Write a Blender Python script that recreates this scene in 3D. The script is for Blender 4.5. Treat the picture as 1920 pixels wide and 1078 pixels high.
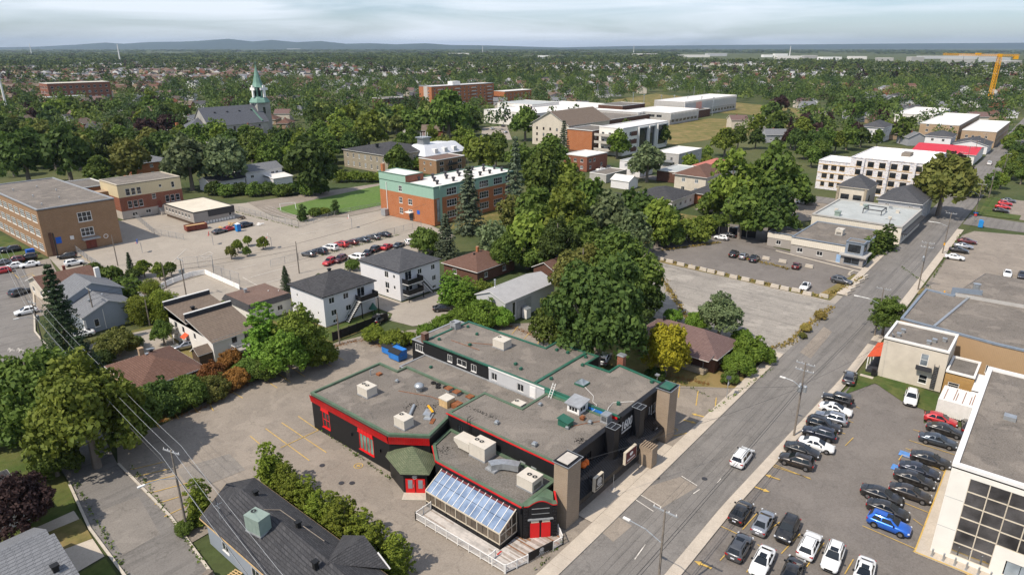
import bpy, bmesh, math, random
import numpy as np
from mathutils import Vector, Matrix
for _o in list(bpy.data.objects): bpy.data.objects.remove(_o)
D = bpy.data; SC = bpy.context.scene; COL = SC.collection
RND = random.Random(11)
rad = math.radians
# ------------------------------------------------------------------ camera, sky, sun, exposure
# World axes: +x runs along the street, +y away from it; the origin is a corner of the tan brick tower on the street.
CAM = Vector((-52.11, -35.41, 52.0)); FOC = 1250.0; PITCH = math.atan(451/1250.0); YAW = rad(-50)
cam_d = D.cameras.new('camera'); cam = D.objects.new('camera', cam_d); COL.objects.link(cam)
cam.location = CAM; cam.rotation_euler = (math.pi/2-PITCH, 0, YAW)
cam_d.sensor_width = 36; cam_d.lens = FOC/1920*36; cam_d.clip_start = 0.5; cam_d.clip_end = 60000
SC.camera = cam
SUN_EL = 52.0; SHADOW_AZ = -12.0
sun_d = D.lights.new('sun', 'SUN'); sun = D.objects.new('sun', sun_d); COL.objects.link(sun)
sun_d.energy = 4.4; sun_d.angle = rad(0.6); sun_d.color = (1.0, 0.91, 0.79)
sun.rotation_euler = Vector((math.cos(rad(SUN_EL))*math.cos(rad(SHADOW_AZ)), math.cos(rad(SUN_EL))*math.sin(rad(SHADOW_AZ)), -math.sin(rad(SUN_EL)))).to_track_quat('-Z', 'Y').to_euler()
sun.location = (0, 0, 300)
world = D.worlds.new('World'); SC.world = world; world.use_nodes = True
def build_world():
 nt = world.node_tree; N = nt.nodes; L = nt.links
 bg = N['Background']; bg.inputs['Strength'].default_value = 0.1
 sky = N.new('ShaderNodeTexSky'); sky.sky_type = 'NISHITA'; sky.sun_disc = False
 sky.sun_elevation = rad(SUN_EL); sky.sun_rotation = rad(90-(180+SHADOW_AZ)); sky.dust_density = 0.6; sky.air_density = 1.0; sky.ozone_density = 2.0
 # thin streaky cloud sheets
 tc = N.new('ShaderNodeTexCoord'); mp = N.new('ShaderNodeMapping'); mp.inputs['Scale'].default_value = (2.0, 2.0, 20)
 mp.inputs['Rotation'].default_value = (0.02, 0.05, 0.4)
 L.new(tc.outputs['Generated'], mp.inputs['Vector'])
 n1 = N.new('ShaderNodeTexNoise'); n1.inputs['Scale'].default_value = 1.6; n1.inputs['Detail'].default_value = 7; n1.inputs['Roughness'].default_value = 0.52
 n1.inputs['Distortion'].default_value = 0.6
 L.new(mp.outputs['Vector'], n1.inputs['Vector'])
 cr = N.new('ShaderNodeValToRGB'); cr.color_ramp.elements[0].position = 0.38; cr.color_ramp.elements[1].position = 0.66
 cr.color_ramp.elements[0].color = (.1,.1,.1,1); cr.color_ramp.elements[1].color = (.8,.8,.8,1)
 L.new(n1.outputs['Fac'], cr.inputs['Fac'])
 mx = N.new('ShaderNodeMixRGB'); mx.inputs['Color2'].default_value = (8.9, 9.5, 10.3, 1)
 L.new(cr.outputs['Color'], mx.inputs['Fac']); tn = N.new('ShaderNodeMixRGB'); tn.blend_type = 'MULTIPLY'; tn.inputs['Fac'].default_value = 1; tn.inputs['Color2'].default_value = (.84, .95, 1.15, 1); L.new(sky.outputs['Color'], tn.inputs['Color1']); L.new(tn.outputs['Color'], mx.inputs['Color1']); L.new(mx.outputs['Color'], bg.inputs['Color'])
build_world()
SC.view_settings.view_transform = 'Standard'; SC.view_settings.look = 'None'; SC.view_settings.gamma = 1.0
SC.view_settings.exposure = 0.2; SC.view_settings.use_curve_mapping = False
SC.render.engine = 'CYCLES'
try:
 SC.cycles.max_bounces = 6; SC.cycles.diffuse_bounces = 3; SC.cycles.glossy_bounces = 3; SC.cycles.transparent_max_bounces = 6
 SC.cycles.volume_bounces = 0; SC.cycles.transmission_bounces = 3
except Exception: pass
# a pixel of the 1920 x 1078 survey photo -> the point of the plane z = const that it shows
def G(px, py, z=0.0):
 u = (px-960)/FOC; v = (py-539)/FOC
 a = math.cos(PITCH)-v*math.sin(PITCH); c = -math.sin(PITCH)-v*math.cos(PITCH)
 dx = u*math.cos(YAW)-a*math.sin(YAW); dy = u*math.sin(YAW)+a*math.cos(YAW)
 t = (z-CAM.z)/c
 return Vector((CAM.x+dx*t, CAM.y+dy*t, z))
def MPP(p):   # metres per survey pixel at a point
 d = (Vector(p)-CAM); f = Vector((math.cos(PITCH)*-math.sin(YAW), math.cos(PITCH)*math.cos(YAW), -math.sin(PITCH)))
 return d.dot(f)/FOC
# ------------------------------------------------------------------ mesh helper
class MB:
 def __init__(s): s.v = []; s.f = []; s.m = []
 def quad(s, *p, m=0):
  i = len(s.v); s.v += [tuple(q) for q in p]; s.f.append(tuple(range(i, i+len(p)))); s.m.append(m); return s
 def box(s, x0, x1, y0, y1, z0, z1, m=0):
  i = len(s.v); s.v += [(x0,y0,z0),(x1,y0,z0),(x1,y1,z0),(x0,y1,z0),(x0,y0,z1),(x1,y0,z1),(x1,y1,z1),(x0,y1,z1)]
  for f in ((3,2,1,0),(4,5,6,7),(0,1,5,4),(1,2,6,5),(2,3,7,6),(3,0,4,7)): s.f.append(tuple(i+k for k in f)); s.m.append(m)
  return s
 def obox(s, c, d, L, W, z0, z1, m=0):   # box centred at c (x,y), long axis along d
  d = Vector((d[0], d[1], 0)).normalized(); n = Vector((-d.y, d.x, 0)); c = Vector((c[0], c[1], 0)); i = len(s.v)
  for z in (z0, z1):
   for a, b in ((-1,-1),(1,-1),(1,1),(-1,1)):
    p = c+d*(a*L/2)+n*(b*W/2); s.v.append((p.x, p.y, z))
  for f in ((3,2,1,0),(4,5,6,7),(0,1,5,4),(1,2,6,5),(2,3,7,6),(3,0,4,7)): s.f.append(tuple(i+k for k in f)); s.m.append(m)
  return s
 def bar(s, a, b, w, h=None, m=0):        # rectangular bar between two points
  a = Vector(a); b = Vector(b); d = (b-a).normalized(); up = Vector((0,0,1)) if abs(d.z) < .95 else Vector((1,0,0))
  x = d.cross(up).normalized()*(w/2); y = x.cross(d).normalized()*((h or w)/2); i = len(s.v)
  for p in (a, b):
   for q in (-x-y, x-y, x+y, -x+y): s.v.append(tuple(p+q))
  for f in ((0,1,2,3),(7,6,5,4),(1,0,4,5),(2,1,5,6),(3,2,6,7),(0,3,7,4)): s.f.append(tuple(i+k for k in f)); s.m.append(m)
  return s
 def prism(s, poly, z0, z1, m=0, top=None):
  n = len(poly); i = len(s.v)
  s.v += [(p[0], p[1], z0) for p in poly]+[(p[0], p[1], z1) for p in poly]
  s.f.append(tuple(i+n+k for k in range(n))); s.m.append(m if top is None else top)
  s.f.append(tuple(i+n-1-k for k in range(n))); s.m.append(m)
  for k in range(n): s.f.append((i+k, i+(k+1)%n, i+n+(k+1)%n, i+n+k)); s.m.append(m)
  return s
 def tube(s, pts, r, n=6, m=0, cap=True):
  pts = [Vector(p) for p in pts]; rs = r if isinstance(r, (list, tuple)) else [r]*len(pts); i0 = len(s.v)
  for k, p in enumerate(pts):
   d = (pts[min(k+1, len(pts)-1)]-pts[max(k-1, 0)]).normalized(); up = Vector((0,0,1)) if abs(d.z) < .9 else Vector((1,0,0))
   x = d.cross(up).normalized(); y = d.cross(x).normalized()
   for j in range(n):
    a = 2*math.pi*j/n; s.v.append(tuple(p+x*(rs[k]*math.cos(a))+y*(rs[k]*math.sin(a))))
  for k in range(len(pts)-1):
   for j in range(n):
    a = i0+k*n+j; b = i0+k*n+(j+1)%n; s.f.append((a, a+n, b+n, b)); s.m.append(m)
  if cap:
   s.f.append(tuple(i0+j for j in range(n))); s.m.append(m)
   e = i0+(len(pts)-1)*n; s.f.append(tuple(e+n-1-j for j in range(n))); s.m.append(m)
  return s
 def lathe(s, prof, n=12, m=0, c=(0,0,0), cap=True):  # prof: (r, z) bottom to top
  i0 = len(s.v)
  for r, z in prof:
   for j in range(n):
    a = 2*math.pi*j/n; s.v.append((c[0]+r*math.cos(a), c[1]+r*math.sin(a), c[2]+z))
  for k in range(len(prof)-1):
   for j in range(n):
    a = i0+k*n+j; b = i0+k*n+(j+1)%n; s.f.append((a, b, b+n, a+n)); s.m.append(m)
  if cap:
   s.f.append(tuple(i0+n-1-j for j in range(n))); s.m.append(m)
   e = i0+(len(prof)-1)*n; s.f.append(tuple(e+j for j in range(n))); s.m.append(m)
  return s
 def mesh(s, name, mats, smooth=False):
  me = D.meshes.new(name); me.from_pydata(s.v, [], s.f)
  for mm in (mats if isinstance(mats, (list, tuple)) else [mats]): me.materials.append(MT(mm))
  if any(s.m): me.polygons.foreach_set('material_index', s.m)
  if smooth: me.polygons.foreach_set('use_smooth', [True]*len(s.f))
  me.update(); return me
 def build(s, name, mats, parent=None, loc=None, rz=0, smooth=False):
  return link(name, s.mesh(name, mats, smooth), parent, loc, rz)
def link(name, data, parent=None, loc=None, rz=0):
 o = D.objects.new(name, data); COL.objects.link(o)
 if parent: o.parent = parent
 if loc is not None: o.location = loc
 if rz: o.rotation_euler = (0, 0, rz)
 return o
def tag(o, label=None, cat=None, group=None, kind=None):
 if label: o['label'] = label
 if cat: o['category'] = cat
 if group: o['group'] = group
 if kind: o['kind'] = kind
 return o
def thing(name, label, cat, loc=(0,0,0), rz=0, group=None):
 o = link(name, None, None, loc, rz); o.empty_display_size = .3
 return tag(o, label, cat, group)
def struct(name, mb, mats, parent=None):
 o = mb.build(name, mats, parent)
 if parent is None: o['kind'] = 'structure'
 return o
KIDS = {}
def copy_tree(o, parent=None, loc=None, rz=None):
 c = o.copy(); COL.objects.link(c); c.parent = parent
 if loc is not None: c.location = loc
 if rz is not None: c.rotation_euler = (0, 0, rz)
 if o not in KIDS: KIDS[o] = list(o.children)
 for ch in KIDS[o]: copy_tree(ch, c)
 return c
# ------------------------------------------------------------------ materials
MATS = {}
def MT(n): return MATS[n] if isinstance(n, str) else n
class NB:   # tiny node-graph helper
 def __init__(s, name, rough=.8, spec=.3, metal=0):
  s.mat = D.materials.new(name); s.mat.use_nodes = True; s.nt = s.mat.node_tree; s.N = s.nt.nodes; s.L = s.nt.links
  s.b = s.N['Principled BSDF']; s.b.inputs['Roughness'].default_value = rough; s.b.inputs['Metallic'].default_value = metal
  s.b.inputs['Specular IOR Level'].default_value = spec; MATS[name] = s.mat
 def pos(s, obj=True):
  if obj:
   t = s.N.new('ShaderNodeTexCoord'); return t.outputs['Object']
  g = s.N.new('ShaderNodeNewGeometry'); return g.outputs['Position']
 def map(s, vec, sc=(1,1,1), rot=(0,0,0)):
  m = s.N.new('ShaderNodeMapping'); m.inputs['Scale'].default_value = sc; m.inputs['Rotation'].default_value = rot; s.L.new(vec, m.inputs['Vector']); return m.outputs['Vector']
 def noise(s, vec, scale, detail=4, rough=.55, dist=0):
  n = s.N.new('ShaderNodeTexNoise'); n.inputs['Scale'].default_value = scale; n.inputs['Detail'].default_value = detail
  n.inputs['Roughness'].default_value = rough; n.inputs['Distortion'].default_value = dist; s.L.new(vec, n.inputs['Vector']); return n.outputs['Fac']
 def ramp(s, fac, stops):
  r = s.N.new('ShaderNodeValToRGB'); e = r.color_ramp.elements
  while len(e) < len(stops): e.new(.5)
  for k, (p, c) in enumerate(stops):
   e[k].position = p; e[k].color = (c, c, c, 1) if isinstance(c, (int, float)) else (*c, 1)
  s.L.new(fac, r.inputs['Fac']); return r.outputs['Color']
 def mix(s, fac, a, b, mode='MIX'):
  m = s.N.new('ShaderNodeMixRGB'); m.blend_type = mode
  for k, x in (('Fac', fac), ('Color1', a), ('Color2', b)):
   if isinstance(x, (int, float)): m.inputs[k].default_value = x if k == 'Fac' else (x, x, x, 1)
   elif isinstance(x, tuple): m.inputs[k].default_value = (*x, 1)
   else: s.L.new(x, m.inputs[k])
  return m.outputs['Color']
 def math(s, op, a, b=0.0):
  m = s.N.new('ShaderNodeMath'); m.operation = op
  for k, x in ((0, a), (1, b)):
   if isinstance(x, (int, float)): m.inputs[k].default_value = x
   else: s.L.new(x, m.inputs[k])
  return m.outputs[0]
 def color(s, c):
  if isinstance(c, tuple): s.b.inputs['Base Color'].default_value = (*c, 1)
  else: s.L.new(c, s.b.inputs['Base Color'])
 def bump(s, h, strength=.3, dist=.02):
  b = s.N.new('ShaderNodeBump'); b.inputs['Strength'].default_value = strength; b.inputs['Distance'].default_value = dist
  s.L.new(h, b.inputs['Height']); s.L.new(b.outputs['Normal'], s.b.inputs['Normal'])
def tone(c, k): return tuple(min(1, max(0, x*k)) for x in c)
def plain(name, c, rough=.6, spec=.35, metal=0, var=.12, scale=1.5, dirt=0.0, coat=0):
 n = NB(name, rough, spec, metal); v = n.pos()
 a = n.noise(v, scale, 5, .6); col = n.mix(n.ramp(a, [(.3, 0), (.7, 1)]), tone(c, 1-var), tone(c, 1+var))
 if dirt: col = n.mix(n.math('MULTIPLY', n.ramp(n.noise(v, scale*.35, 6, .65, .5), [(.45, 0), (.75, 1)]), dirt), col, tone((.16, .13, .10), 1))
 n.color(col)
 if coat: n.b.inputs['Coat Weight'].default_value = coat; n.b.inputs['Coat Roughness'].default_value = .08
 return n.mat
def ground_mat(name, c, c2, spots=.25, crack=0.0, grain=.12, big=.05, rough=.9, streak=None):
 n = NB(name, rough, .25); v = n.pos(False)
 a = n.ramp(n.noise(v, big, 6, .62, .6), [(.32, 0), (.68, 1)]); col = n.mix(a, c, c2)
 s = n.ramp(n.noise(v, big*7, 5, .65, .8), [(.52, 0), (.74, 1)]); col = n.mix(n.math('MULTIPLY', s, spots), col, tone(c, .55))
 p = n.ramp(n.noise(n.map(v, (1, 1, 1), (0, 0, .7)), big*3.1, 3, .5, .3), [(.56, 0), (.6, 1)]); col = n.mix(n.math('MULTIPLY', p, spots*.7), col, tone(c2, 1.22))
 if streak:
  w_ = n.noise(n.map(v, (streak[0], streak[1], 1)), 1.0, 4, .6, .2); col = n.mix(n.ramp(w_, [(.38, .38), (.5, 0), (.62, 0)]), col, tone(c, .5)); col = n.mix(n.ramp(n.noise(n.map(v, (streak[0]*2, streak[1]*1.7, 1)), 1.0, 3, .6), [(.56, 0), (.68, .22)]), col, tone(c2, 1.3))
 st = n.ramp(n.noise(v, .55, 3, .6, 1.2), [(.64, 0), (.70, .5), (.8, .75)]); col = n.mix(n.math('MULTIPLY', st, spots), col, tone(c, .38))
 f = n.noise(v, 6, 3, .7); col = n.mix(n.ramp(f, [(.3, 0), (.7, 1)]), n.mix(grain, col, (0, 0, 0)), n.mix(grain*.7, col, (1, 1, .95)))
 if crack:
  vo = n.N.new('ShaderNodeTexVoronoi'); vo.feature = 'DISTANCE_TO_EDGE'; vo.inputs['Scale'].default_value = .11
  w = n.N.new('ShaderNodeVectorMath'); w.operation = 'ADD'; nz = n.N.new('ShaderNodeTexNoise'); nz.inputs['Scale'].default_value = .5; nz.inputs['Detail'].default_value = 5
  n.L.new(v, nz.inputs['Vector']); sc = n.N.new('ShaderNodeVectorMath'); sc.operation = 'SCALE'; sc.inputs['Scale'].default_value = 5.0
  n.L.new(nz.outputs['Color'], sc.inputs[0]); n.L.new(v, w.inputs[0]); n.L.new(sc.outputs[0], w.inputs[1]); n.L.new(w.outputs[0], vo.inputs['Vector'])
  k = n.ramp(vo.outputs['Distance'], [(.0, 1), (.012, 0)]); col = n.mix(n.math('MULTIPLY', k, crack), col, tone(c, .35))
 n.color(col); n.bump(f, .25, .02); return n.mat
def grass_mat(name, c, dry, amount=.5, big=.12):
 n = NB(name, .95, .15); v = n.pos(False)
 col = n.mix(n.ramp(n.noise(v, .9, 6, .7), [(.3, 0), (.72, 1)]), tone(c, .72), tone(c, 1.25))
 col = n.mix(n.math('MULTIPLY', n.ramp(n.noise(v, big, 6, .65, .7), [(.42, 0), (.64, 1)]), amount), col, dry)
 f = n.noise(v, 9, 3, .7); n.color(col); n.bump(f, .6, .08); return n.mat
def brick_mat(name, c, mortar, bw=.42, bh=.14, dark=.7, vert=None):
 n = NB(name, .88, .2); t = n.N.new('ShaderNodeTexBrick'); p = n.pos()
 # walls run along local x or y: use x+y as the running coordinate
 sep = n.N.new('ShaderNodeSeparateXYZ'); n.L.new(p, sep.inputs[0]); cmb = n.N.new('ShaderNodeCombineXYZ')
 n.L.new(n.math('ADD', sep.outputs[0], sep.outputs[1]), cmb.inputs[0]); n.L.new(sep.outputs[2], cmb.inputs[1])
 n.L.new(cmb.outputs[0], t.inputs['Vector']); t.inputs['Scale'].default_value = 1; t.inputs['Brick Width'].default_value = bw; t.inputs['Row Height'].default_value = bh
 t.inputs['Mortar Size'].default_value = .012; t.inputs['Color1'].default_value = (*c, 1); t.inputs['Color2'].default_value = (*tone(c, dark), 1); t.inputs['Mortar'].default_value = (*mortar, 1)
 v = n.noise(p, .4, 6, .65); col = n.mix(n.ramp(v, [(.3, .0), (.75, .45)]), t.outputs['Color'], tone(c, .6)); n.color(col); n.bump(t.outputs['Fac'], .4, -.01); return n.mat
def shingle_mat(name, c, c2, row=.16, wid=.33):
 n = NB(name, .92, .2); p = n.pos(); t = n.N.new('ShaderNodeTexBrick')
 sep = n.N.new('ShaderNodeSeparateXYZ'); n.L.new(p, sep.inputs[0]); cmb = n.N.new('ShaderNodeCombineXYZ')
 n.L.new(n.math('SUBTRACT', sep.outputs[0], sep.outputs[1]), cmb.inputs[0]); n.L.new(n.math('MULTIPLY', sep.outputs[2], 1.9), cmb.inputs[1])
 n.L.new(cmb.outputs[0], t.inputs['Vector']); t.inputs['Scale'].default_value = 1; t.inputs['Brick Width'].default_value = wid*2; t.inputs['Row Height'].default_value = row*1.4
 t.inputs['Mortar Size'].default_value = .03; t.inputs['Color1'].default_value = (*c, 1); t.inputs['Color2'].default_value = (*c2, 1); t.inputs['Mortar'].default_value = (*tone(c, .45), 1)
 v = n.noise(p, .5, 6, .65); col = n.mix(n.ramp(v, [(.3, .0), (.75, .5)]), t.outputs['Color'], tone(c2, .8)); f = n.noise(p, 14, 2)
 col = n.mix(.25, col, n.mix(n.ramp(f, [(.35, 0), (.65, 1)]), tone(c, .5), tone(c2, 1.5))); n.color(col); n.bump(t.outputs['Fac'], .5, -.02); return n.mat
def siding_mat(name, c, step=.2, vertical=False, rough=.6, dirt=.15):
 n = NB(name, rough, .3); p = n.pos(); sep = n.N.new('ShaderNodeSeparateXYZ'); n.L.new(p, sep.inputs[0])
 u = n.math('ADD', sep.outputs[0], sep.outputs[1]) if vertical else sep.outputs[2]
 fr = n.math('FRACT', n.math('DIVIDE', u, step)); line = n.ramp(fr, [(.0, .55), (.1, 1), (1, 1)])
 v = n.noise(p, .7, 5, .65); col = n.mix(n.math('MULTIPLY', n.ramp(v, [(.4, 0), (.8, 1)]), dirt), c, tone(c, .55)); col = n.mix(1.0, col, line, 'MULTIPLY'); n.color(col)
 n.bump(fr, .35, .02); return n.mat
def glass_mat(name, c, rough=.05, spec=.6):
 n = NB(name, rough, spec); v = n.pos(); n.color(n.mix(n.ramp(n.noise(v, .35, 2), [(.35, 0), (.65, 1)]), tone(c, .5), tone(c, 1.6))); return n.mat
def leaf_mat(name, c, c2, trans=.33):
 n = NB(name, .7, .25); at = n.N.new('ShaderNodeAttribute'); at.attribute_name = 'tint'; oi = n.N.new('ShaderNodeObjectInfo')
 c, c2 = [(q[0]*1.34*k, q[1]*1.38*k, q[2]*1.2*k) for q, k in ((c, 1), (c2, 1.06))]; col = n.mix(at.outputs['Fac'], c, c2)
 hs = n.N.new('ShaderNodeHueSaturation'); n.L.new(col, hs.inputs['Color'])
 n.L.new(n.math('ADD', n.math('MULTIPLY', oi.outputs['Random'], .022), .489), hs.inputs['Hue']); n.L.new(n.math('ADD', n.math('MULTIPLY', oi.outputs['Random'], .45), .8), hs.inputs['Value'])
 n.L.new(hs.outputs['Color'], n.b.inputs['Base Color'])
 tr = n.N.new('ShaderNodeBsdfTranslucent'); n.L.new(hs.outputs['Color'], tr.inputs['Color']); ms = n.N.new('ShaderNodeMixShader'); ms.inputs[0].default_value = trans
 n.L.new(n.b.outputs[0], ms.inputs[1]); n.L.new(tr.outputs[0], ms.inputs[2]); n.L.new(ms.outputs[0], n.N['Material Output'].inputs['Surface']); return n.mat
ground_mat('asphalt_lot', (.20, .165, .131), (.262, .219, .174), .5, .3, .10, .07)
ground_mat('asphalt_road', (.145, .132, .120), (.182, .166, .150), .4, .3, .08, .05, .9, (.04, .9))
ground_mat('asphalt_dark', (.128, .111, .098), (.166, .145, .128), .4, .15, .08, .06)
ground_mat('asphalt_yard', (.29, .25, .205), (.34, .295, .24), .25, .25, .09, .06)
ground_mat('gravel_ground', (.225, .198, .168), (.30, .268, .228), .8, .2, .16, .05, .95, (.6, .05))
ground_mat('concrete', (.42, .36, .29), (.50, .43, .345), .25, 0, .08, .3)
ground_mat('curb_concrete', (.44, .39, .32), (.52, .46, .38), .25, 0, .08, .3)
ground_mat('roof_gravel', (.105, .085, .068), (.175, .146, .118), .85, .1, .14, .10)
ground_mat('roof_gravel_dark', (.095, .08, .066), (.13, .11, .09), .75, .1, .14, .12)
ground_mat('roof_white', (.62, .59, .55), (.72, .69, .65), .2, 0, .06, .12)
ground_mat('roof_grey', (.34, .36, .35), (.42, .44, .43), .3, 0, .08, .1)
ground_mat('roof_brown', (.11, .06, .043), (.15, .085, .06), .25, 0, .1, .3)
grass_mat('lawn', (.065, .095, .022), (.20, .16, .065), .45)
grass_mat('lawn_dry', (.13, .125, .04), (.27, .19, .085), .8)
grass_mat('lawn_fresh', (.055, .088, .022), (.15, .14, .05), .55, .3)
grass_mat('turf', (.10, .165, .04), (.13, .18, .06), .4)
grass_mat('terrain', (.058, .078, .028), (.13, .125, .055), .7, .02)
plain('paint_yellow', (.55, .36, .09), .8, .2, 0, .2, 2, .45)
plain('paint_white', (.62, .58, .52), .8, .2, 0, .2, 2, .5)
plain('paint_blue', (.10, .25, .55), .8, .2, 0, .2, 2, .4)
siding_mat('black_wall', (.012, .012, .013), 1.2, True, .6, .3)
plain('black_metal', (.012, .012, .014), .42, .3, 0, .25, 1)
plain('black_plastic', (.012, .012, .012), .5)
plain('rubber', (.018, .017, .016), .85, .2)
plain('red_metal', (.50, .010, .012), .5, .35, 0, .2, .8, .18)
plain('red_paint', (.62, .012, .014), .45, .4, 0, .06, 1)
plain('green_flash', (.020, .105, .068), .5, .4, 0, .2, 1, .25)
plain('green_pale', (.085, .135, .085), .6, .3, 0, .2, 1, .3)
plain('galv', (.42, .44, .45), .38, .5, .6, .15, 2, .15)
plain('galv_dull', (.34, .35, .36), .55, .4, .3, .15, 2, .25)
plain('ac_beige', (.56, .51, .43), .5, .4, 0, .06, 1.5, .12)
plain('ac_green', (.23, .29, .25), .5, .4, 0, .08, 1.5, .1)
plain('white_trim', (.72, .70, .66), .55, .4, 0, .06, 2, .08)
plain('white_paint', (.74, .72, .69), .5, .4, 0, .05, 2, .06)
plain('cream_trim', (.56, .49, .38), .55, .4, 0, .08, 2, .1)
plain('weathered_wood', (.40, .365, .33), .85, .2, 0, .25, 3, .25)
plain('wood_new', (.52, .36, .18), .8, .2, 0, .2, 3)
plain('wood_pole', (.20, .17, .14), .9, .2, 0, .25, 4, .2)
plain('wood_dark', (.10, .07, .05), .9, .2, 0, .3, 3)
plain('rust', (.23, .085, .035), .85, .2, 0, .35, 2, .2)
plain('rust_red', (.20, .055, .035), .75, .3, 0, .3, 1.5, .3)
plain('concrete_wall', (.46, .42, .37), .85, .2, 0, .1, .8, .2)
plain('stucco_cream', (.56, .50, .41), .9, .15, 0, .06, .8, .2)
plain('stucco_white', (.70, .67, .62), .85, .2, 0, .05, .8, .1)
plain('stucco_grey', (.40, .385, .36), .85, .2, 0, .08, .8, .15)
plain('panel_white', (.74, .71, .64), .45, .4, 0, .04, .6, .06)
plain('steel_dark', (.05, .05, .055), .5, .5, .3)
plain('wire', (.05, .05, .05), .6)
plain('wire_light', (.45, .46, .46), .5, .5, .4)
plain('dumpster_blue', (.02, .17, .52), .5, .4, 0, .15, 1.5, .15)
plain('plastic_blue', (.01, .10, .45), .45)
plain('copper_green', (.15, .27, .215), .6, .3, 0, .2, .3, .15)
plain('crane_yellow', (.75, .36, .01), .5, .4)
plain('orange', (.72, .15, .02), .6)
plain('red_roof', (.52, .018, .03), .5, .4, 0, .08, .5)
plain('blue_trim', (.27, .40, .58), .6, .3)
plain('grille', (.02, .02, .02), .6)
plain('cover_white', (.82, .80, .76), .7)
plain('stone', (.32, .27, .20), .9, .2, 0, .3, 1.2, .1)
plain('granite', (.34, .33, .32), .7, .3, 0, .3, 4)
plain('limestone', (.36, .35, .32), .85, .2, 0, .2, .3, .2)
brick_mat('brick_tan', (.42, .29, .18), (.45, .38, .30), .5, .17, .82)
brick_mat('brick_brown', (.33, .195, .105), (.36, .27, .19), .4, .13, .8)
brick_mat('brick_orange', (.44, .145, .05), (.42, .28, .19), .4, .13, .78)
brick_mat('brick_red', (.27, .085, .045), (.33, .24, .19), .4, .13, .75)
brick_mat('brick_dark', (.13, .055, .035), (.2, .15, .12), .4, .13, .7)
brick_mat('brick_yellow', (.42, .24, .07), (.4, .3, .2), .4, .13, .8)
brick_mat('brick_tower', (.32, .24, .168), (.42, .36, .29), .45, .16, .88)
brick_mat('stone_wall', (.36, .31, .23), (.40, .36, .30), .7, .28, .7)
shingle_mat('shingle_black', (.036, .036, .039), (.078, .077, .080))
shingle_mat('shingle_grey', (.052, .054, .06), (.10, .10, .105))
shingle_mat('shingle_midgrey', (.15, .155, .165), (.21, .215, .225))
shingle_mat('shingle_brown', (.115, .062, .045), (.165, .095, .072))
shingle_mat('shingle_mauve', (.135, .085, .078), (.19, .125, .112))
shingle_mat('shingle_green', (.085, .11, .06), (.15, .165, .10))
shingle_mat('shingle_taupe', (.15, .115, .09), (.2, .155, .12))
shingle_mat('slate', (.10, .105, .12), (.13, .135, .15), .3, .5)
siding_mat('siding_white', (.70, .68, .67), .2, False)
siding_mat('siding_vert', (.66, .65, .65), .3, True)
siding_mat('siding_grey', (.34, .345, .36), .2, False)
siding_mat('siding_bluegrey', (.27, .30, .34), .2, False)
siding_mat('siding_stone', (.33, .30, .27), .25, True)
siding_mat('metal_cream', (.66, .60, .50), .5, True, .5)
siding_mat('metal_tan', (.40, .27, .155), .25, True, .5)
siding_mat('metal_black', (.012, .012, .014), .3, True, .45)
siding_mat('siding_black', (.013, .013, .015), .22, False, .5)
siding_mat('metal_grey', (.48, .48, .48), .25, True, .5)
siding_mat('metal_green', (.05, .19, .13), .25, True, .5)
siding_mat('mint_panel', (.27, .42, .33), .6, True, .6)
siding_mat('cream_panel', (.62, .52, .33), .5, True, .6)
def wrap_mat():
 n = NB('house_wrap', .6, .3); p = n.pos(); d = n.ramp(n.noise(n.map(p, (1.2, 1.2, 9)), 1.0, 2, .5), [(.55, 0), (.60, 1)]); c = n.mix(n.math('MULTIPLY', d, .75), (.72, .69, .67), (.16, .20, .34)); e = n.ramp(n.noise(n.map(p, (.9, .9, 3), (0, 0, 1)), 1.3, 2), [(.60, 0), (.64, 1)]); n.color(n.mix(n.math('MULTIPLY', e, .6), c, (.50, .30, .17)))
wrap_mat()
siding_mat('steel_roof', (.40, .39, .38), .4, True, .45, .4)
siding_mat('white_steel_roof', (.64, .65, .67), .4, True, .45)
glass_mat('glass_dark', (.020, .024, .028), .06, .6)
glass_mat('glass_light', (.20, .23, .25), .1, .6)
glass_mat('glass_curtain', (.34, .36, .36), .15, .5)
glass_mat('glass_mirror', (.30, .31, .33), .012, .5).node_tree.nodes['Principled BSDF'].inputs['Metallic'].default_value = 1.0
glass_mat('glass_green', (.12, .22, .18), .1, .6)
glass_mat('glass_car', (.012, .015, .018), .04, .6)
plain('maroon', (.11, .018, .022), .6)
plain('deck_a', (.50, .46, .42), .9, .2, 0, .15, 2, .1); plain('deck_b', (.42, .39, .36), .9, .2, 0, .2, 2, .2); plain('deck_c', (.33, .28, .24), .9, .2, 0, .25, 2, .3); plain('deck_rust', (.25, .13, .07), .9, .2, 0, .3, 2, .3)
plain('poster_orange', (.55, .18, .03), .4, .5, 0, .6, 1.2)
def glass_roof_mat():
 n = NB('glass_roof', .12, .6); v = n.pos(); n.color(n.mix(n.ramp(n.noise(v, .8, 4), [(.35, 0), (.65, 1)]), (.13, .18, .27), (.25, .32, .43)))
glass_roof_mat()
glass_mat('glass_tint', (.09, .07, .05), .08, .6)
plain('orange_red', (.55, .075, .02), .6); plain('plastic_cyan', (.02, .22, .55), .5); plain('roof_pink', (.38, .13, .10), .6); plain('blue_grey', (.22, .26, .31), .55, .4, .2); ground_mat('roof_cream', (.56, .50, .40), (.64, .58, .47), .2, 0, .06, .2)
plain('hill_woods', (.035, .052, .028), .95, .1, 0, .25, .002)
HAZE_DENSITY = 0.000036
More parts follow.
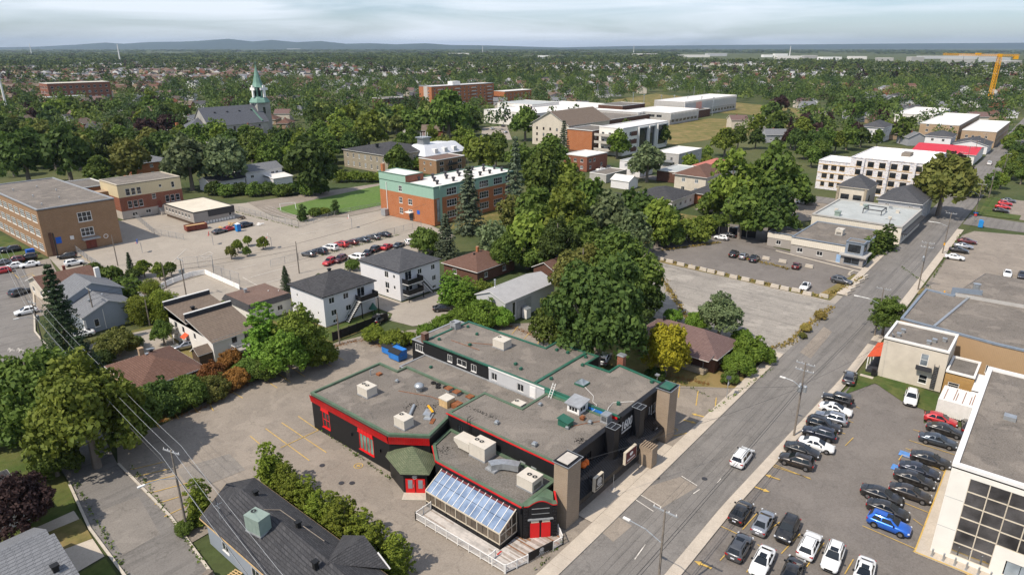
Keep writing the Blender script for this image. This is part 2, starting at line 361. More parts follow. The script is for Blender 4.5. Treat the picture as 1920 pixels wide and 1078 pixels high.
def haze_mat():
 m = D.materials.new('haze_air'); m.use_nodes = True; N = m.node_tree.nodes; N.remove(N['Principled BSDF']); v = N.new('ShaderNodeVolumePrincipled'); v.inputs['Color'].default_value = (.62, .78, 1.0, 1); v.inputs['Density'].default_value = HAZE_DENSITY; v.inputs['Anisotropy'].default_value = .25
 m.node_tree.links.new(v.outputs[0], N['Material Output'].inputs['Volume']); MATS['haze_air'] = m
haze_mat()
ground_mat('asphalt_patch', (.165, .145, .125), (.215, .19, .163), .5, .4, .1, .12)
for nm, c, c2 in (('far_mid', (.020, .036, .012), (.050, .072, .022)), ('far_dark', (.013, .024, .010), (.030, .046, .016)), ('far_light', (.034, .052, .014), (.070, .090, .024))): leaf_mat(nm, c, c2, .15)
for nm, c, c2 in (('sub_mid', (.030, .050, .014), (.075, .100, .026)), ('sub_dark', (.020, .036, .012), (.046, .068, .020)), ('sub_light', (.048, .070, .016), (.100, .122, .030))): leaf_mat(nm, c, c2, .2)
# ------------------------------------------------------------------ building kit
WIN_CACHE = {}
def window_mesh(w, h, cols, rows, frame, fw):
 k = ('f', round(w,2), round(h,2), cols, rows, frame, fw)
 if k not in WIN_CACHE:
  m = MB(); y0, y1 = .015, .10
  m.box(0, fw, y0, y1, 0, h).box(w-fw, w, y0, y1, 0, h).box(fw, w-fw, y0, y1, h-fw, h).box(fw, w-fw, y0, y1, 0, fw)
  for i in range(1, cols): x = w*i/cols; m.box(x-fw*.4, x+fw*.4, y0+.01, y1-.003, fw, h-fw)
  for i in range(1, rows): z = h*i/rows; m.box(fw, w-fw, y0+.014, y1-.006, z-fw*.35, z+fw*.35)
  m.box(-.05, w+.05, -.05, .012, -.09, -.004)
  WIN_CACHE[k] = m.mesh('window_frame', frame)
 return WIN_CACHE[k]
def pane_mesh(w, h, mat):
 k = ('p', round(w,2), round(h,2), mat)
 if k not in WIN_CACHE: WIN_CACHE[k] = MB().box(.02, w-.02, .075, .085, .02, h-.02).mesh('pane', mat)
 return WIN_CACHE[k]
def wall_face(mb, p0, p1, z0, z1, holes=(), rev=.13, m=0, m_rev=None):
 p0 = Vector((p0[0], p0[1], 0)); p1 = Vector((p1[0], p1[1], 0)); L = (p1-p0).length; d = (p1-p0)/L; inn = Vector((-d.y, d.x, 0))
 us = sorted({0.0, L, *[min(L, max(0, q)) for h in holes for q in (h[0], h[0]+h[2])]}); zs = sorted({z0, z1, *[min(z1, max(z0, q)) for h in holes for q in (h[1], h[1]+h[3])]})
 P = lambda u, z, k=0: tuple(p0+d*u+inn*k+Vector((0, 0, z)))
 for a, b in zip(us, us[1:]):
  if b-a < 1e-5: continue
  for c, e in zip(zs, zs[1:]):
   if e-c < 1e-5: continue
   um, zm = (a+b)/2, (c+e)/2
   if any(h[0] < um < h[0]+h[2] and h[1] < zm < h[1]+h[3] for h in holes): continue
   mb.quad(P(a,c), P(b,c), P(b,e), P(a,e), m=m)
 r = m if m_rev is None else m_rev
 for (u, z, w, h) in holes:
  mb.quad(P(u,z), P(u,z,rev), P(u,z+h,rev), P(u,z+h), m=r).quad(P(u+w,z), P(u+w,z+h), P(u+w,z+h,rev), P(u+w,z,rev), m=r)
  mb.quad(P(u,z), P(u+w,z), P(u+w,z,rev), P(u,z,rev), m=r).quad(P(u,z+h), P(u,z+h,rev), P(u+w,z+h,rev), P(u+w,z+h), m=r)
 return d
class Bld:
 def __init__(s, name, label, cat, loc=(0,0), rz=0, group=None, z=0):
  s.root = thing(name, label, cat, (loc[0], loc[1], z), rad(rz), group)
 def part(s, name, mb, mat, parent=None, smooth=False): return mb.build(name, mat, parent or s.root, smooth=smooth)
 def win(s, wallobj, p0, p1, u, z, w, h, cols=2, rows=1, frame='white_trim', pane='glass_dark', fw=.07, name='window'):
  d = Vector((p1[0]-p0[0], p1[1]-p0[1], 0)).normalized(); a = math.atan2(d.y, d.x)
  o = link(name, window_mesh(w, h, cols, rows, frame, fw), s.root, (p0[0]+d.x*u, p0[1]+d.y*u, z), a)
  link('pane', pane_mesh(w, h, pane), o); return o
 def walls(s, poly, z0, z1, mat, wins=None, name='wall', closed=True, doors=None, **kw):
  """poly counter-clockwise; wins: {edge: [(u, z, w, h[, cols, rows[, pane]])]}"""
  mb = MB(); n = len(poly); wins = wins or {}; mats = mat if isinstance(mat, list) else [mat]; todo = []
  for i in range(n if closed else n-1):
   a, b = poly[i], poly[(i+1)%n]; ws = wins.get(i, []); holes = [q[:4] for q in ws]
   wall_face(mb, a, b, z0, z1, holes)
   for q in ws: todo.append((a, b, q))
  o = s.part(name, mb, mats)
  for a, b, q in todo:
   k = dict(kw)
   if len(q) > 4: k['cols'] = q[4]
   if len(q) > 5: k['rows'] = q[5]
   if len(q) > 6 and q[6]: k['pane'] = q[6]
   s.win(o, a, b, *q[:4], **k)
  return o
 def flat(s, poly, z, mat, par=.3, pw=.25, pmat='white_trim', name='roof', lip=.05, pname='parapet'):
  r = s.part(name, MB().prism(poly, z-.2, z), mat)
  if par: s.part(pname, ring(poly, z-.02, z+par, pw, lip), pmat)
  return r
 def hip(s, x0, x1, y0, y1, z, rise, over, mat, fascia='white_trim', name='roof', axis=None):
  x0 -= over; x1 += over; y0 -= over; y1 += over; w, l = x1-x0, y1-y0; m = MB(); e = .16
  if axis is None: axis = 'x' if w >= l else 'y'
  if axis == 'x': k = min(l/2, w/2-.05); A = (x0+k, (y0+y1)/2, z+rise); B = (x1-k, (y0+y1)/2, z+rise)
  else: k = min(w/2, l/2-.05); A = ((x0+x1)/2, y0+k, z+rise); B = ((x0+x1)/2, y1-k, z+rise)
  c = [(x0,y0,z),(x1,y0,z),(x1,y1,z),(x0,y1,z)]
  if axis == 'x': m.quad(c[0],c[1],B,A).quad(c[1],c[2],B).quad(c[2],c[3],A,B).quad(c[3],c[0],A)
  else: m.quad(c[0],c[1],A).quad(c[1],c[2],B,A).quad(c[2],c[3],B).quad(c[3],c[0],A,B)
  m.quad(*[(p[0],p[1],z-.01) for p in c[::-1]])
  r = s.part(name, m, mat); s.part('fascia', ring([(p[0], p[1]) for p in c], z-e, z-.004, .12, .02), fascia); return r
 def gable(s, x0, x1, y0, y1, z, rise, over, mat, axis='x', name='roof', t=.14, wallmat=None, fascia='white_trim'):
  m = MB(); g = MB()
  if axis == 'x':
   ym = (y0+y1)/2; k = rise/((y1-y0)/2)*over; a, b = x0-over, x1+over
   for sy, ye in ((-1, y0-over), (1, y1+over)):
    p = [(a, ye, z-k), (b, ye, z-k), (b, ym, z+rise), (a, ym, z+rise)]; p = p if sy < 0 else p[::-1]
    slab(m, p, t)
   for x in (x0, x1): g.quad((x, y0, z), (x, y1, z), (x, ym, z+rise)) if x == x1 else g.quad((x, y1, z), (x, y0, z), (x, ym, z+rise))
  else:
   xm = (x0+x1)/2; k = rise/((x1-x0)/2)*over; a, b = y0-over, y1+over
   for sx, xe in ((-1, x0-over), (1, x1+over)):
    p = [(xe, b, z-k), (xe, a, z-k), (xm, a, z+rise), (xm, b, z+rise)]; p = p if sx < 0 else p[::-1]
    slab(m, p, t)
   for y in (y0, y1): g.quad((x0, y, z), (x1, y, z), (xm, y, z+rise)) if y == y0 else g.quad((x1, y, z), (x0, y, z), (xm, y, z+rise))
  r = s.part(name, m, [mat, fascia])
  for f in (g.f if wallmat else ()): s.part('gable_wall', MB().quad(*[g.v[i] for i in f]), wallmat)
  return r
def slab(m, p, t):     # roof slope with thickness; p counter-clockwise seen from above; edges take material 1
 q = [(a[0], a[1], a[2]+t) for a in p]; m.quad(*q, m=0); m.quad(*p[::-1], m=1)
 for i in range(len(p)): j = (i+1)%len(p); m.quad(p[i], p[j], q[j], q[i], m=1)
def inset(poly, k):
 n = len(poly); out = []
 for i in range(n):
  a, b, c = Vector(poly[i-1]).to_2d(), Vector(poly[i]).to_2d(), Vector(poly[(i+1)%n]).to_2d()
  d1 = (b-a).normalized(); d2 = (c-b).normalized(); n1 = Vector((-d1.y, d1.x)); n2 = Vector((-d2.y, d2.x))
  v = (n1+n2); v = v/max(.2, (1+n1.dot(n2))); out.append((b.x+v.x*k, b.y+v.y*k))
 return out
def ring(poly, z0, z1, w, lip=.05):
 o = inset(poly, -lip); i = inset(poly, w); n = len(poly); m = MB()
 for k in range(n):
  j = (k+1)%n
  m.quad((*o[k],z1), (*o[j],z1), (*i[j],z1), (*i[k],z1)); m.quad((*o[k],z0), (*o[j],z0), (*o[j],z1), (*o[k],z1))
  m.quad((*i[j],z0), (*i[k],z0), (*i[k],z1), (*i[j],z1)); m.quad((*o[j],z0), (*o[k],z0), (*i[k],z0), (*i[j],z0))
 return m
def rect(x0, x1, y0, y1): return [(x0,y0),(x1,y0),(x1,y1),(x0,y1)]
TXT = {}
def text_obj(s, size, mat, parent, loc, rot, extrude=.01, name='lettering', align='CENTER', shear=0, sx=1, bold=0):
 c = D.curves.new('t', 'FONT'); c.body = s; c.size = size; c.extrude = extrude; c.align_x = align; c.shear = shear; c.offset = bold
 t = D.objects.new('t', c); COL.objects.link(t); dg = bpy.context.evaluated_depsgraph_get(); me = D.meshes.new_from_object(t.evaluated_get(dg)); D.objects.remove(t)
 me.materials.clear(); me.materials.append(MT(mat)); o = link(name, me, parent, loc); o.rotation_euler = rot; o.scale = (sx, 1, 1); return o
# ------------------------------------------------------------------ roof equipment
def circle_fan(m, c, r, m_ring=1, m_in=2, n=14):
 m.lathe([(r, 0), (r, .05), (r*.86, .05), (r*.86, .012)], n, m_ring, c, False); m.lathe([(r*.86, .0), (r*.86, .015)], n, m_in, c); m.lathe([(r*.25, .0), (r*.25, .04)], 8, m_ring, c)
def ac_unit(label, x, y, z, L=2.0, W=1.3, H=1.2, rz=0, fans=2, mat='ac_beige', louver=True, group='rooftop air conditioners'):
 t = thing('rooftop_air_conditioner', label, 'air conditioner', (x, y, z), rad(rz), group)
 MB().box(-L/2-.05, L/2+.05, -W/2-.05, W/2+.05, 0, .18).build('base_curb', 'galv_dull', t)
 b = MB().box(-L/2, L/2, -W/2, W/2, .18, H); b.box(-L/2-.03, L/2+.03, -W/2-.03, W/2+.03, H, H+.05)
 for i in range(1, 4): b.box(-L/2+L*i/4-.012, -L/2+L*i/4+.012, -W/2-.012, -W/2-.001, .2, H-.02)
 b.build('casing', mat, t)
 for i in range(fans):
  m = MB(); circle_fan(m, (0, 0, 0), min(.36, W*.32), 0, 1); m.build('fan_grille', [mat, 'grille'], t, (-L*.30 if fans == 1 else -L/2+.42+i*.78, W*.12 if fans == 1 else 0, H+.055))
 if louver:
  m = MB()
  for i in range(6): m.box(-L/2-.02, -L/2-.002, -W*.34, W*.34, .32+i*.11, .37+i*.11)
  m.build('louver', 'grille', t)
 return t
def roof_vent(label, x, y, z, s=.4, mat='galv', hood=True, group='roof vents'):
 t = thing('roof_vent', label, 'roof vent', (x, y, z), RND.uniform(0, .5), group)
 MB().box(-s/2, s/2, -s/2, s/2, 0, s*.6).build('neck', mat, t)
 m = MB(); a = s*.72; m.quad((-a,-a,s*.62),(a,-a,s*.62),(a,a,s*.62),(-a,a,s*.62)[:3]) if False else m.prism(rect(-a,a,-a*.8,a*.8), s*.62, s*.85); m.prism(rect(-a*.7,a*.7,-a*.5,a*.5), s*.85, s*1.05)
 m.build('hood', mat, t); return t
def stack_pipe(label, x, y, z, r=.1, h=.7, mat='galv', cap=True, group=None):
 t = thing('vent_pipe', label, 'vent pipe', (x, y, z), 0, group)
 MB().lathe([(r*1.8, 0), (r*1.2, .1), (r, .12), (r, h)], 10).build('pipe', mat, t)
 if cap: MB().lathe([(r*.4, h+.06), (r*1.7, h+.1), (r*1.5, h+.18), (.02, h+.28)], 10).build('rain_cap', mat, t)
 return t
# ------------------------------------------------------------------ ground, roads, pavements
SHEETS = []
def sheet(name, poly, z, mat): SHEETS.append((z, len(SHEETS), name, ccw(poly), mat))
def lay_sheets():      # flush surfaces lie 2.5 mm above one another, the topmost at z = 0
 SHEETS.sort(); n = len(SHEETS)
 for i, (z, k, name, poly, mat) in enumerate(SHEETS): struct(name, MB().quad(*[(p[0], p[1], -.0025*(n-1-i)) for p in poly]), mat)
def PX(*pts): return [tuple(G(*p)[:2]) for p in pts]
def ccw(p):
 a = sum(p[i-1][0]*p[i][1]-p[i][0]*p[i-1][1] for i in range(len(p))); return p if a > 0 else p[::-1]
g = MB()
def terrain():
 m = MB(); rs = [0, 60, 150, 300, 600, 1200, 2500, 5000, 9000, 16000, 24500]; n = 48
 m.v = [(0, 0, -.16)]
 for r in rs[1:]:
  for j in range(n): a = 2*math.pi*j/n; m.v.append((r*math.cos(a), r*math.sin(a), -.16))
 for j in range(n): m.f.append((0, 1+j, 1+(j+1)%n)); m.m.append(0)
 for k in range(len(rs)-2):
  for j in range(n): a = 1+k*n+j; b = 1+k*n+(j+1)%n; m.f.append((a, a+n, b+n, b)); m.m.append(0)
 struct('ground', m, 'terrain')
terrain()
def ylc(x): return -3.5+max(0, x)*.0085                     # left kerb of the street
def yrc(x): return -12.0-min(1.5, max(0, x-15)*.035)+max(0, x-60)*.006
xs = [-75, -40, -10, 15, 35, 60, 110, 160, 210, 300, 420, 640]
road = [(x, yrc(x)) for x in xs]+[(x, ylc(x)) for x in xs[::-1]]
sheet('street', road, .004, 'asphalt_road')
# the side streets
sheet('road_to_the_gravel_lot', [(93.6, ylc(96)-.2), (101.5, ylc(96)-.2), (100.3, 41), (99.5, 70), (94, 70), (95.6, 41)], .0, 'asphalt_yard')
sheet('cross_street', ccw([(196, ylc(200)-.3), (208, ylc(200)-.3), (207, 60), (205, 130), (197, 130), (197, 60)]), .0, 'asphalt_road')
sheet('cross_street', ccw([(193.5, -13), (210, -13), (206, -40), (194.5, -90), (184.5, -90), (193.3, -40)]), .0, 'asphalt_road')
sheet('left_street', ccw([(-28.1, 53), (-28.6, 37), (-30.1, 22), (-31, -20), (-39.5, -20), (-36.2, 22), (-35.4, 42), (-33.7, 53), (-32, 75), (-30.8, 92), (-28.5, 112), (-22.5, 139), (-14, 175), (-6.5, 175), (-13, 139), (-20.5, 112), (-22.3, 92), (-24.5, 75)]), .004, 'asphalt_road')
# parking lots and yards
sheet('black_building_lot', ccw([(-28.1, 53), (-28.6, 37), (-29.0, 30.8), (-18.3, 31.4), (-17.2, 6), (-16.5, -1.6), (45, -1.6), (37, 10), (36, 18), (46, 40), (28, 56), (20, 61.5), (14.5, 63), (4, 62.8), (-3, 62.4), (-14, 59.8), (-20.6, 58.4), (-25.4, 62), (-26.3, 58)]), .002, 'asphalt_lot')
sheet('right_lot', ccw([(-40, -13.1), (20, -13.3), (45, -14.3), (57, -15.3)]+PX((1600, 703), (1655, 724), (1700, 738), (1722, 745), (1733, 765), (1732, 792))+[(56, -34), (10, -60), (-50, -60)]), .0, 'asphalt_dark')
sheet('far_right_lot', ccw([(79, -15.4), (178, -14.9), (186, -17), (191, -33), (186, -80), (90, -80), (95, -30), (98.5, -18.5), (84, -18.5)]), .0, 'asphalt_lot')
sheet('red_cars_lot', ccw([(212, -22), (247, -19), (247, -70), (210, -70)]), .0, 'asphalt_lot')
sheet('gravel_lot', ccw([(62.5, -2.9), (95.5, -2.9), (97.7, 40), (101, 54), (78, 60), (66, 40), (62, 16)]), .0, 'gravel_ground')
sheet('lower_school_yard', ccw(PX((392, 512), (440, 498), (565, 488), (612, 500), (545, 548), (452, 548))), -.001, 'asphalt_yard')
sheet('bank_gravel_lot', ccw([(100.6, 41), (99.0, 2), (121.8, -1), (124.5, 10), (127, 21), (129, 30), (131, 46), (120, 52), (104, 50)]), .0, 'asphalt_dark')
sheet('bank_drive', ccw([(121.9, -1.7), (124.9, -1.7), (127.4, 11), (129.8, 23), (140, 27), (146, 22), (152, 24), (146, 46), (131, 44), (127.8, 24)]), .003, 'asphalt_dark')
sheet('school_yard', ccw([(17.5, 121), (26, 112), (36, 111), (74, 112.5), (85.2, 111), (92.3, 138), (101, 140), (76.4, 141.8), (62, 152), (60.5, 162), (66, 186), (50, 193.5), (26.5, 192.8), (16.5, 206), (16.4, 166.2), (-2, 166), (-4, 150), (3, 128), (6, 119)]), .0, 'asphalt_yard')
sheet('school_parking', ccw([(36, 111), (36, 90), (44, 86), (58, 88), (82, 99), (85, 111), (74, 112.5)]), -.002, 'asphalt_yard')
sheet('school_track', ccw([(62.4, 152.4), (76.6, 142.3), (101.5, 140.5), (104, 146), (122, 162), (122, 178), (66, 187), (61, 163)]), -.003, 'asphalt_lot')
sheet('left_school_lot', ccw([(-2.2, 164.5), (-14.5, 164.5), (-20, 139), (-18.3, 121), (-6, 117), (-5, 150)]), .0, 'asphalt_lot')
sheet('rink_pad', ccw([(3, 97), (19, 104), (19, 121), (6, 119), (0, 110)]), -.004, 'asphalt_yard')
sheet('duplex_driveway', ccw([(27.5, 63.8), (28.5, 58), (34, 54), (44, 55), (47, 62), (45, 69.2), (35.8, 69.4), (35.6, 84), (30.4, 84), (30.2, 66)]), .0, 'asphalt_yard')
sheet('side_drive', ccw([(-13.5, 86), (-5.4, 84.5), (-4, 96), (-13, 98), (-21.5, 96), (-22.5, 88)]), .0, 'asphalt_yard')
sheet('church_car_park', ccw(PX((905, 240), (950, 235), (960, 262), (900, 265))), .0, 'asphalt_yard')
sheet('construction_street', ccw([(176, 60), (196, 58), (196, 22), (184, 12), (172, 22), (160, 30), (158, 60)]), .0, 'asphalt_lot')
for q_ in (((1188, 920), (1275, 893), (1308, 912), (1240, 952)), ((1120, 990), (1150, 962), (1185, 985), (1150, 1015)), ((1500, 660), (1545, 612), (1560, 622), (1520, 672))): sheet('road_patch', ccw(PX(*q_)), .005, 'asphalt_lot')
for q_ in (((330, 880), (430, 850), (460, 880), (360, 920)), ((180, 960), (260, 930), (300, 1000), (230, 1040))): sheet('lot_patch', ccw(PX(*q_)), .006, 'asphalt_patch')
# lawns
sheet('left_street_verge_lawn', ccw([(-33.9, 53), (-34.9, 47.2), (-48, 46), (-60, 60), (-60, 90), (-33, 90), (-32.2, 75)]), .0, 'lawn')
sheet('corner_lawn', ccw([(-35.3, 44.8), (-35.7, 40.0), (-40.5, 41.0), (-40, 45.2)]), .004, 'lawn_dry')
sheet('front_lawn', ccw([(-36.0, 35.6), (-36.5, 26), (-44, 26), (-44, 34.5)]), .004, 'lawn')
sheet('concrete_drive', ccw([(-35.3, 47), (-35.95, 36), (-45, 35), (-52, 40), (-50, 47)]), .001, 'concrete')
sheet('backyard_lawn', ccw([(-24.5, 62.5), (-20.4, 59.3), (-14, 60.6), (-3, 63.2), (4, 63.6), (27, 64), (30, 85), (18, 101), (3, 97), (-13, 99), (-21.5, 99), (-23.5, 76)]), -.006, 'lawn_dry')
sheet('duplex_lawn', ccw([(13.8, 64.4), (27.2, 64.4), (30, 70), (17, 70), (15, 84), (12, 84)]), .0, 'lawn_fresh')
sheet('spruce_lawn', ccw([(-24.0, 88), (-19.5, 92), (-18, 104), (-22.3, 104.5), (-23.3, 96)]), .002, 'lawn')
sheet('vine_house_lawn', ccw([(42, -1.55), (62, -2.0), (63, 20), (52, 26), (40, 22), (37, 10)]), -.004, 'lawn_dry')
sheet('bank_lawn', ccw([(128, -1.45), (147, -1.2), (147, 0.2), (128.5, 0.4)]), .006, 'lawn_fresh')
sheet('barrier_grass_strip', ccw([(97.6, 42), (96.9, 13), (96.6, -1.2), (118, -1.6), (119.5, -.4), (99.1, 1.9), (100.4, 41)]), .004, 'lawn_dry')
sheet('wild_lawn', ccw([(101.2, 54), (104, 50), (120, 52), (131, 46), (150, 46), (150, 80), (95, 80), (78, 60)]), -.002, 'lawn_dry')
sheet('red_lot_lawn', ccw([(211, -14.8), (247, -14), (247, -19), (219, -21), (219, -26), (211, -26)]), .008, 'lawn_fresh')
sheet('cream_house_lawn', ccw([(54, -15.5), (77, -15.6), (77, -17.6), (67.4, -17.8), (63.2, -27), (56.2, -28), (57.4, -23), (61.3, -18.3)]), .008, 'lawn_fresh')
sheet('school_lawn', ccw([(85.5, 110.6), (87, 104), (100, 100), (130, 108), (130, 112.4), (92, 111)]), -.003, 'lawn_dry')
sheet('soccer_field', ccw(PX((518, 391), (582, 376), (716, 347), (742, 349), (742, 379), (640, 400), (560, 404), (530, 398))), .006, 'turf')
sheet('left_school_lawn', ccw([(-2.6, 172), (-12.5, 172), (-8, 200), (-3, 200)]), .004, 'lawn_fresh')
sheet('park_field', ccw(PX((1130, 190), (1230, 176), (1500, 205), (1520, 225), (1400, 215), (1180, 200))), .0, 'lawn_dry')
sheet('school_field', ccw(PX((1215, 232), (1340, 222), (1500, 232), (1440, 250), (1330, 262), (1240, 275), (1210, 262))), .0, 'lawn_dry')
lay_sheets()
# pavements with their slabs
def slabs(name, x0, x1, ya, yb, pitch, mat='concrete', z=.12):
 base = MB(); n = max(1, int((x1-x0)/6))
 pts = [x0+(x1-x0)*i/n for i in range(n+1)]
 base.prism([(x, ya(x)+.03) for x in pts]+[(x, yb(x)-.03) for x in pts[::-1]], -.02, z-.03)
 b = struct(name, base, 'asphalt_dark'); k = int((x1-x0)/pitch)
 for i in range(k):
  a = x0+i*pitch+.012; c = a+pitch-.024; h = z+RND.uniform(-.008, .008)
  MB().prism([(a, ya(a)), (c, ya(c)), (c, yb(c)), (a, yb(a))], z-.16, h).build('slab', mat, b)
 return b
slabs('pavement_left', -18, 62.6, lambda x: ylc(x)-.0, lambda x: -1.7+max(0, x)*.0085, 1.75)
slabs('pavement_bank_side', 101.8, 186, lambda x: ylc(x), lambda x: -1.6+x*.0085-.35, 3.0)
slabs('pavement_right', -30, 79, lambda x: yrc(x)-1.35, yrc, 2.1)
slabs('pavement_right_far', 79.2, 185, lambda x: yrc(x)-1.7, yrc, 3.2)
slabs('shop_forecourt', 2.6, 22.8, lambda x: -1.68+max(0, x)*.0085+.02, lambda x: .5, 2.02, 'concrete', .11)
# kerbs of the left street
def kerb(name, pts, w=.28, h=.14):
 for i in range(len(pts)-1):
  a, b = Vector(pts[i]), Vector(pts[i+1]); n = max(1, round((b-a).length/3.0))
  k = thing(name, None, None) if False else None
  root = struct(name, MB().bar((*a, .02), (*b, .02), w*.9, .1), 'curb_concrete')
  for j in range(n):
   p, q = a.lerp(b, j/n), a.lerp(b, (j+1)/n); d = (q-p).normalized()*.012
   MB().bar((*(p+d), h/2), (*(q-d), h/2), w, h).build('kerb_stone', 'curb_concrete', root)
kerb('kerb_of_the_lot', [(-28.0, 53), (-28.4, 37), (-29.8, 24), (-30.6, 0)])
kerb('kerb_of_the_left_street', [(-33.8, 53), (-35.3, 42), (-36.1, 22)])
kerb('kerb_of_the_upper_left_street', [(-22.4, 91), (-20.6, 112), (-13.1, 139)])
kerb('kerb_of_the_bank_drive', [(121.8, -1.2), (124.4, 10.8), (126.6, 21.2)], .4)
kerb('kerb_of_the_bank_walk', [(124.9, -1.2), (127.3, 10.6)], .9)
# painted markings: each line a mesh of its own under one marking set
def lines(name, segs, mat, w=.12, z=.012):
 root = None
 for a, b in segs:
  a = Vector((a[0], a[1], z)); b = Vector((b[0], b[1], z)); d = (b-a).normalized(); n = Vector((-d.y, d.x, 0))*w/2
  m = MB().quad(a-n, b-n, b+n, a+n)
  if root is None: root = struct(name, m, mat)
  else: m.build('painted_line', mat, root)
 return root
def pxs(*q): return [(G(*a), G(*b)) for a, b in q]
lines('lot_bay_markings', pxs(((280,780),(300,803)), ((318,762),(335,785)), ((348,745),(370,772)), ((390,750),(400,770)),((425,729),(455,746)),((487,706),(520,727)),((512,692),(545,717)),((545,688),(572,706)),((590,668),(622,687)),((613,660),(645,675)),
 ((498,803),(580,863)), ((469,817),(487,832)), ((528,792),(612,848)), ((526,839),(597,806)), ((559,780),(597,806)), ((270,905),(330,890)), ((276,925),(352,905)), ((290,945),(370,920)), ((308,968),(350,948)), ((245,880),(310,865)), ((255,893),(320,878))), 'paint_yellow')
lines('rear_bay_markings', pxs(((937,618),(947,604)), ((960,626),(972,611)), ((983,635),(995,621)), ((1008,644),(1019,628))), 'paint_yellow', .12)
lines('side_bay_markings', pxs(((1272,745),(1275,720)), ((1305,760),(1309,733)), ((1340,773),(1343,745)), ((1262,817),(1300,809))), 'paint_yellow', .14)
lines('right_lot_bay_markings', pxs(((1445,868),(1521,898)), ((1447,873),(1519,896)), ((1350,985),(1382,1000)), ((1392,992),(1420,961)), ((1428,1003),(1462,978)), ((1420,1020),(1432,1027)), ((1465,1037),(1500,1000)), ((1512,1062),(1545,1017)), ((1584,1075),(1600,1048)), ((1350,1050),(1362,1037)), ((1400,1072),(1420,1040)), ((1617,985),(1716,1028)),
 ((1690,940),(1745,962)), ((1715,895),(1738,905)), ((1712,972),(1730,985)), ((1705,825),(1790,852)), ((1698,840),(1790,873)), ((1712,805),(1730,810)), ((1685,862),(1692,852)), ((1692,852),(1768,882)), ((1768,882),(1782,900)), ((1765,905),(1720,1027)), ((1720,1027),(1840,1090)), ((1600,820),(1585,835)),((1545,840),(1550,845)),((1575,810),(1585,813)),((1605,762),(1612,765)),((1590,788),(1600,792))), 'paint_yellow', .11)
lines('centre_line_remains', pxs(((1210,1020),(1190,1048)), ((1300,925),(1312,917)), ((1345,905),(1352,897)), ((1185,918),(1240,950)), ((1278,892),(1307,910)),((1190,935),(1225,958))), 'paint_white', .12)
lines('yard_court_markings', pxs(((258,432),(330,424)), ((322,492),(350,466)), ((330,492),(310,515)), ((376,480),(392,472)), ((384,484),(400,476)), ((376,480),(384,484)), ((392,472),(400,476)), ((372,490),(392,482)),((380,495),(398,487)), ((470,520),(560,495)), ((580,410),(660,395)), ((610,425),(690,405)), ((560,440),(600,432)),((440,505),(480,496)),((455,520),(500,545)), ((500,530),(540,520))), 'paint_white', .14)
lines('running_track_lines', pxs(((490,392),(560,418)), ((497,389),(568,415)), ((504,387),(576,412)), ((484,396),(545,420))), 'paint_white', .12)
lines('gravel_road_edge_line', pxs(((1420,538),(1500,555)), ((1450,542),(1558,565))), 'paint_white', .12)
lines('far_left_lot_markings', pxs(((40,520),(62,512)), ((12,500),(35,522)),((60,515),(76,525)), ((150,478),(170,492)), ((120,460),(150,470)), ((105,520),(130,508))), 'paint_yellow', .12)
def circle_mark(name, px, py, r, mat, w=.1):
 c = G(px, py); m = MB(); n = 20
 for i in range(n):
  a, b = 2*math.pi*i/n, 2*math.pi*(i+1)/n
  m.quad(*[(c.x+q*math.cos(t), c.y+q*math.sin(t), .012) for q, t in ((r-w, a), (r, a), (r, b), (r-w, b))])
 o = struct(name, m, mat); return o, c
o, c = circle_mark('accessible_parking_mark', 672, 873, .62, 'paint_yellow')
MB().quad((c.x-.3,c.y-.08,.013),(c.x+.3,c.y-.08,.013),(c.x+.3,c.y+.06,.013),(c.x-.3,c.y+.06,.013)).build('painted_line', 'paint_yellow', o)
MB().quad((c.x-.05,c.y-.3,.014),(c.x+.08,c.y-.3,.014),(c.x+.08,c.y+.32,.014),(c.x-.05,c.y+.32,.014)).build('painted_line', 'paint_yellow', o)
circle_mark('accessible_parking_ring', 1264, 806, .55, 'paint_yellow')
for (px, py) in ((1232, 895), (1321, 897), (868, 0) if False else (660, 905), (604, 872), (640, 905)):
 p = G(px, py); struct('manhole_cover', MB().lathe([(.36, .0), (.36, .018), (.3, .02)], 16, 0, (p.x, p.y, 0)), 'steel_dark')
def arrow(name, px, py, az, mat='paint_yellow', L=1.9):
 c = G(px, py); d = Vector((math.cos(rad(az)), math.sin(rad(az)), 0)); n = Vector((-d.y, d.x, 0)); c.z = .013; m = MB()
 m.quad(c-d*L/2-n*.13, c+d*L*.12-n*.13, c+d*L*.12+n*.13, c-d*L/2+n*.13).quad(c+d*L*.12-n*.36, c+d*L/2, c+d*L*.12+n*.36); struct(name, m, mat)
arrow('lot_exit_arrow', 1448, 894, 95); arrow('lot_entry_arrow', 1429, 917, -85); arrow('lot_exit_arrow', 1318, 1058, 95); arrow('side_lot_arrow', 1308, 778, 100); arrow('side_lot_arrow', 1294, 790, -80)
for px, py in ((1697, 851), (1683, 877), (1665, 459)):
 p = G(px, py); struct('accessible_bay_panel', MB().quad((p.x-.7,p.y-.7,.011),(p.x+.7,p.y-.7,.011),(p.x+.7,p.y+.7,.011),(p.x-.7,p.y+.7,.011)), 'paint_blue')
# street symbol of two walking figures painted on the left street
for dx in (0, 17):
 p = G(20+dx, 656); m = MB(); z = .012
 m.lathe([(.22, z), (.22, z+.003)], 10, 0, (p.x, p.y+.9, 0))
 for a, b in (((0,.6),(0,-.2)), ((0,-.2),(-.45,-.9)), ((0,-.2),(.4,-.9)), ((-.5,.1),(.5,.3))):
  m.bar((p.x+a[0], p.y+a[1], z), (p.x+b[0], p.y+b[1], z), .16, .004)
 struct('walking_figure_mark', m, 'paint_white')
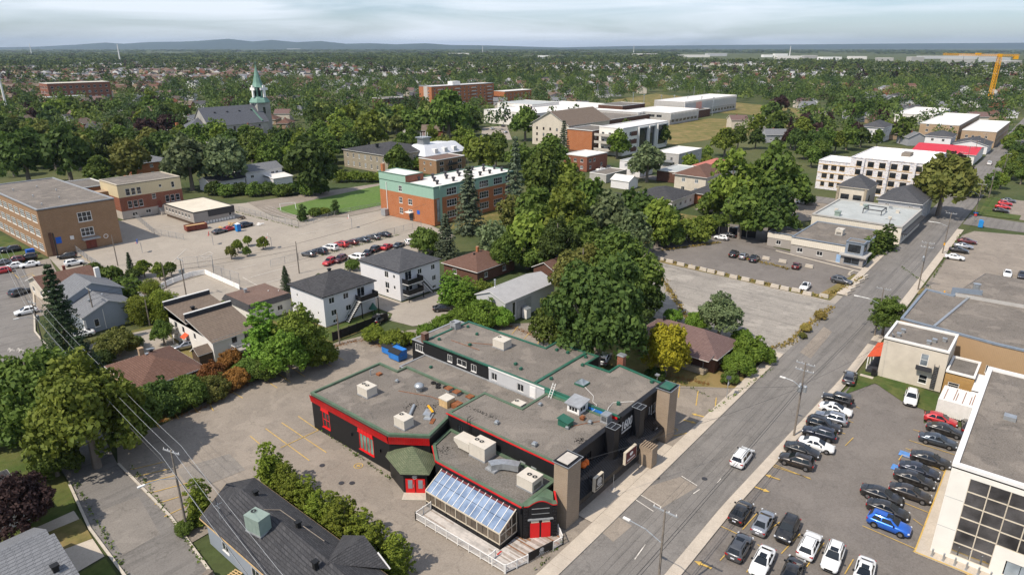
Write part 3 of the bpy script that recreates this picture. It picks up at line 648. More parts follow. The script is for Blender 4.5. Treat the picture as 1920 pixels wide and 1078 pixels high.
# ------------------------------------------------------------------ the black building on the street, with its annexes
B = Bld('black_commercial_building', 'sprawling black commercial building with red fascia, gravel flat roofs and tan brick towers', 'building')
def flip(ws, L): return [(L-u-w, z, w, h, *r) for (u, z, w, h, *r) in ws]
# red-edged hall
PA = [(-6.0, 40.7), (-6.0, 23.8), (-2.9, 19.5), (2.0, 20.9), (8.4, 20.9), (8.4, 36.5), (6.5, 36.5), (6.5, 40.7)]
B.walls(PA, 0, 5.3, 'black_wall', {0: [(2.3, 1.15, 1.7, 2.5, 2, 2), (10.6, .95, 3.0, 2.6, 4, 1, 'glass_green')]}, frame='red_paint', fw=.12)
B.flat(PA, 5.5, 'roof_gravel', .28, .32, 'green_pale', 'roof')
def fascia(pts, z0, z1, out, mat, name='red_fascia', step=.22):
 m = MB()
 for (a, b) in zip(pts, pts[1:]):
  a = Vector(a); b = Vector(b); d = (b-a).normalized(); n = Vector((d.y, -d.x)); L = (b-a).length; k = int(L/step)
  for i in range(k):    # corrugated: alternating proud ribs
   p = a+d*(L*i/k); q = a+d*(L*(i+.55)/k); e = a+d*(L*(i+1)/k); o1, o2 = n*out, n*(out-.05)
   for s, t, o in ((p, q, o1), (q, e, o2)):
    m.quad((*(s+o*.45), z0), (*(t+o*.45), z0), (*(t+o), z1), (*(s+o), z1))
   m.quad((*(q+o1*.45), z0), (*(q+o2*.45), z0), (*(q+o2), z1), (*(q+o1), z1)); m.quad((*(e+o2*.45), z0), (*(e+o1*.45), z0), (*(e+o1), z1), (*(e+o2), z1))
 return B.part(name, m, mat)
fascia([(-6.0, 40.7), (-6.0, 23.8), (-2.9, 19.5)], 4.35, 5.48, .32, 'red_metal')
for (u, w, z) in ((2.3, 1.7, 3.75), (10.6, 3.0, 3.65)):      # red hoods above the two windows
 y = 40.7-u; m = MB(); m.prism([(-6.16, y-w-.1), (-6.01, y-w-.1), (-6.01, y+.1), (-6.16, y+.1)], z, z+.12)
 for i in range(5): m.box(-6.12, -6.02, y-w-.05+i*(w+.1)/5+.02, y-w-.05+(i+1)*(w+.1)/5-.02, z-.0+.14, z+.58)
 B.part('window_hood', m, 'red_paint'); zz = .88 if u > 5 else 1.05; B.part('window_sill', MB().box(-6.12, -6.01, y-w-.1, y+.1, zz, zz+.1), 'red_paint')
for y in (31.6, 25.6):
 m = MB().box(-6.22, -6.01, y-.08, y+.08, 2.4, 2.8); B.part('wall_lamp', m, 'black_metal')
# low strip roof E between the hall and the rear wing
PE = [(8.62, 14.3), (14.2, 14.3), (14.2, 38.6), (8.62, 38.6)]
B.walls(PE, 0, 4.7, 'black_wall', {2: [(1.0, 1.0, 1.2, 1.2, 2, 1)]}); B.flat(PE, 4.85, 'roof_gravel', .12, .2, 'galv_dull')
# middle block
PBm = [(1.6, 2.5), (14.15, 2.5), (14.15, 13.95), (8.8, 13.95), (8.8, 20.7), (1.6, 20.7)]
B.walls(PBm, 0, 6.3, 'black_wall', {5: [(1.7, 4.4, 1.3, 1.15, 3, 1), (12.2, 3.95, 1.0, .8, 1, 1, 'glass_curtain'), (13.9, 3.85, 1.0, .85, 1, 1, 'glass_curtain'), (10.1, 4.0, .7, .7, 1, 1)], 0: [(3.2, 3.75, 1.5, 1.45, 2, 1), (5.0, 3.75, 1.4, 1.45, 2, 1)]}, frame='black_metal')
B.flat(PBm, 6.5, 'roof_gravel', .14, .32, 'green_pale', 'roof')
B.part('red_edge', MB().box(1.40, 1.54, 2.3, 20.9, 6.44, 6.56), 'red_metal')
m = MB()                                                         # steel ladder on the west wall
for y in (16.5, 16.95): m.bar((1.42, y, 4.2), (1.42, y, 7.3), .05); m.bar((1.42, y, 7.3), (2.1, y, 7.3), .05)
for i in range(9): m.bar((1.42, 16.5, 4.4+i*.3), (1.42, 16.95, 4.4+i*.3), .035)
B.part('wall_ladder', m, 'black_metal')
# rear wing D
PD = [(14.4, 2.3), (26.3, 2.3), (27.4, 10.3), (24.6, 10.3), (24.6, 14.2), (27.9, 14.2), (27.9, 22.4), (25.1, 22.4), (25.1, 39.2), (14.4, 39.2)]
wd = [(39.2-33.7, 5.25, 1.0, 1.2, 2, 1), (39.2-31.6, 5.35, 2.0, 1.05, 2, 1), (39.2-28.6, 5.2, 1.1, 1.2, 2, 1), (39.2-24.4, 5.15, 1.1, 1.2, 2, 1), (39.2-19.4, 5.05, 1.2, 1.2, 2, 1)]
B.walls(PD, 0, 6.95, 'black_wall', {9: wd, 0: [(7.6, 3.6, 1.3, 1.5, 2, 1), (9.2, 3.6, 1.3, 1.5, 2, 1), (10.6, 3.6, 1.1, 1.5, 2, 1)]}, frame='white_trim')
B.flat(PD, 7.0, 'roof_gravel', .18, .3, 'green_flash', 'roof')
m = MB(); m.box(14.8, 27.5, 16.15, 16.6, 7.0, 7.22); B.part('roof_divider', m, 'green_flash')
m = MB(); m.box(14.33, 14.39, 14.6, 24.6, 4.9, 6.98);
def wallpatch(y0, y1, z0, z1, mat, name, holes=(), x=14.34):
 m = MB(); wall_face(m, (x, y1), (x, y0), z0, z1, [(y1-h[0]-h[2], h[1], h[2], h[3]) for h in holes], .06); m.quad((x, y0, z1), (x, y1, z1), (14.4, y1, z1), (14.4, y0, z1)); return B.part(name, m, mat)
wallpatch(14.4, 24.9, 4.86, 6.96, 'metal_grey', 'white_cladding', [(23.3, 5.15, 1.1, 1.2), (18.2, 5.05, 1.2, 1.2)])
B.part('white_cladding_trim', MB().box(14.24, 14.33, 14.4, 24.9, 6.9, 7.1), 'white_trim')
B.part('white_door', MB().box(14.25, 14.33, 15.9, 17.0, 4.9, 6.7).box(14.22, 14.25, 16.0, 16.9, 5.0, 6.6), 'white_paint')
wallpatch(9.2, 14.35, 6.5, 6.97, 'metal_green', 'green_cladding')
wallpatch(4.0, 7.0, 6.5, 6.97, 'dumpster_blue', 'blue_cladding'); wallpatch(2.6, 3.95, 6.5, 6.97, 'red_paint', 'red_cladding')
PR = [(14.4, 39.25), (25.1, 39.25), (25.1, 42.0), (14.4, 42.0)]
B.walls(PR, 0, 6.5, 'black_wall', {3: [(.8, 4.9, 2.2, 1.25, 4, 1)]}, name='wall'); B.flat(PR, 6.55, 'roof_gravel', .08, .3, 'galv_dull')
B.part('chimney', MB().box(14.5, 15.4, 38.9, 39.8, 6.5, 8.2).box(14.42, 15.48, 38.82, 39.88, 8.2, 8.32), 'brick_dark')
B.part('chimney', MB().box(27.6, 28.5, 9.8, 10.8, 0, 8.4), 'brick_red'); B.part('chimney_cap', MB().box(27.5, 28.6, 9.7, 10.9, 8.4, 8.5).prism(rect(27.6, 28.5, 9.8, 10.8), 8.5, 8.62), 'galv')
# dormer-like penthouse hut on the middle roof
m = MB(); wall_face(m, (12.2, 9.0), (12.2, 7.1), 6.52, 7.75, [(.25, .25+6.5, 1.4, .75)]); wall_face(m, (12.2, 7.1), (14.3, 7.1), 6.52, 7.75, [(.3, 6.75, 1.3, .75)]); wall_face(m, (14.3, 9.0), (12.2, 9.0), 6.52, 7.75)
B.part('roof_hut', m, 'white_trim'); B.win(None, (12.2, 9.0), (12.2, 7.1), .25, 6.75, 1.4, .75, 3, 1); B.win(None, (12.2, 7.1), (14.3, 7.1), .3, 6.75, 1.3, .75, 2, 1)
m = MB(); slab(m, [(11.9, 6.8, 7.72), (14.35, 6.8, 8.05), (14.35, 9.3, 8.05), (11.9, 9.3, 7.72)], .1); B.part('hut_roof', m, ['galv_dull', 'galv_dull'])
# low front block C with its red and green edge
PC = [(-4.7, 2.9), (1.55, 2.9), (1.55, 20.3), (-2.6, 19.3), (-4.7, 16.6)]
B.walls(PC, 0, 4.0, 'black_wall'); B.flat(PC, 4.2, 'roof_gravel_dark', .2, .34, 'green_pale')
B.part('red_edge', MB().box(-4.92, -4.76, 2.9, 16.4, 4.22, 4.34).bar((-4.86, 16.4, 4.26), (-2.75, 19.25, 4.26), .2, .2), 'red_metal')
B.part('black_band', MB().box(-4.93, -4.73, 2.95, 16.3, 3.5, 4.15), 'black_metal')
# vestibule with the red doors
PV = [(-6.5, 23.3), (-7.7, 19.3), (-5.9, 17.0), (-3.0, 18.6), (-3.2, 20.2), (-5.9, 23.7)]
DL = (Vector(PV[2])-Vector(PV[1])).length
B.walls(PV, 0, 3.05, 'black_metal', name='vestibule_wall')
d = (Vector(PV[2])-Vector(PV[1])).normalized(); az = math.atan2(d.y, d.x)
for u in (.25, 1.52):                                            # two red doors, each with a tall pane
 p = Vector(PV[1])+d*u; o = MB().box(0, 1.15, -.09, -.01, .08, 2.15).build('red_door', 'red_paint', B.root, (p.x, p.y, 0), az)
 MB().box(.3, .85, -.115, -.092, .75, 1.95).build('pane', 'glass_light', o); MB().box(.98, 1.03, -.16, -.12, .95, 1.35).build('door_handle', 'galv', o)
p = Vector(PV[1]); o = MB().box(.1, 1.35, -.12, -.01, 2.62, 2.9).box(1.5, 2.75, -.12, -.01, 2.62, 2.9).build('light_panel', 'cover_white', B.root, (p.x, p.y, 0), az)
def logo(parent, loc, rz, r, mat='white_paint', name='round_logo', rx=math.pi/2, marks=True, w=1.0):
 m = MB(); n = 24
 for i in range(n):
  a, b = 2*math.pi*i/n, 2*math.pi*(i+1)/n; m.quad(*[(q*math.cos(t), q*math.sin(t), 0) for q, t in ((r*.86, a), (r, a), (r, b), (r*.86, b))])
 for x in (-.42, 0, .42): m.quad(((x-.13)*r, -.55*r, 0), ((x+.13)*r, -.55*r, 0), ((x+.13)*r, .55*r, 0), ((x-.13)*r, .55*r, 0))
 for i in range(7):
  a = math.pi*(.15+.7*i/7); b = math.pi*(.15+.7*(i+1)/7); m.quad(*[(q*math.cos(t), q*math.sin(t), 0) for q, t in ((r*.62, a), (r*.74, a), (r*.74, b), (r*.62, b))])
 o = m.build(name, mat, parent, loc); o.rotation_euler = (rx, 0, rz)
 if marks:
  m = MB()
  for i in range(8): x = (-1+i*.27)*r*1.1*w; m.quad((x, -1.55*r, 0), (x+.18*r, -1.55*r, 0), (x+.18*r, -1.2*r, 0), (x, -1.2*r, 0))
  c = m.build('small_lettering', mat, parent, loc); c.rotation_euler = (rx, 0, rz)
 return o
q = p+d*1.42; nrm = Vector((d.y, -d.x)); logo(B.root, (q.x+nrm.x*.14, q.y+nrm.y*.14, 2.42), az, .3, marks=False)
m = MB(); ap = (-4.9, 20.6, 4.75); ev = inset(PV, -.45)
for i in range(5): m.quad((*ev[i], 3.0), (*ev[i+1], 3.0), ap)
m.quad((*ev[5], 3.0), (*ev[0], 3.0), ap); B.part('vestibule_roof', m, 'shingle_green'); B.part('vestibule_eave', ring(ev, 2.86, 2.995, .3, .01), 'black_metal')
q = p+d*1.42+nrm*.75; B.part('door_step', MB().obox(q, d, 2.9, 1.4, 0, .09), 'curb_concrete')
# glasshouse: timber-framed lean-to with sloping panes
gx0, gx1, gy0, gy1, ze, zt = -7.7, -4.75, 3.6, 15.3, 2.25, 3.85; N = 13
B.part('glasshouse_plinth', MB().box(gx0, gx1, gy0, gy1, 0, .75), 'black_wall')
fr = MB(); fr.box(gx0-.05, gx0+.05, gy0-.05, gy1+.05, ze-.16, ze).box(gx0-.05, gx0+.06, gy0-.05, gy1+.05, .75, .85)
fr.box(gx1-.12, gx1-.02, gy0-.05, gy1+.05, zt-.05, zt+.08)
for y in (gy0, gy1):
 for x in (gx0, gx0+1.0, gx0+2.0, gx1-.1): fr.box(x-.045, x+.045, y-.045, y+.045, .75, ze+(x-gx0)/(gx1-gx0)*(zt-ze)-.02)
 fr.bar((gx0, y, ze+.02), (gx1, y, zt+.02), .11); fr.box(gx0, gx1, y-.04, y+.04, 1.9, 2.0); fr.box(gx0, gx1, y-.045, y+.045, .72, .86)
B.part('glasshouse_frame', fr, 'cream_trim')
for i in range(N+1):
 y = gy0+(gy1-gy0)*i/N; B.part('rafter', MB().bar((gx0, y, ze+.03), (gx1, y, zt+.03), .07, .09), 'white_trim')
for i in range(N):
 a = gy0+(gy1-gy0)*i/N+.045; b = gy0+(gy1-gy0)*(i+1)/N-.045; k = .86
 xm = gx0+(gx1-gx0)*k; zm = ze+(zt-ze)*k; xh = gx0+(gx1-gx0)*.45; zh = ze+(zt-ze)*.45
 B.part('roof_pane', MB().quad((gx0+.02, b, ze+.01), (gx0+.02, a, ze+.01), (xh-.02, a, zh), (xh-.02, b, zh)), 'glass_roof')
 B.part('roof_pane', MB().quad((xh+.02, b, zh+.02), (xh+.02, a, zh+.02), (xm, a, zm), (xm, b, zm)), 'glass_roof')
 B.part('awning_strip', MB().quad((xm+.03, b, zm+.02), (xm+.03, a, zm+.02), (gx1-.12, a, zt-.05), (gx1-.12, b, zt-.05)), 'maroon')
for i in range(7):
 for j in range(2):
  w = (gy1-gy0)/7; y0 = gy0+i*w+.1+j*(w-.15)/2; y1 = y0+(w-.15)/2-.06
  B.part('front_pane', MB().box(gx0-.015, gx0+.015, y0, y1, .9, ze-.18), 'glass_tint')
 B.part('front_post', MB().box(gx0-.07, gx0+.05, gy0+i*w-.05, gy0+i*w+.05, .75, ze-.16), 'cream_trim')
 B.part('plinth_strut', MB().box(gx0-.06, gx0, gy0+i*w-.04, gy0+i*w+.04, .1, .74), 'black_metal')
for y in (gy0, gy1):
 for x0, x1 in ((gx0+.05, gx0+.95), (gx0+1.05, gx0+1.95), (gx0+2.05, gx1-.15)):
  B.part('end_pane', MB().box(x0, x1, y-.012, y+.012, .88, 1.88), 'glass_tint')
  za = ze+(x0-gx0)/(gx1-gx0)*(zt-ze)-.06; zb = ze+(x1-gx0)/(gx1-gx0)*(zt-ze)-.06
  B.part('end_pane', MB().quad((x0, y, 2.02), (x1, y, 2.02), (x1, y, zb), (x0, y, za)), 'glass_tint')
B.part('hanging_lamp', MB().lathe([(.02, .3), (.12, .28), (.2, .0)], 10, 0, (gx0+1.6, gy0+.25, 2.35)), 'wood_new')
# corner entry block with a curved parapet and red double doors
PEn = [(-4.65, 2.75), (-1.9, .2), (-.32, 1.7), (-.32, 2.85), (-4.65, 2.85)]
B.walls(PEn, 0, 4.3, 'siding_black', name='entry_wall')
a = Vector(PEn[0]); b = Vector(PEn[1]); d = (b-a).normalized(); L = (b-a).length; nr = Vector((d.y, -d.x)); az2 = math.atan2(d.y, d.x)
def arc(u):
 t = abs(u/L-.5); return 4.45+(.62*math.cos(t/.36*math.pi/2) if t < .36 else 0)
m = MB(); cop = MB(); red = MB(); K = 26
for i in range(K):
 u0, u1 = L*i/K, L*(i+1)/K; p0, p1 = a+d*u0, a+d*u1; z0, z1 = arc(u0), arc(u1); f = nr*.06; bk = nr*-.35
 m.quad((*(p0+f), 0), (*(p1+f), 0), (*(p1+f), z1), (*(p0+f), z0)); m.quad((*(p1+bk), 3.9), (*(p0+bk), 3.9), (*(p0+bk), z0), (*(p1+bk), z1))
 f2 = nr*.14; cop.quad((*(p0+f2), z0+.06), (*(p1+f2), z1+.06), (*(p1+bk*1.6), z1+.06), (*(p0+bk*1.6), z0+.06))
 red.quad((*(p0+f2), z0-.1), (*(p1+f2), z1-.1), (*(p1+f2), z1+.055), (*(p0+f2), z0+.055))
B.part('curved_front', m, 'siding_black'); B.part('curved_coping', cop, 'green_pale'); B.part('red_edge', red, 'red_metal')
B.part('entry_roof', MB().prism([(-4.2, 2.9), (-1.8, .75), (-.4, 1.9), (-.4, 2.9)], 4.3, 4.36), 'green_pale'); B.part('red_edge', MB().bar((-1.85, .3, 4.4), (-.3, 1.75, 4.4), .2, .2), 'red_metal')
for k, u in enumerate((.75, 2.0)):
 p = a+d*u+nr*.08; o = MB().box(0, 1.05, -.05, .0, .05, 2.15).build('red_door', 'red_paint', B.root, (p.x, p.y, 0), az2)
 MB().box(.08, .97, -.06, -.052, 2.2, 2.5).build('transom', 'cream_trim', o)
p = a+d*.45+nr*.1; B.part('door_lintel', MB().bar((*p, 2.68), (*(p+d*2.9), 2.68), .32, .14), 'galv_dull')
p = a+d*.9+nr*.09; B.part('blank_sign_panel', MB().bar((*p, 3.05), (*(p+d*2.0), 3.05), .06, .5).bar((*p, 3.72), (*(p+d*2.0), 3.72), .06, .5), 'black_metal')
B.part('panel_strip', MB().bar((*p, 3.38), (*(p+d*2.0), 3.38), .1, .05).bar((*p, 4.05), (*(p+d*2.0), 4.05), .1, .05), 'galv')
for u in (.25, L-.25):
 p = a+d*u+nr*.12; m = MB()
 for z in range(10): m.obox(p, d, .42, .12, .05+z*.42, .4+z*.42)
 B.part('quoin_column', m, 'black_metal')
# brick towers on the street
def tower(x0, x1, y0, y1, h):
 B.part('brick_tower', MB().box(x0, x1, y0, y1, 0, h), 'brick_tower')
 B.part('tower_cap', MB().box(x0-.12, x1+.12, y0-.12, y1+.12, h, h+.12).box(x0+.15, x1-.15, y0+.15, y1-.15, h+.12, h+.2), 'black_metal')
 m = MB()
 for (p, q) in (((x0-.18, y0-.18), (x1+.18, y0-.18)), ((x0-.18, y0-.18), (x0-.18, y1+.18)), ((x1+.18, y0-.18), (x1+.18, y1+.18))): m.bar((*p, h+.1), (*q, h+.1), .07)
 B.part('lamp_rail', m, 'galv')
tower(-.28, 2.25, 0.0, 1.9, 8.3); tower(22.95, 25.35, -.35, 1.55, 8.05)
B.part('tower_roof', MB().box(-.1, 2.0, .2, 1.7, 8.5, 8.55), 'concrete_wall'); B.part('tower_roof', MB().box(23.1, 25.2, -.2, 1.4, 8.25, 8.3), 'green_flash')
# street front: siding, pillars, sloping standing-seam canopy, recessed shop front
B.part('front_siding', MB().box(2.3, 14.3, 2.36, 2.48, 5.3, 6.6).box(2.3, 5.4, 2.37, 2.48, 3.4, 5.3).box(8.1, 14.3, 2.37, 2.48, 3.4, 5.3), 'siding_black')
B.part('front_siding', MB().box(14.45, 22.9, 2.14, 2.28, 5.25, 7.15).box(14.45, 21.9, 2.15, 2.28, 3.4, 5.25), 'siding_black')
for x in (11.0, 17.4):
 B.part('black_pillar', MB().box(x, x+1.25, .95, 2.34, 2.7, 7.35), 'siding_black'); m = MB()
 for y in (.8, 1.5, 2.2): m.bar((x-.1, y, 7.42), (x+1.35, y, 7.42), .06)
 for xx in (x-.1, x+1.35): m.bar((xx, .8, 7.42), (xx, 2.2, 7.42), .06)
 B.part('lamp_rail', m, 'galv')
cz0, cz1, cy0, cy1 = 2.35, 3.75, .05, 2.3
m = MB(); slab(m, [(2.3, cy0, cz0), (22.9, cy0, cz0), (22.9, cy1, cz1), (2.3, cy1, cz1)], .06); B.part('canopy', m, ['black_metal', 'black_metal'])
for i in range(52): x = 2.4+i*.395; B.part('canopy_seam', MB().bar((x, cy0+.02, cz0+.08), (x, cy1-.05, cz1+.08), .035, .06), 'black_metal')
m = MB()
for i in range(68): x = 2.35+i*.302; m.box(x, x+.25, cy0-.04, cy0+.0, cz0-.55, cz0+.06)
B.part('canopy_fringe', m, 'black_metal')
m = MB(); wall_face(m, (2.3, 1.25), (22.9, 1.25), 0, 2.9, [(4.9, .5, 3.4, 1.6), (9.0, .3, 1.2, 2.0), (15.0, .2, 2.4, 2.1)]); B.part('shop_front', m, 'black_wall')
B.win(None, (2.3, 1.25), (22.9, 1.25), 4.9, .5, 3.4, 1.6, 3, 1, 'cream_trim', 'poster_orange', name='poster_window'); B.win(None, (2.3, 1.25), (22.9, 1.25), 9.0, .3, 1.2, 2.0, 1, 1, 'cream_trim'); B.win(None, (2.3, 1.25), (22.9, 1.25), 15.0, .2, 2.4, 2.1, 2, 1, 'black_metal')
text_obj('1600', 1.75, 'white_paint', B.root, (16.0, 2.1, 4.95), (math.pi/2, 0, 0), .02, 'number_lettering', 'CENTER', .12, .82, .03)
m = MB()
for i in range(13): m.quad((14.85+i*.19, 2.1, 4.45), (14.98+i*.19, 2.1, 4.45), (14.98+i*.19, 2.1, 4.72), (14.85+i*.19, 2.1, 4.72))
B.part('small_lettering', m, 'white_paint')
B.part('front_coping', MB().box(2.3, 14.32, 2.2, 2.9, 6.55, 6.7), 'black_metal'); B.part('front_coping', MB().box(14.45, 26.4, 1.95, 2.68, 7.05, 7.25), 'black_metal')
# things in the upper windows: orange shapes behind the glass are set on the sill
o = thing('orange_window_display', 'orange round display standing in an upper street window of the black building', 'display', (6.3, 2.30, 3.85)); MB().lathe([(.1,0),(.35,.1),(.45,.35),(.3,.65),(.1,.75)], 10).build('round_piece', 'orange', o); MB().lathe([(.1,0),(.4,.2),(.35,.6),(.05,.9)], 10).build('round_piece', 'orange', o, (.65, 0, 0))
# street signs of the building
def box_sign(label, x0, x1, z0, z1, y, body, face, mark):
 t = thing('box_sign', label, 'sign', ((x0+x1)/2, y, z0)); w = (x1-x0)/2; h = z1-z0
 MB().box(-w, w, -.18, .18, 0, h).build('casing', body, t); MB().box(-w+.1, w-.1, -.2, -.181, .1, h-.1).build('face', face, t); MB().box(-.06, .06, .18, 1.4, h*.4, h*.5).build('bracket', 'black_metal', t); mark(t, w, h); return t
def mk1(t, w, h): logo(t, (0, -.205, h*.58), 0, h*.27)
def mk2(t, w, h):
 m = MB(); c = (0, -.205, h*.64)
 for i in range(12):
  a, b = 2*math.pi*i/12, 2*math.pi*(i+1)/12; m.quad((c[0], c[1], c[2]), (c[0]+.42*math.cos(a), c[1], c[2]+.26*math.sin(a)), (c[0]+.42*math.cos(b), c[1], c[2]+.26*math.sin(b)))
 m.build('oval_emblem', 'white_paint', t); m = MB()
 for i in range(9): m.quad((-.95+i*.21, -.205, h*.2), (-.8+i*.21, -.205, h*.2), (-.8+i*.21, -.205, h*.2+.22), (-.95+i*.21, -.205, h*.2+.22))
 m.build('small_lettering', 'white_paint', t)
box_sign('cream-edged square sign with a white round emblem over the canopy', 4.75, 6.6, 2.4, 4.3, -.3, 'cream_trim', 'black_metal', mk1)
box_sign('wider cream-edged dark sign with a white oval over the canopy middle', 11.7, 14.4, 2.45, 4.25, -.3, 'cream_trim', 'maroon', mk2)
t = thing('wall_sign', 'flat black sign with a white round emblem beside the far brick tower', 'sign', (21.6, .55, .95)); MB().box(-.75, .75, -.06, .04, 0, 2.1).build('panel', 'black_metal', t); logo(t, (0, -.07, 1.35), 0, .52)
t = thing('brick_entrance_screen', 'tan brick screen of two fins in front of the shop entrance', 'wall', (16.4, -.85, .1))
MB().box(-.15, .15, -.95, .95, 0, 2.8).build('fin', 'brick_tower', t); MB().box(.95, 1.25, -.95, .95, 0, 2.8).build('fin', 'brick_tower', t); MB().box(.15, .95, -.95, -.72, 0, 2.8).build('front_panel', 'brick_tower', t)
m = MB()
for i in range(6): m.box(-.2, -.16, -.95+.34*i, -.75+.34*i, 2.5, 2.8); m.box(-.2, 1.3, -.95+.34*i, -.78+.34*i, 2.82, 2.95)
m.build('brick_crown', 'brick_tower', t)
t = thing('feather_flag_base', 'small grey flag foot standing on the forecourt by the shop window', 'flag base', (9.5, -.2, .12)); MB().lathe([(.35, 0), (.3, .1), (.06, .16)], 8).build('weight', 'concrete_wall', t); MB().lathe([(.025, 0), (.025, 2.1)], 6).build('pole', 'galv', t)
# patio deck of boards, white railing, banner
t = thing('patio_deck', 'weathered board deck wrapping the glasshouse and corner entry', 'deck')
DK = [(-10.2, 14.3), (-9.9, 1.0), (-2.6, -1.1), (-1.3, .5), (-4.7, 2.7), (-4.75, 3.5), (-7.75, 3.5), (-7.75, 14.3)]
MB().prism(DK, .02, .13).build('base', 'wood_dark', t)
def clipx(poly, x):   # y-interval(s) of the polygon along x
 ys = []
 for i in range(len(poly)):
  (ax, ay), (bx, by) = poly[i-1], poly[i]
  if (ax-x)*(bx-x) < 0: ys.append(ay+(by-ay)*(x-ax)/(bx-ax))
 ys.sort(); return list(zip(ys[::2], ys[1::2]))
x = -10.05
while x < -1.4:
 for y0, y1 in clipx(DK, x):
  y = y0
  while y < y1-.1:
   e = min(y1, y+RND.uniform(2.2, 4.2)); k = RND.choice(['deck_a', 'deck_a', 'deck_b', 'deck_c'])
   if x > -7.2 and RND.random() < .42: k = RND.choice(['deck_rust', 'deck_c'])
   MB().box(x-.085, x+.085, y+.01, e-.01, .13, .16+RND.uniform(0, .012)).build('board', k, t); y = e
 x += .185
MB().box(-8.5, -7.8, 3.2, 3.35, .16, .19).build('red_edge_board', 'red_metal', t)
def railing(label, pts, h=1.0, pick=.16, skip=None, mat='white_trim', z=.1):
 t = thing('picket_railing', label, 'railing', (0, 0, 0), 0, 'white patio railings')
 for i, (a, b) in enumerate(zip(pts, pts[1:])):
  a = Vector(a); b = Vector(b); L = (b-a).length; d = (b-a)/L; n = int(L/1.9)+1
  MB().bar((*a, z+h), (*b, z+h), .09, .05).bar((*a, z+.12), (*b, z+.12), .06, .05).build('rail', mat, t)
  for k in range(n+1): p = a+d*(L*k/n); MB().box(p.x-.05, p.x+.05, p.y-.05, p.y+.05, 0, z+h+.1).build('post', mat, t)
  pm = MB().box(-.02, .02, -.02, .02, z+.12, z+h).mesh('picket', mat); k = int(L/pick)
  for j in range(1, k): p = a+d*(L*j/k); link('picket', pm, t, (p.x, p.y, 0))
 return t
railing('white picket railing along the lot side of the deck', [(-7.8, 14.4), (-10.25, 14.4), (-9.95, 1.0)])
railing('white picket railing across the outer deck corner', [(-9.9, .9), (-7.2, .05)]); railing('white picket railing beside the banner near the tower', [(-3.9, -.85), (-2.5, -1.15), (-1.3, .4)])
railing('short white picket railing dividing the deck', [(-9.9, 3.2), (-8.9, 3.2)])
t = thing('patio_banner', 'black banner with a white round emblem hung between the deck railings', 'banner', (-5.55, -.4, .15)); t.rotation_euler = (0, 0, math.atan2(-.9, 3.3)); MB().box(-1.68, 1.68, -.03, .03, 0, 1.15).build('cloth', 'black_metal', t); logo(t, (.1, -.035, .72), 0, .3)
MB().quad((-.7, -.034, .12), (1.1, -.034, .12), (1.1, -.034, .16), (-.7, -.034, .16)).build('underline', 'white_paint', t)
# rooftop things
ac_unit('beige air conditioner alone on the red-edged roof, nearest the lot', -.9, 34.4, 5.5, 2.2, 1.8, 1.4, -90, 2)
ac_unit('beige air conditioner in the chamfered front corner of the red-edged roof', -3.2, 24.0, 5.5, 2.0, 1.6, 1.4, -90, 1)
ac_unit('large beige air conditioner in the middle of the low front roof', -.1, 13.0, 4.2, 2.6, 2.1, 1.9, -90, 2)
t = thing('air_intake_hood', 'beige slanted intake hood joined beside the large low-roof air conditioner', 'air intake', (-.2, 15.4, 4.2)); MB().prism(rect(-.9, .9, -1.0, .9), .3, 1.5).build('casing', 'ac_beige', t); m = MB(); m.quad((-.9,.9,.5),(-.9,1.6,1.0),(-.9,1.6,1.5),(-.9,.9,1.5)).quad((.9,.9,.5),(.9,.9,1.5),(.9,1.6,1.5),(.9,1.6,1.0)).quad((-.9,.9,1.5),(-.9,1.6,1.5),(.9,1.6,1.5),(.9,.9,1.5)).quad((-.9,.9,.5),(.9,.9,.5),(.9,1.6,1.0),(-.9,1.6,1.0)); m.build('hood', 'ac_beige', t)
t = thing('duct', 'shiny curved metal duct lying on the low front roof', 'duct', (-.6, 9.6, 4.2))
pth = [(1.6, -1.6), (.6, -1.3), (-.5, -.9), (-1.1, -.2), (-1.1, .6), (-.6, 1.1)]; pth = [(.9, -2.2), (.5, -1.2), (0, -.3), (-.7, .3), (-1.3, .6)]
m = MB()
for i in range(len(pth)):
 a = Vector(pth[i]); dd = (Vector(pth[min(i+1, len(pth)-1)])-Vector(pth[max(0, i-1)])).normalized(); n = Vector((-dd.y, dd.x))*.55
 m.v += [(*(a-n), .25), (*(a+n), .25), (*(a+n), 1.05), (*(a-n), 1.05)]
for i in range(len(pth)-1):
 for j in range(4): m.f.append((i*4+j, (i+1)*4+j, (i+1)*4+(j+1)%4, i*4+(j+1)%4)); m.m.append(0)
m.f += [(3,2,1,0), tuple(len(m.v)-4+k for k in range(4))]; m.m += [0, 0]; m.build('duct_body', 'galv', t); MB().box(-1.5, -.2, -.3, 1.2, .02, .26).build('duct_base', 'galv_dull', t)
ac_unit('beige air conditioner beside the brick tower on the low front roof', -1.1, 4.7, 4.2, 2.3, 2.0, 1.5, 90, 2)
ac_unit('beige air conditioner on the long rear roof', 21.0, 28.0, 7.0, 2.3, 1.9, 1.4, -90, 1)
ac_unit('small beige condenser at the step between the middle roofs', 9.9, 15.4, 4.9, 1.6, 1.3, 1.5, -90, 1)
ac_unit('grey slatted condenser near the rear end of the black building', 21.6, 39.0, 6.6, 1.3, 1.3, 1.6, 0, 1, 'galv_dull')
ac_unit('grey box unit at the street end of the middle roof', 13.3, 3.6, 6.5, 1.2, 1.0, 1.1, 0, 0, 'galv')
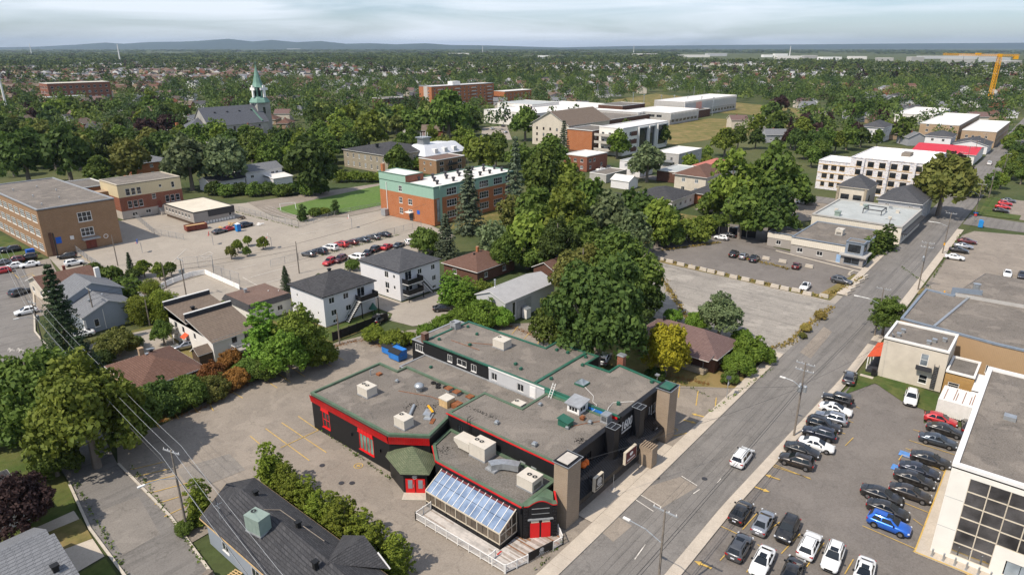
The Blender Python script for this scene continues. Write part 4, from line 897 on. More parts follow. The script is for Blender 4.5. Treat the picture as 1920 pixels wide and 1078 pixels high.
t = thing('green_roof_unit', 'dark green louvred unit on the street side of the middle roof', 'roof unit', (9.2, 7.1, 6.5)); MB().box(-.6, .6, -.8, .8, 0, .75).build('casing', 'green_flash', t); m = MB(); slab(m, [(-.75, -.9, .75), (.75, -.9, .75), (.75, .9, 1.0), (-.75, .9, 1.0)], .06); m.build('lid', ['green_flash', 'green_flash'], t)
t = thing('skylight', 'pyramid skylight in a green frame on the rear roof', 'skylight', (18.9, 11.2, 7.0)); MB().box(-.8, .8, -.8, .8, 0, .3).build('frame', 'green_flash', t); m = MB(); ap = (0, 0, .9)
for a, b in (((-.75,-.75),(.75,-.75)), ((.75,-.75),(.75,.75)), ((.75,.75),(-.75,.75)), ((-.75,.75),(-.75,-.75))): m.quad((*a, .3), (*b, .3), ap)
m.build('pane', 'glass_light', t)
t = thing('mushroom_exhaust', 'shiny mushroom-shaped exhaust fan on the red-edged roof', 'exhaust fan', (4.6, 29.6, 5.5)); MB().lathe([(.45, 0), (.4, .5)], 12).build('neck', 'galv', t); MB().lathe([(.55, .45), (.75, .6), (.7, .9), (.4, 1.15), (.05, 1.2)], 14).build('dome', 'galv', t, smooth=True)
t = thing('rusty_roof_cooler', 'orange and beige boxy exhaust unit by the roof step', 'exhaust unit', (4.4, 23.6, 5.5)); MB().box(-.9, .6, -.8, .8, 0, 1.1).build('casing', 'wood_new', t); MB().box(-.95, .65, -.85, .85, 1.1, 1.25).build('lid', 'ac_beige', t); MB().box(-.3, 1.0, -2.0, -.82, 0, .6).build('side_box', 'rust', t)
for i, (x, y) in enumerate(((7.2, 26.2), (7.2, 24.6), (7.4, 22.2))):
 t = thing('rusty_vent_box', ['rust-topped square vent box, farthest of three by the roof edge', 'rust-topped square vent box, middle of three by the roof edge', 'rust-topped square vent box, nearest of three by the roof edge'][i], 'vent', (x, y, 5.5), 0, 'rusty vent boxes'); MB().box(-.4, .4, -.4, .4, 0, .45).build('casing', 'galv', t); MB().box(-.5, .5, -.5, .5, .45, .58).build('lid', 'rust', t)
tl = ['black tyre lying on the roof, farthest of the four', 'black tyre lying on the roof, second of the four', 'black tyre lying on the roof, third of the four', 'black tyre lying on the roof, nearest the rusty boxes']
for i, (x, y) in enumerate(((7.4, 29.6), (7.5, 28.7), (6.9, 28.1), (7.6, 27.3))):
 t = thing('tyre', tl[i], 'tyre', (x, y, 5.5), 0, 'tyres on the roof'); MB().lathe([(.2, .0), (.36, .0), (.4, .1), (.36, .2), (.2, .2), (.2, 0)], 14, cap=False).build('tread', 'rubber', t, smooth=True)
t = thing('metal_channel', 'long shiny metal channel lying on the red-edged roof', 'metal channel', (-.6, 25.6, 5.5), rad(35)); MB().box(-2.1, 2.1, -.18, .18, .0, .3).box(-2.1, 2.1, -.12, .12, .3, .36).build('body', 'galv', t)
t = thing('sheet_metal_heap', 'heap of bent sheet metal beside the long channel on the roof', 'scrap metal', (.8, 23.4, 5.5), .5); MB().box(-1.3, .4, -.5, .5, 0, .15).box(-.6, 1.0, -.2, .8, .16, .4).build('sheet', 'galv', t); MB().box(-2.0, -.8, -1.1, -.6, 0, .12).build('rusty_sheet', 'rust', t); MB().bar((.2, -.4, .45), (1.2, .6, .8), .3, .1).build('yellow_strip', 'crane_yellow', t)
t = thing('roof_ladder', 'white ladder leaning on the green wall of the rear roof', 'ladder', (13.4, 12.6, 6.5)); m = MB()
for y in (0, .45): m.bar((0, y, 0), (1.1, y, 1.9), .06)
for i in range(6): m.bar((.12+i*.17, 0, .2+i*.3), (.12+i*.17, .45, .2+i*.3), .04)
m.build('rungs_and_rails', 'white_trim', t)
vl = [('galvanised roof vent near the red edge of the middle roof', 3.7, 14.0, 6.5, .45, 'galv'), ('galvanised roof vent near the tower end of the red edge', 2.9, 7.2, 6.5, .5, 'galv'), ('galvanised roof vent behind the dark green unit', 11.0, 12.6, 6.5, .4, 'galv'), ('small vent beside the dark green unit', 8.6, 6.4, 6.5, .4, 'galv'), ('vent beside the grey box unit near the street', 11.5, 4.9, 6.5, .42, 'galv'),
 ('black-topped vent next to the penthouse hut', 11.7, 6.2, 6.5, .5, 'rust'),
 ('green roof vent farthest along the rear roof edge', 21.9, 34.3, 7.0, .38, 'green_flash'), ('green roof vent above the black side wall', 18.1, 32.3, 7.0, .38, 'green_flash'), ('green roof vent of a pair above the white wall, rear one', 17.5, 22.3, 7.0, .38, 'green_flash'), ('green roof vent of a pair above the white wall, front one', 16.8, 20.7, 7.0, .38, 'green_flash'), ('green roof vent left of the roof divider, rear one', 25.5, 20.5, 7.0, .38, 'green_flash'), ('green roof vent left of the roof divider, front one', 25.8, 18.6, 7.0, .38, 'green_flash'), ('green roof vent just past the roof divider', 26.3, 15.6, 7.0, .38, 'green_flash'), ('green roof vent at the notch with the parked car', 23.7, 14.4, 7.0, .38, 'green_flash'), ('green roof vent near the street above the number', 17.2, 4.2, 7.0, .42, 'green_flash'), ('green roof vent by the divider above the green wall', 17.2, 15.4, 7.0, .38, 'green_flash'), ('green roof vent near the far brick tower', 25.6, 3.8, 7.0, .4, 'green_flash'), ('green roof vent beside the rear grey condenser', 23.2, 37.6, 7.0, .38, 'green_flash'), ('green roof vent beside the rear chimney', 16.4, 37.6, 7.0, .38, 'green_flash'), ('green vent on the low strip roof', 11.5, 34.5, 4.85, .35, 'green_flash'), ('small grey vent near the hall roof notch', 4.2, 34.0, 5.5, .4, 'galv')]
for l, x, y, z, s, mt in vl: roof_vent(l, x, y, z, s, mt)
t = thing('rooftop_junk', 'bent pipe and block lying at the back corner of the red-edged roof', 'debris', (3.6, 38.4, 5.5)); MB().tube([(-.5, .3, 0), (-.5, .3, .9), (-.2, .1, 1.0)], .09).build('bent_pipe', 'galv_dull', t); MB().box(.1, .8, -.9, -.2, 0, .3).build('block', 'rust', t)
for lb, x, y, z, w, h in (('dark tar stain trail on the red-edged roof', 1.2, 27.2, 5.5, 1.6, 1.0), ('dark leaf litter beside the metal scrap', 2.6, 24.8, 5.5, 1.2, .9), ('black tar streak on the middle roof', 4.6, 17.2, 6.5, .35, 2.6), ('dark litter on the low front roof', -2.4, 17.4, 4.2, 1.4, 1.2), ('dark litter near the street edge of the middle roof', 7.6, 3.6, 6.5, .8, .6)):
 m = MB()
 for k in range(70): a, b = RND.gauss(0, w*.5), RND.gauss(0, h*.5); s_ = RND.uniform(.03, .12); m.prism([(x+a-s_, y+b), (x+a, y+b-s_*.7), (x+a+s_, y+b), (x+a, y+b+s_*.8)], z+.003, z+.02)
 tag(m.build('roof_litter', 'rubber'), lb, 'debris', kind='stuff')
for lb, pts in (('rusty conduit across the red-edged roof to the beige box', [(2.6, 31.8, 5.54), (4.4, 27, 5.54), (4.6, 24.6, 5.56)]), ('conduit along the long rear roof', [(18.6, 33.5, 7.04), (20.8, 29.4, 7.04)]), ('conduit from the rear roof unit toward the divider', [(17.6, 36, 7.04), (17.8, 30, 7.04)]), ('conduit between the grey vents by the street', [(8.8, 6.6, 6.54), (11.4, 5.2, 6.54), (13, 4, 6.54)])): tag(MB().tube(pts, .045, 5).build('roof_conduit', 'rust'), lb, 'conduit')
# cables lying over the rear roof and blue wall
for lb, pts in (('white cable running down from the skylight to the blue wall', [(18.4, 10.4, 7.05), (17.0, 8.0, 7.05), (15.6, 7.2, 7.05), (15.0, 6.2, 7.25), (14.2, 6.0, 6.9), (14.1, 6.4, 6.56)]), ('white cable across the street end of the rear roof', [(19, 2.8, 7.25), (17.2, 5.0, 7.05), (15.4, 4.6, 7.25), (14.2, 4.2, 6.8)])):
 tag(MB().tube(pts, .03, 5).build('roof_cable', 'white_trim'), lb, 'cable')
t = thing('garden_dumpster', None, None) if False else None
def dumpster(label, x, y, rz, mat):
 t = thing('dumpster', label, 'dumpster', (x, y, 0), rad(rz), 'blue dumpsters'); L, W = 1.9, 1.35
 m = MB(); P = [(-W, 0.15), (W, .15), (W, 1.35), (W*.15, 1.9), (-W, 1.9)]
 for s in (-L/2-.4, L/2+.4): m.quad(*[(s, p[0]*.75, p[1]) for p in (P if s > 0 else P[::-1])])
 for i in range(len(P)):
  a, b = P[i], P[(i+1)%len(P)]; m.quad((-L/2-.4, a[0]*.75, a[1]), (-L/2-.4, b[0]*.75, b[1]), (L/2+.4, b[0]*.75, b[1]), (L/2+.4, a[0]*.75, a[1]))
 for i in range(5): x_ = -L/2-.2+i*.58; m.box(x_-.05, x_+.05, -W*.75-.06, -W*.75+.0, .2, 1.8)
 m.build('bin', mat, t); a, b = P[2], P[3]; lid = MB()
 slab(lid, [(-L/2-.42, b[0]*.75, b[1]+.02), (L/2+.42, b[0]*.75, b[1]+.02), (L/2+.42, a[0]*.75+.1, a[1]), (-L/2-.42, a[0]*.75+.1, a[1])][::-1], .06); lid.build('lid', ['black_plastic', 'black_plastic'], t)
 for s in (-1, 1): MB().box(s*(L/2+.45)-.08, s*(L/2+.45)+.08, -.5, .5, .9, 1.1).build('fork_pocket', mat, t)
dumpster('blue dumpster with a black lid, left of the pair behind the black building', 17.6, 51.6, 90, 'dumpster_blue'); dumpster('blue dumpster with a black lid, right of the pair behind the black building', 16.9, 48.9, 90, 'dumpster_blue')
# ------------------------------------------------------------------ vehicles
def car_paint(name, c, metal=.3, rough=.28):
 n = NB(name, rough, .5, metal); n.b.inputs['Coat Weight'].default_value = .9; n.b.inputs['Coat Roughness'].default_value = .04
 v = n.pos(); d = n.ramp(n.noise(v, 2.2, 4), [(.35, 0), (.7, 1)]); n.color(n.mix(n.math('MULTIPLY', d, .12), c, (.30, .27, .23)))
for nm, c, mt in (('car_black', (.006, .006, .007), .2), ('car_white', (.80, .80, .78), 0), ('car_silver', (.42, .43, .45), .7), ('car_grey', (.10, .105, .115), .6), ('car_red', (.50, .012, .018), .3), ('car_maroon', (.10, .008, .012), .3), ('car_blue', (.008, .13, .60), .4), ('car_navy', (.012, .018, .035), .4), ('car_brown', (.028, .022, .019), .4), ('car_slate', (.055, .07, .09), .6)): car_paint(nm, c, mt)
plain('headlight', (.62, .64, .66), .15, .6, 0, .1, 4); plain('taillight', (.35, .008, .008), .2, .6, 0, .2, 4); plain('rim', (.30, .30, .31), .35, .5, .8); plain('plate', (.65, .66, .70), .5); plain('trim_black', (.010, .010, .010), .45)
# stations: (x, z sill, z shoulder, z deck, half width);  cabin: rear base/top x, front top/base x, belt z, roof z, half widths at belt and roof
CARS = {
 'sedan': dict(st=[(-2.34,.42,.72,.80,.64),(-2.26,.28,.86,.95,.78),(-1.95,.2,.92,1.03,.87),(-1.2,.18,.92,1.03,.91),(0,.18,.90,1.0,.92),(1.0,.18,.87,.98,.91),(1.55,.2,.80,.91,.89),(2.1,.24,.68,.78,.82),(2.30,.34,.56,.62,.66)], cab=(-1.85,-1.0,.12,1.08,.95,1.44,.80,.58), wb=(1.40,-1.38), wr=.33),
 'suv': dict(st=[(-2.25,.45,.85,1.0,.70),(-2.2,.30,.98,1.08,.84),(-1.8,.24,1.0,1.1,.91),(-1.0,.22,1.0,1.1,.93),(0,.22,.99,1.08,.93),(.9,.22,.96,1.08,.92),(1.5,.24,.92,1.03,.90),(2.05,.28,.80,.93,.84),(2.26,.40,.64,.72,.68)], cab=(-2.18,-1.75,.15,1.02,1.04,1.66,.83,.64), wb=(1.36,-1.36), wr=.36),
 'hatch': dict(st=[(-2.05,.40,.80,.92,.68),(-2.0,.28,.92,1.0,.80),(-1.6,.2,.94,1.02,.87),(-.8,.18,.93,1.02,.89),(0,.18,.91,1.0,.89),(.9,.18,.88,.98,.88),(1.4,.2,.80,.9,.86),(1.9,.24,.70,.8,.80),(2.08,.34,.58,.64,.64)], cab=(-1.98,-1.35,.05,.98,.95,1.50,.79,.58), wb=(1.26,-1.28), wr=.32),
 'van': dict(st=[(-2.5,.42,.9,1.02,.74),(-2.45,.28,1.0,1.1,.86),(-2.0,.22,1.02,1.12,.93),(-1.0,.2,1.0,1.1,.95),(0,.2,.98,1.08,.95),(1.1,.2,.95,1.05,.94),(1.7,.22,.86,.97,.91),(2.2,.26,.72,.82,.84),(2.42,.36,.58,.64,.66)], cab=(-2.42,-2.15,.25,1.4,1.03,1.72,.86,.68), wb=(1.5,-1.5), wr=.34),
 'jeep': dict(st=[(-2.1,.48,1.0,1.15,.78),(-2.05,.45,1.08,1.18,.80),(-1.5,.44,1.1,1.2,.82),(-.5,.42,1.1,1.2,.82),(.3,.42,1.1,1.2,.82),(.7,.42,1.1,1.2,.80),(1.3,.45,1.06,1.16,.78),(1.95,.5,1.0,1.1,.76),(2.02,.52,.96,1.04,.72)], cab=(-2.02,-1.98,.35,.75,1.14,1.82,.77,.71), wb=(1.28,-1.28), wr=.41),
}
def car_meshes(kind):
 S = CARS[kind]; st = S['st']; m = MB(); sec = []
 for (x, zb, zs, zt, w) in st:
  h = [(0, zb), (w*.82, zb), (w*.97, zb+.10), (w, zb+(zs-zb)*.5), (w*.985, zs-.06), (w*.93, zs+.02), (w*.78, zt), (w*.4, zt+.025), (0, zt+.03)]
  sec.append([(x, -y, z) for y, z in h]+[(x, y, z) for y, z in h[-2:0:-1]])
 n = len(sec[0])
 for s in sec: m.v += s
 for k in range(len(sec)-1):
  for j in range(n): a = k*n+j; b = k*n+(j+1)%n; m.f.append((a, a+n, b+n, b)); m.m.append(0)
 m.f.append(tuple(range(n))); m.f.append(tuple((len(sec)-1)*n+n-1-j for j in range(n))); m.m += [0, 0]
 rb, rt, ft, fb, zb, zr, wb, wr = S['cab']; zc = zb+.03
 cab = [(rb, wb*.9, wb*.9, zc, zc), (rt, wb, wr*.93, zb, zr-.05), (rt+.3, wb, wr, zb, zr), ((rt+ft)/2, wb, wr*1.02, zb, zr+.02), (ft-.12, wb, wr, zb, zr), (ft+.04, wb, wr*.96, zb, zr-.05), (fb, wb*.9, wb*.9, zc, zc)]
 i0 = len(m.v); c = 6
 for (x, b, t, z0, z1) in cab: m.v += [(x, -b, z0-.04), (x, -t-(.0), z1-.03), (x, -t*.8, z1), (x, t*.8, z1), (x, t, z1-.03), (x, b, z0-.04)]
 for k in range(len(cab)-1):
  for j in range(c-1): a = i0+k*c+j; m.f.append((a, a+c, a+c+1, a+1)); m.m.append(0)
 body = m.mesh('body', 'car_white', True)
 out = {'body': body}
 def lerp(a, b, t): return a+(b-a)*t
 def fs(xa, za, wa, xb, zbb, wb_, t0, t1, inset_w, off):   # glass on front/rear slope
  p = []
  for t, s in ((t0, -1), (t0, 1), (t1, 1), (t1, -1)): p.append((lerp(xa, xb, t)+off[0], s*(lerp(wa, wb_, t)-inset_w), lerp(za, zbb, t)+off[1]))
  return p
 p = fs(fb, zc, wb*.9, ft+.04, zr-.05, wr*.9, .06, .93, .05, (.012, .014)); out['windshield'] = MB().quad(*p).mesh('windshield', 'glass_car')
 p = fs(rb, zc, wb*.88, rt, zr-.05, wr*.88, .10, .92, .06, (-.014, .010)); out['rear_window'] = MB().quad(*p[::-1]).mesh('rear_window', 'glass_car')
 def side(x0b, x1b, x0t, x1t, s):
  def y(t): return lerp(wb, wr, t)+.012
  q = [(x0b, s*y(.08), lerp(zb, zr-.03, .08)), (x1b, s*y(.08), lerp(zb, zr-.03, .08)), (x1t, s*y(.86), lerp(zb, zr-.03, .86)), (x0t, s*y(.86), lerp(zb, zr-.03, .86))]
  return MB().quad(*(q if s < 0 else q[::-1])).mesh('side_window', 'glass_car')
 xm = lerp(rt, ft, .52)
 k = (fb-ft)
 for s in (-1, 1):
  out['side_window', s, 0] = side(xm+.05, fb-.30-k*.08, xm+.05, ft-.02, s)
  out['side_window', s, 1] = side(max(rb+.42, rt-.28), xm-.05, rt+.22, xm-.05, s)
 f = st[-1]; r = st[0]; f2 = st[-2]; r2 = st[1]
 out['headlight'] = MB().box(-.16, .03, -.17, .17, -.07, .06).mesh('headlight', 'headlight'); out['taillight'] = MB().box(-.04, .09, -.17, .17, -.07, .09).mesh('taillight', 'taillight')
 out['grille'] = MB().box(f[0]-.07, f[0]+.015, -.42, .42, f[1]+.03, f[2]+.0).mesh('grille', 'trim_black'); out['plate'] = MB().box(r[0]-.03, r[0]+.02, -.2, .2, .58, .72).mesh('plate', 'plate')
 out['mirror'] = MB().box(-.10, .08, -.1, .1, -.06, .08).mesh('mirror', 'trim_black')
 w = S['wr']; t = MB(); ty = []
 def lat(prof, mm, n=14):
  q = MB(); i0 = 0
  for rr, yy in prof:
   for j in range(n): a = 2*math.pi*j/n; q.v.append((rr*math.cos(a), yy, rr*math.sin(a)))
  for k_ in range(len(prof)-1):
   for j in range(n): a = k_*n+j; b = k_*n+(j+1)%n; q.f.append((a, b, b+n, a+n)); q.m.append(0)
  q.f.append(tuple(range(n))); q.f.append(tuple((len(prof)-1)*n+n-1-j for j in range(n))); q.m += [0, 0]; return q.mesh('wheel', mm)
 out['wheel'] = lat([(w*.6, -.12), (w*.94, -.115), (w, -.07), (w, .07), (w*.94, .115), (w*.6, .12)], 'rubber'); out['rim'] = lat([(w*.62, -.126), (w*.62, .126)], 'rim'); out['wheel_arch'] = lat([(w*1.16, -.02), (w*1.16, .02)], 'trim_black', 16)
 out['sunroof'] = MB().box(-.34, .30, -wr*.62, wr*.62, zr+.018, zr+.03).mesh('sunroof', 'glass_car')
 if kind in ('suv', 'van'): out['roof_rail'] = MB().bar((rt+.25, 0, zr+.05), (ft-.25, 0, zr+.05), .045, .05).mesh('roof_rail', 'trim_black')
 return out
CM = {k: car_meshes(k) for k in CARS}
def car(px, py, az, kind, paint, label, detail=2, sunroof=False, group='parked cars', name='parked_car', xy=None, rails=False):
 p = G(px, py) if xy is None else Vector((*xy, 0)); S = CARS[kind]; M = CM[kind]
 az += RND.uniform(-1.5, 1.5)
 t = thing(name, label, 'car', (p.x, p.y, 0), rad(az), group); k = RND.uniform(.97, 1.03); t.scale = (k, RND.uniform(.98, 1.02), RND.uniform(.98, 1.02))
 b = link('body', M['body'], t); b.material_slots[0].link = 'OBJECT'; b.material_slots[0].material = MATS[paint]
 link('windshield', M['windshield'], t); link('rear_window', M['rear_window'], t)
 for s in (-1, 1):
  for i in (0, 1): link('side_window', M['side_window', s, i], t)
 st = S['st']
 for x in S['wb']:
  w = np.interp(x, [q[0] for q in st], [q[4] for q in st])
  for s in (-1, 1):
   wh = link('wheel', M['wheel'], t, (x, s*(w-.085), S['wr']))
   if detail > 1: link('rim', M['rim'], wh); link('wheel_arch', M['wheel_arch'], t, (x, s*(w-.012), S['wr']+.02))
 if detail:
  f, f2, r, r2 = st[-1], st[-2], st[0], st[1]
  for s in (-1, 1):
   link('headlight', M['headlight'], t, (f2[0]+.07, s*(f2[4]-.17), f2[2]-.05), -s*.5 if s > 0 else .5)
   link('taillight', M['taillight'], t, (r2[0]-.02, s*(r2[4]-.14), r2[2]-.08))
 if detail > 1:
  link('grille', M['grille'], t); link('plate', M['plate'], t)
  rb, rt, ft, fb, zb, zr, wb, wr = S['cab']
  for s in (-1, 1):
   mo = link('mirror', M['mirror'], t, (fb-.42, s*(wb+.15), zb+.06))
   if 'roof_rail' in M: link('roof_rail', M['roof_rail'], t, (0, s*wr*.86, 0))
  if sunroof: link('sunroof', M['sunroof'], t)
  if kind == 'jeep': MB().lathe([(.38, 0), (.38, .2), (.2, .22)], 14).build('spare_wheel', 'rubber', t, (-2.12, 0, 1.05)).rotation_euler = (0, -math.pi/2, 0)
 return t
RL = 'cars in the right-hand lot'
for a in ((1568, 756, 97, 'jeep', 'car_black', 'boxy black off-road car first in the row along the street'), (1566, 773, -84, 'sedan', 'car_white', 'white sedan with a sunroof next to the boxy black off-roader', 1),
 (1557, 790, 97, 'suv', 'car_silver', 'silver crossover between a white sedan and dark cars by the street'), (1543, 803, -83, 'suv', 'car_black', 'black crossover with red tail lamp just below the silver crossover'), (1535, 819, 97, 'suv', 'car_navy', 'dark navy crossover with roof rails above the white fastback'),
 (1530, 840, -83, 'sedan', 'car_white', 'white fastback sedan between dark cars at the utility pole'), (1503, 850, -83, 'sedan', 'car_black', 'black sedan just below the white fastback by the pole'), (1492, 871, 97, 'suv', 'car_brown', 'dark brown crossover last in the row along the street'),
 (1592, 714, 8, 'suv', 'car_grey', 'dark grey crossover alone beside the lawn of the cream house'), (1707, 752, 186, 'suv', 'car_white', 'white older off-roader nosed away from the cream house'),
 (1762, 793, -85, 'hatch', 'car_red', 'bright red hatchback beside the white container'), (1771, 812, -85, 'sedan', 'car_black', 'black car just below the red hatchback'), (1757, 832, -85, 'sedan', 'car_slate', 'blue-grey sedan third below the container'), (1815, 806, 5, 'hatch', 'car_black', 'black car half hidden behind the office roof edge'),
 (1743, 868, -86, 'sedan', 'car_black', 'black sedan above the yellow hatched access bay'), (1722, 888, -86, 'sedan', 'car_navy', 'navy-black sedan just below the hatched access bay'), (1713, 905, -86, 'sedan', 'car_black', 'long black sedan squeezed below the navy one'), (1705, 931, -86, 'sedan', 'car_brown', 'dark brown sedan with red tail lamps beside the office wall'),
 (1652, 935, -88, 'sedan', 'car_black', 'black sedan sticking out into the right-hand aisle'), (1663, 962, -88, 'sedan', 'car_black', 'black hatchback-like sedan right above the bright blue crossover'), (1665, 990, -88, 'suv', 'car_blue', 'bright blue crossover near the office corner', 1),
 (1388, 966, 4, 'sedan', 'car_black', 'black coupe-like sedan nearest the lot entrance arrows'), (1430, 986, 4, 'sedan', 'car_silver', 'silver sedan with red tail lamps between two black cars'), (1475, 1000, 184, 'suv', 'car_black', 'black crossover with a chrome grille facing the camera'), (1516, 1030, 4, 'suv', 'car_white', 'white crossover seen from behind in the near block', 0),
 (1385, 1033, 4, 'suv', 'car_grey', 'dark grey crossover with a sunroof, lower left of the near block', 1), (1428, 1060, 184, 'sedan', 'car_white', 'white sedan with a sunroof facing the camera, left one', 1), (1560, 1052, 184, 'suv', 'car_white', 'white crossover with a sunroof facing the camera, right of the near block', 1), (1484, 1078, 4, 'sedan', 'car_black', 'black car cut by the lower edge between two white cars'), (1618, 1082, 184, 'sedan', 'car_white', 'white sedan lowest in the near block, cut by the lower edge', 1)):
 car(*a[:6], sunroof=len(a) > 6 and bool(a[6]), group=RL)
car(1391, 863, 3, 'van', 'car_white', 'white car driving along the street past the black building', name='moving_car', group='cars on the streets')
car(1133, 678, 20, 'suv', 'car_silver', 'silver crossover parked in the notch behind the black building')
for a in ((1376, 480, 6, 'suv', 'car_black', 'black crossover leftmost of three at the middle barrier row'), (1394, 484, 6, 'hatch', 'car_silver', 'silver hatchback middle of three at the barrier row'), (1414, 489, 6, 'suv', 'car_navy', 'dark navy crossover rightmost of three at the barrier row'), (1493, 502, 6, 'hatch', 'car_maroon', 'dark maroon hatchback alone by the inner barriers'), (1509, 541, 184, 'sedan', 'car_white', 'white sedan with a dark roof near the outer barriers', 1), (1577, 531, -95, 'suv', 'car_grey', 'dark grey crossover nearest the street in the gravel lot'), (1464, 454, -100, 'suv', 'car_white', 'white crossover parked beside the low cream-topped office'), (1352, 449, 95, 'hatch', 'car_white', 'white car half in the weeds at the back of the gravel lot'), (1366, 444, 95, 'sedan', 'car_black', 'black car beside the white one in the weeds'), (1389, 433, 90, 'sedan', 'car_navy', 'navy car by the dark fence behind the office'), (1400, 430, 90, 'sedan', 'car_silver', 'silver car next to the navy one by the dark fence')):
 car(*a[:6], sunroof=len(a) > 6, group='cars in the gravel lot')
for a in ((1813, 456, -87, 'sedan', 'car_maroon', 'dark maroon car farthest in the far right-hand row'), (1806, 465, -87, 'sedan', 'car_silver', 'silver sedan second in the far right-hand row'), (1797, 473, -87, 'sedan', 'car_black', 'black sedan third in the far right-hand row'), (1789, 486, -87, 'sedan', 'car_white', 'white sedan nearest in the far right-hand row'), (1888, 517, 183, 'sedan', 'car_white', 'white sedan facing the big flat roof'), (1916, 520, 183, 'sedan', 'car_navy', 'dark sedan beside the white one at the big flat roof'),
 (1890, 379, -88, 'sedan', 'car_grey', 'dark grey car farthest beside the corner lawn'), (1884, 385, -88, 'suv', 'car_red', 'red crossover second beside the corner lawn'), (1880, 391, -88, 'sedan', 'car_red', 'red sedan third beside the corner lawn'), (1876, 398, -88, 'sedan', 'car_black', 'black car nearest beside the corner lawn')):
 car(*a[:6], detail=1, group='cars in the far lots')
for a in ((1855, 309, 2, 'van', 'car_white', 'white van with a yellow tail parked by the poles up the street'), (1895, 315, 182, 'sedan', 'car_slate', 'blue-grey car coming down the far street'), (1865, 329, 182, 'sedan', 'car_grey', 'grey car waiting at the far crossing'), (1880, 336, 2, 'suv', 'car_black', 'black car turning at the far crossing'), (1905, 328, 30, 'sedan', 'car_navy', 'navy car behind the roadside hedge')):
 car(*a, detail=1, group='cars on the streets', name='moving_car')
car(75, 686, 205, 'suv', 'car_white', 'white crossover driving out of the shade on the left street', name='moving_car', group='cars on the streets')
LS = 'cars left of the grey house and school'
for a in ((50, 588, 172, 'hatch', 'car_white', 'white car with an orange lamp in front of the brown-roofed bungalow'), (38, 552, 20, 'suv', 'car_slate', 'slate crossover beside the brown-roofed bungalow'), (127, 484, 150, 'suv', 'car_black', 'black crossover against the brown school wall'), (140, 497, -5, 'suv', 'car_white', 'white crossover by the chain fence below the brown school'), (52, 487, 160, 'suv', 'car_black', 'black crossover in the second school row'), (57, 500, 170, 'sedan', 'car_white', 'white sedan right in the school lot middle'), (28, 492, 160, 'suv', 'car_maroon', 'maroon crossover in the school lot'), (26, 503, 172, 'hatch', 'car_white', 'white hatchback left of the white sedan in the school lot'), (22, 472, 172, 'suv', 'car_black', 'black crossover nearest the school lawn'), (4, 474, 172, 'sedan', 'car_navy', 'navy car at the left edge of the school lot'), (6, 496, 160, 'sedan', 'car_grey', 'grey car at the left edge below the navy one'), (4, 512, 172, 'hatch', 'car_red', 'red hatchback cut by the left edge')):
 car(*a, detail=1, group=LS)
for a in ((412, 437, 10, 'sedan', 'car_grey', 'grey sedan leftmost beside the construction material'), (430, 432, 10, 'sedan', 'car_red', 'red sedan second beside the construction material'), (447, 428, 10, 'hatch', 'car_silver', 'pale car third beside the construction material'), (462, 425, 10, 'suv', 'car_navy', 'dark crossover rightmost beside the construction material')): car(*a, detail=1, group='cars in the school yard')
YR = 'cars in the school parking rows'
for a in ((579, 480, 105, 'hatch', 'car_grey', 'dark grey hatchback first of the row along the yard fence'), (600, 475, 105, 'suv', 'car_navy', 'dark crossover second of the row along the yard fence'), (619, 468, 105, 'van', 'car_white', 'white minivan in the row along the yard fence'), (640, 462, 105, 'suv', 'car_red', 'red crossover next to the white minivan'), (660, 458, 105, 'hatch', 'car_maroon', 'dark maroon car next to the red crossover'), (680, 453, 105, 'sedan', 'car_slate', 'blue-grey sedan fifth along the yard fence'), (700, 448, 105, 'sedan', 'car_grey', 'grey sedan second to last along the yard fence'), (720, 443, 105, 'sedan', 'car_navy', 'dark sedan last along the yard fence'),
 (618, 495, 200, 'suv', 'car_red', 'red crossover behind the left duplex'), (638, 490, 200, 'suv', 'car_maroon', 'dark maroon crossover behind the left duplex'), (668, 486, 100, 'van', 'car_white', 'white van beside the lone bush'), (690, 477, 30, 'sedan', 'car_navy', 'navy car just behind the right duplex roof'), (706, 470, 20, 'suv', 'car_black', 'black crossover behind the right duplex roof'), (726, 466, 20, 'sedan', 'car_red', 'red sedan behind the right duplex roof'), (748, 463, 20, 'sedan', 'car_slate', 'slate sedan behind the right duplex roof'), (766, 457, 60, 'hatch', 'car_white', 'white car next to the leafy tree by the orange school')):
 car(*a, detail=1, group=YR)
car(832, 582, -40, 'sedan', 'car_black', 'black sedan on the duplex driveway'); car(712, 603, 20, 'suv', 'car_black', 'black car half hidden below the duplex balcony'); car(347, 653, 165, 'hatch', 'car_silver', 'silver hatchback below the white house with a red awning'); car(152, 632, 172, 'sedan', 'car_white', 'white car half hidden behind the bush by the grey house')
for a in ((1438-0, 0, 0),): pass
for a in ((923, 243, 20, 'sedan', 'car_white', 'white car in the car park by the big white roofs'), (944, 238, 20, 'suv', 'car_navy', 'navy car in the car park by the big white roofs'), (948, 250, 20, 'hatch', 'car_silver', 'silver car in the car park by the big white roofs'), (1126, 320, 160, 'sedan', 'car_white', 'white car beside the small red brick flats'), (1141, 316, 20, 'suv', 'car_black', 'black car beside the small red brick flats'), (1503, 382, 100, 'hatch', 'car_white', 'white car at the edge of the grey lot by the big tree')): car(*a, detail=0, group='distant parked cars')
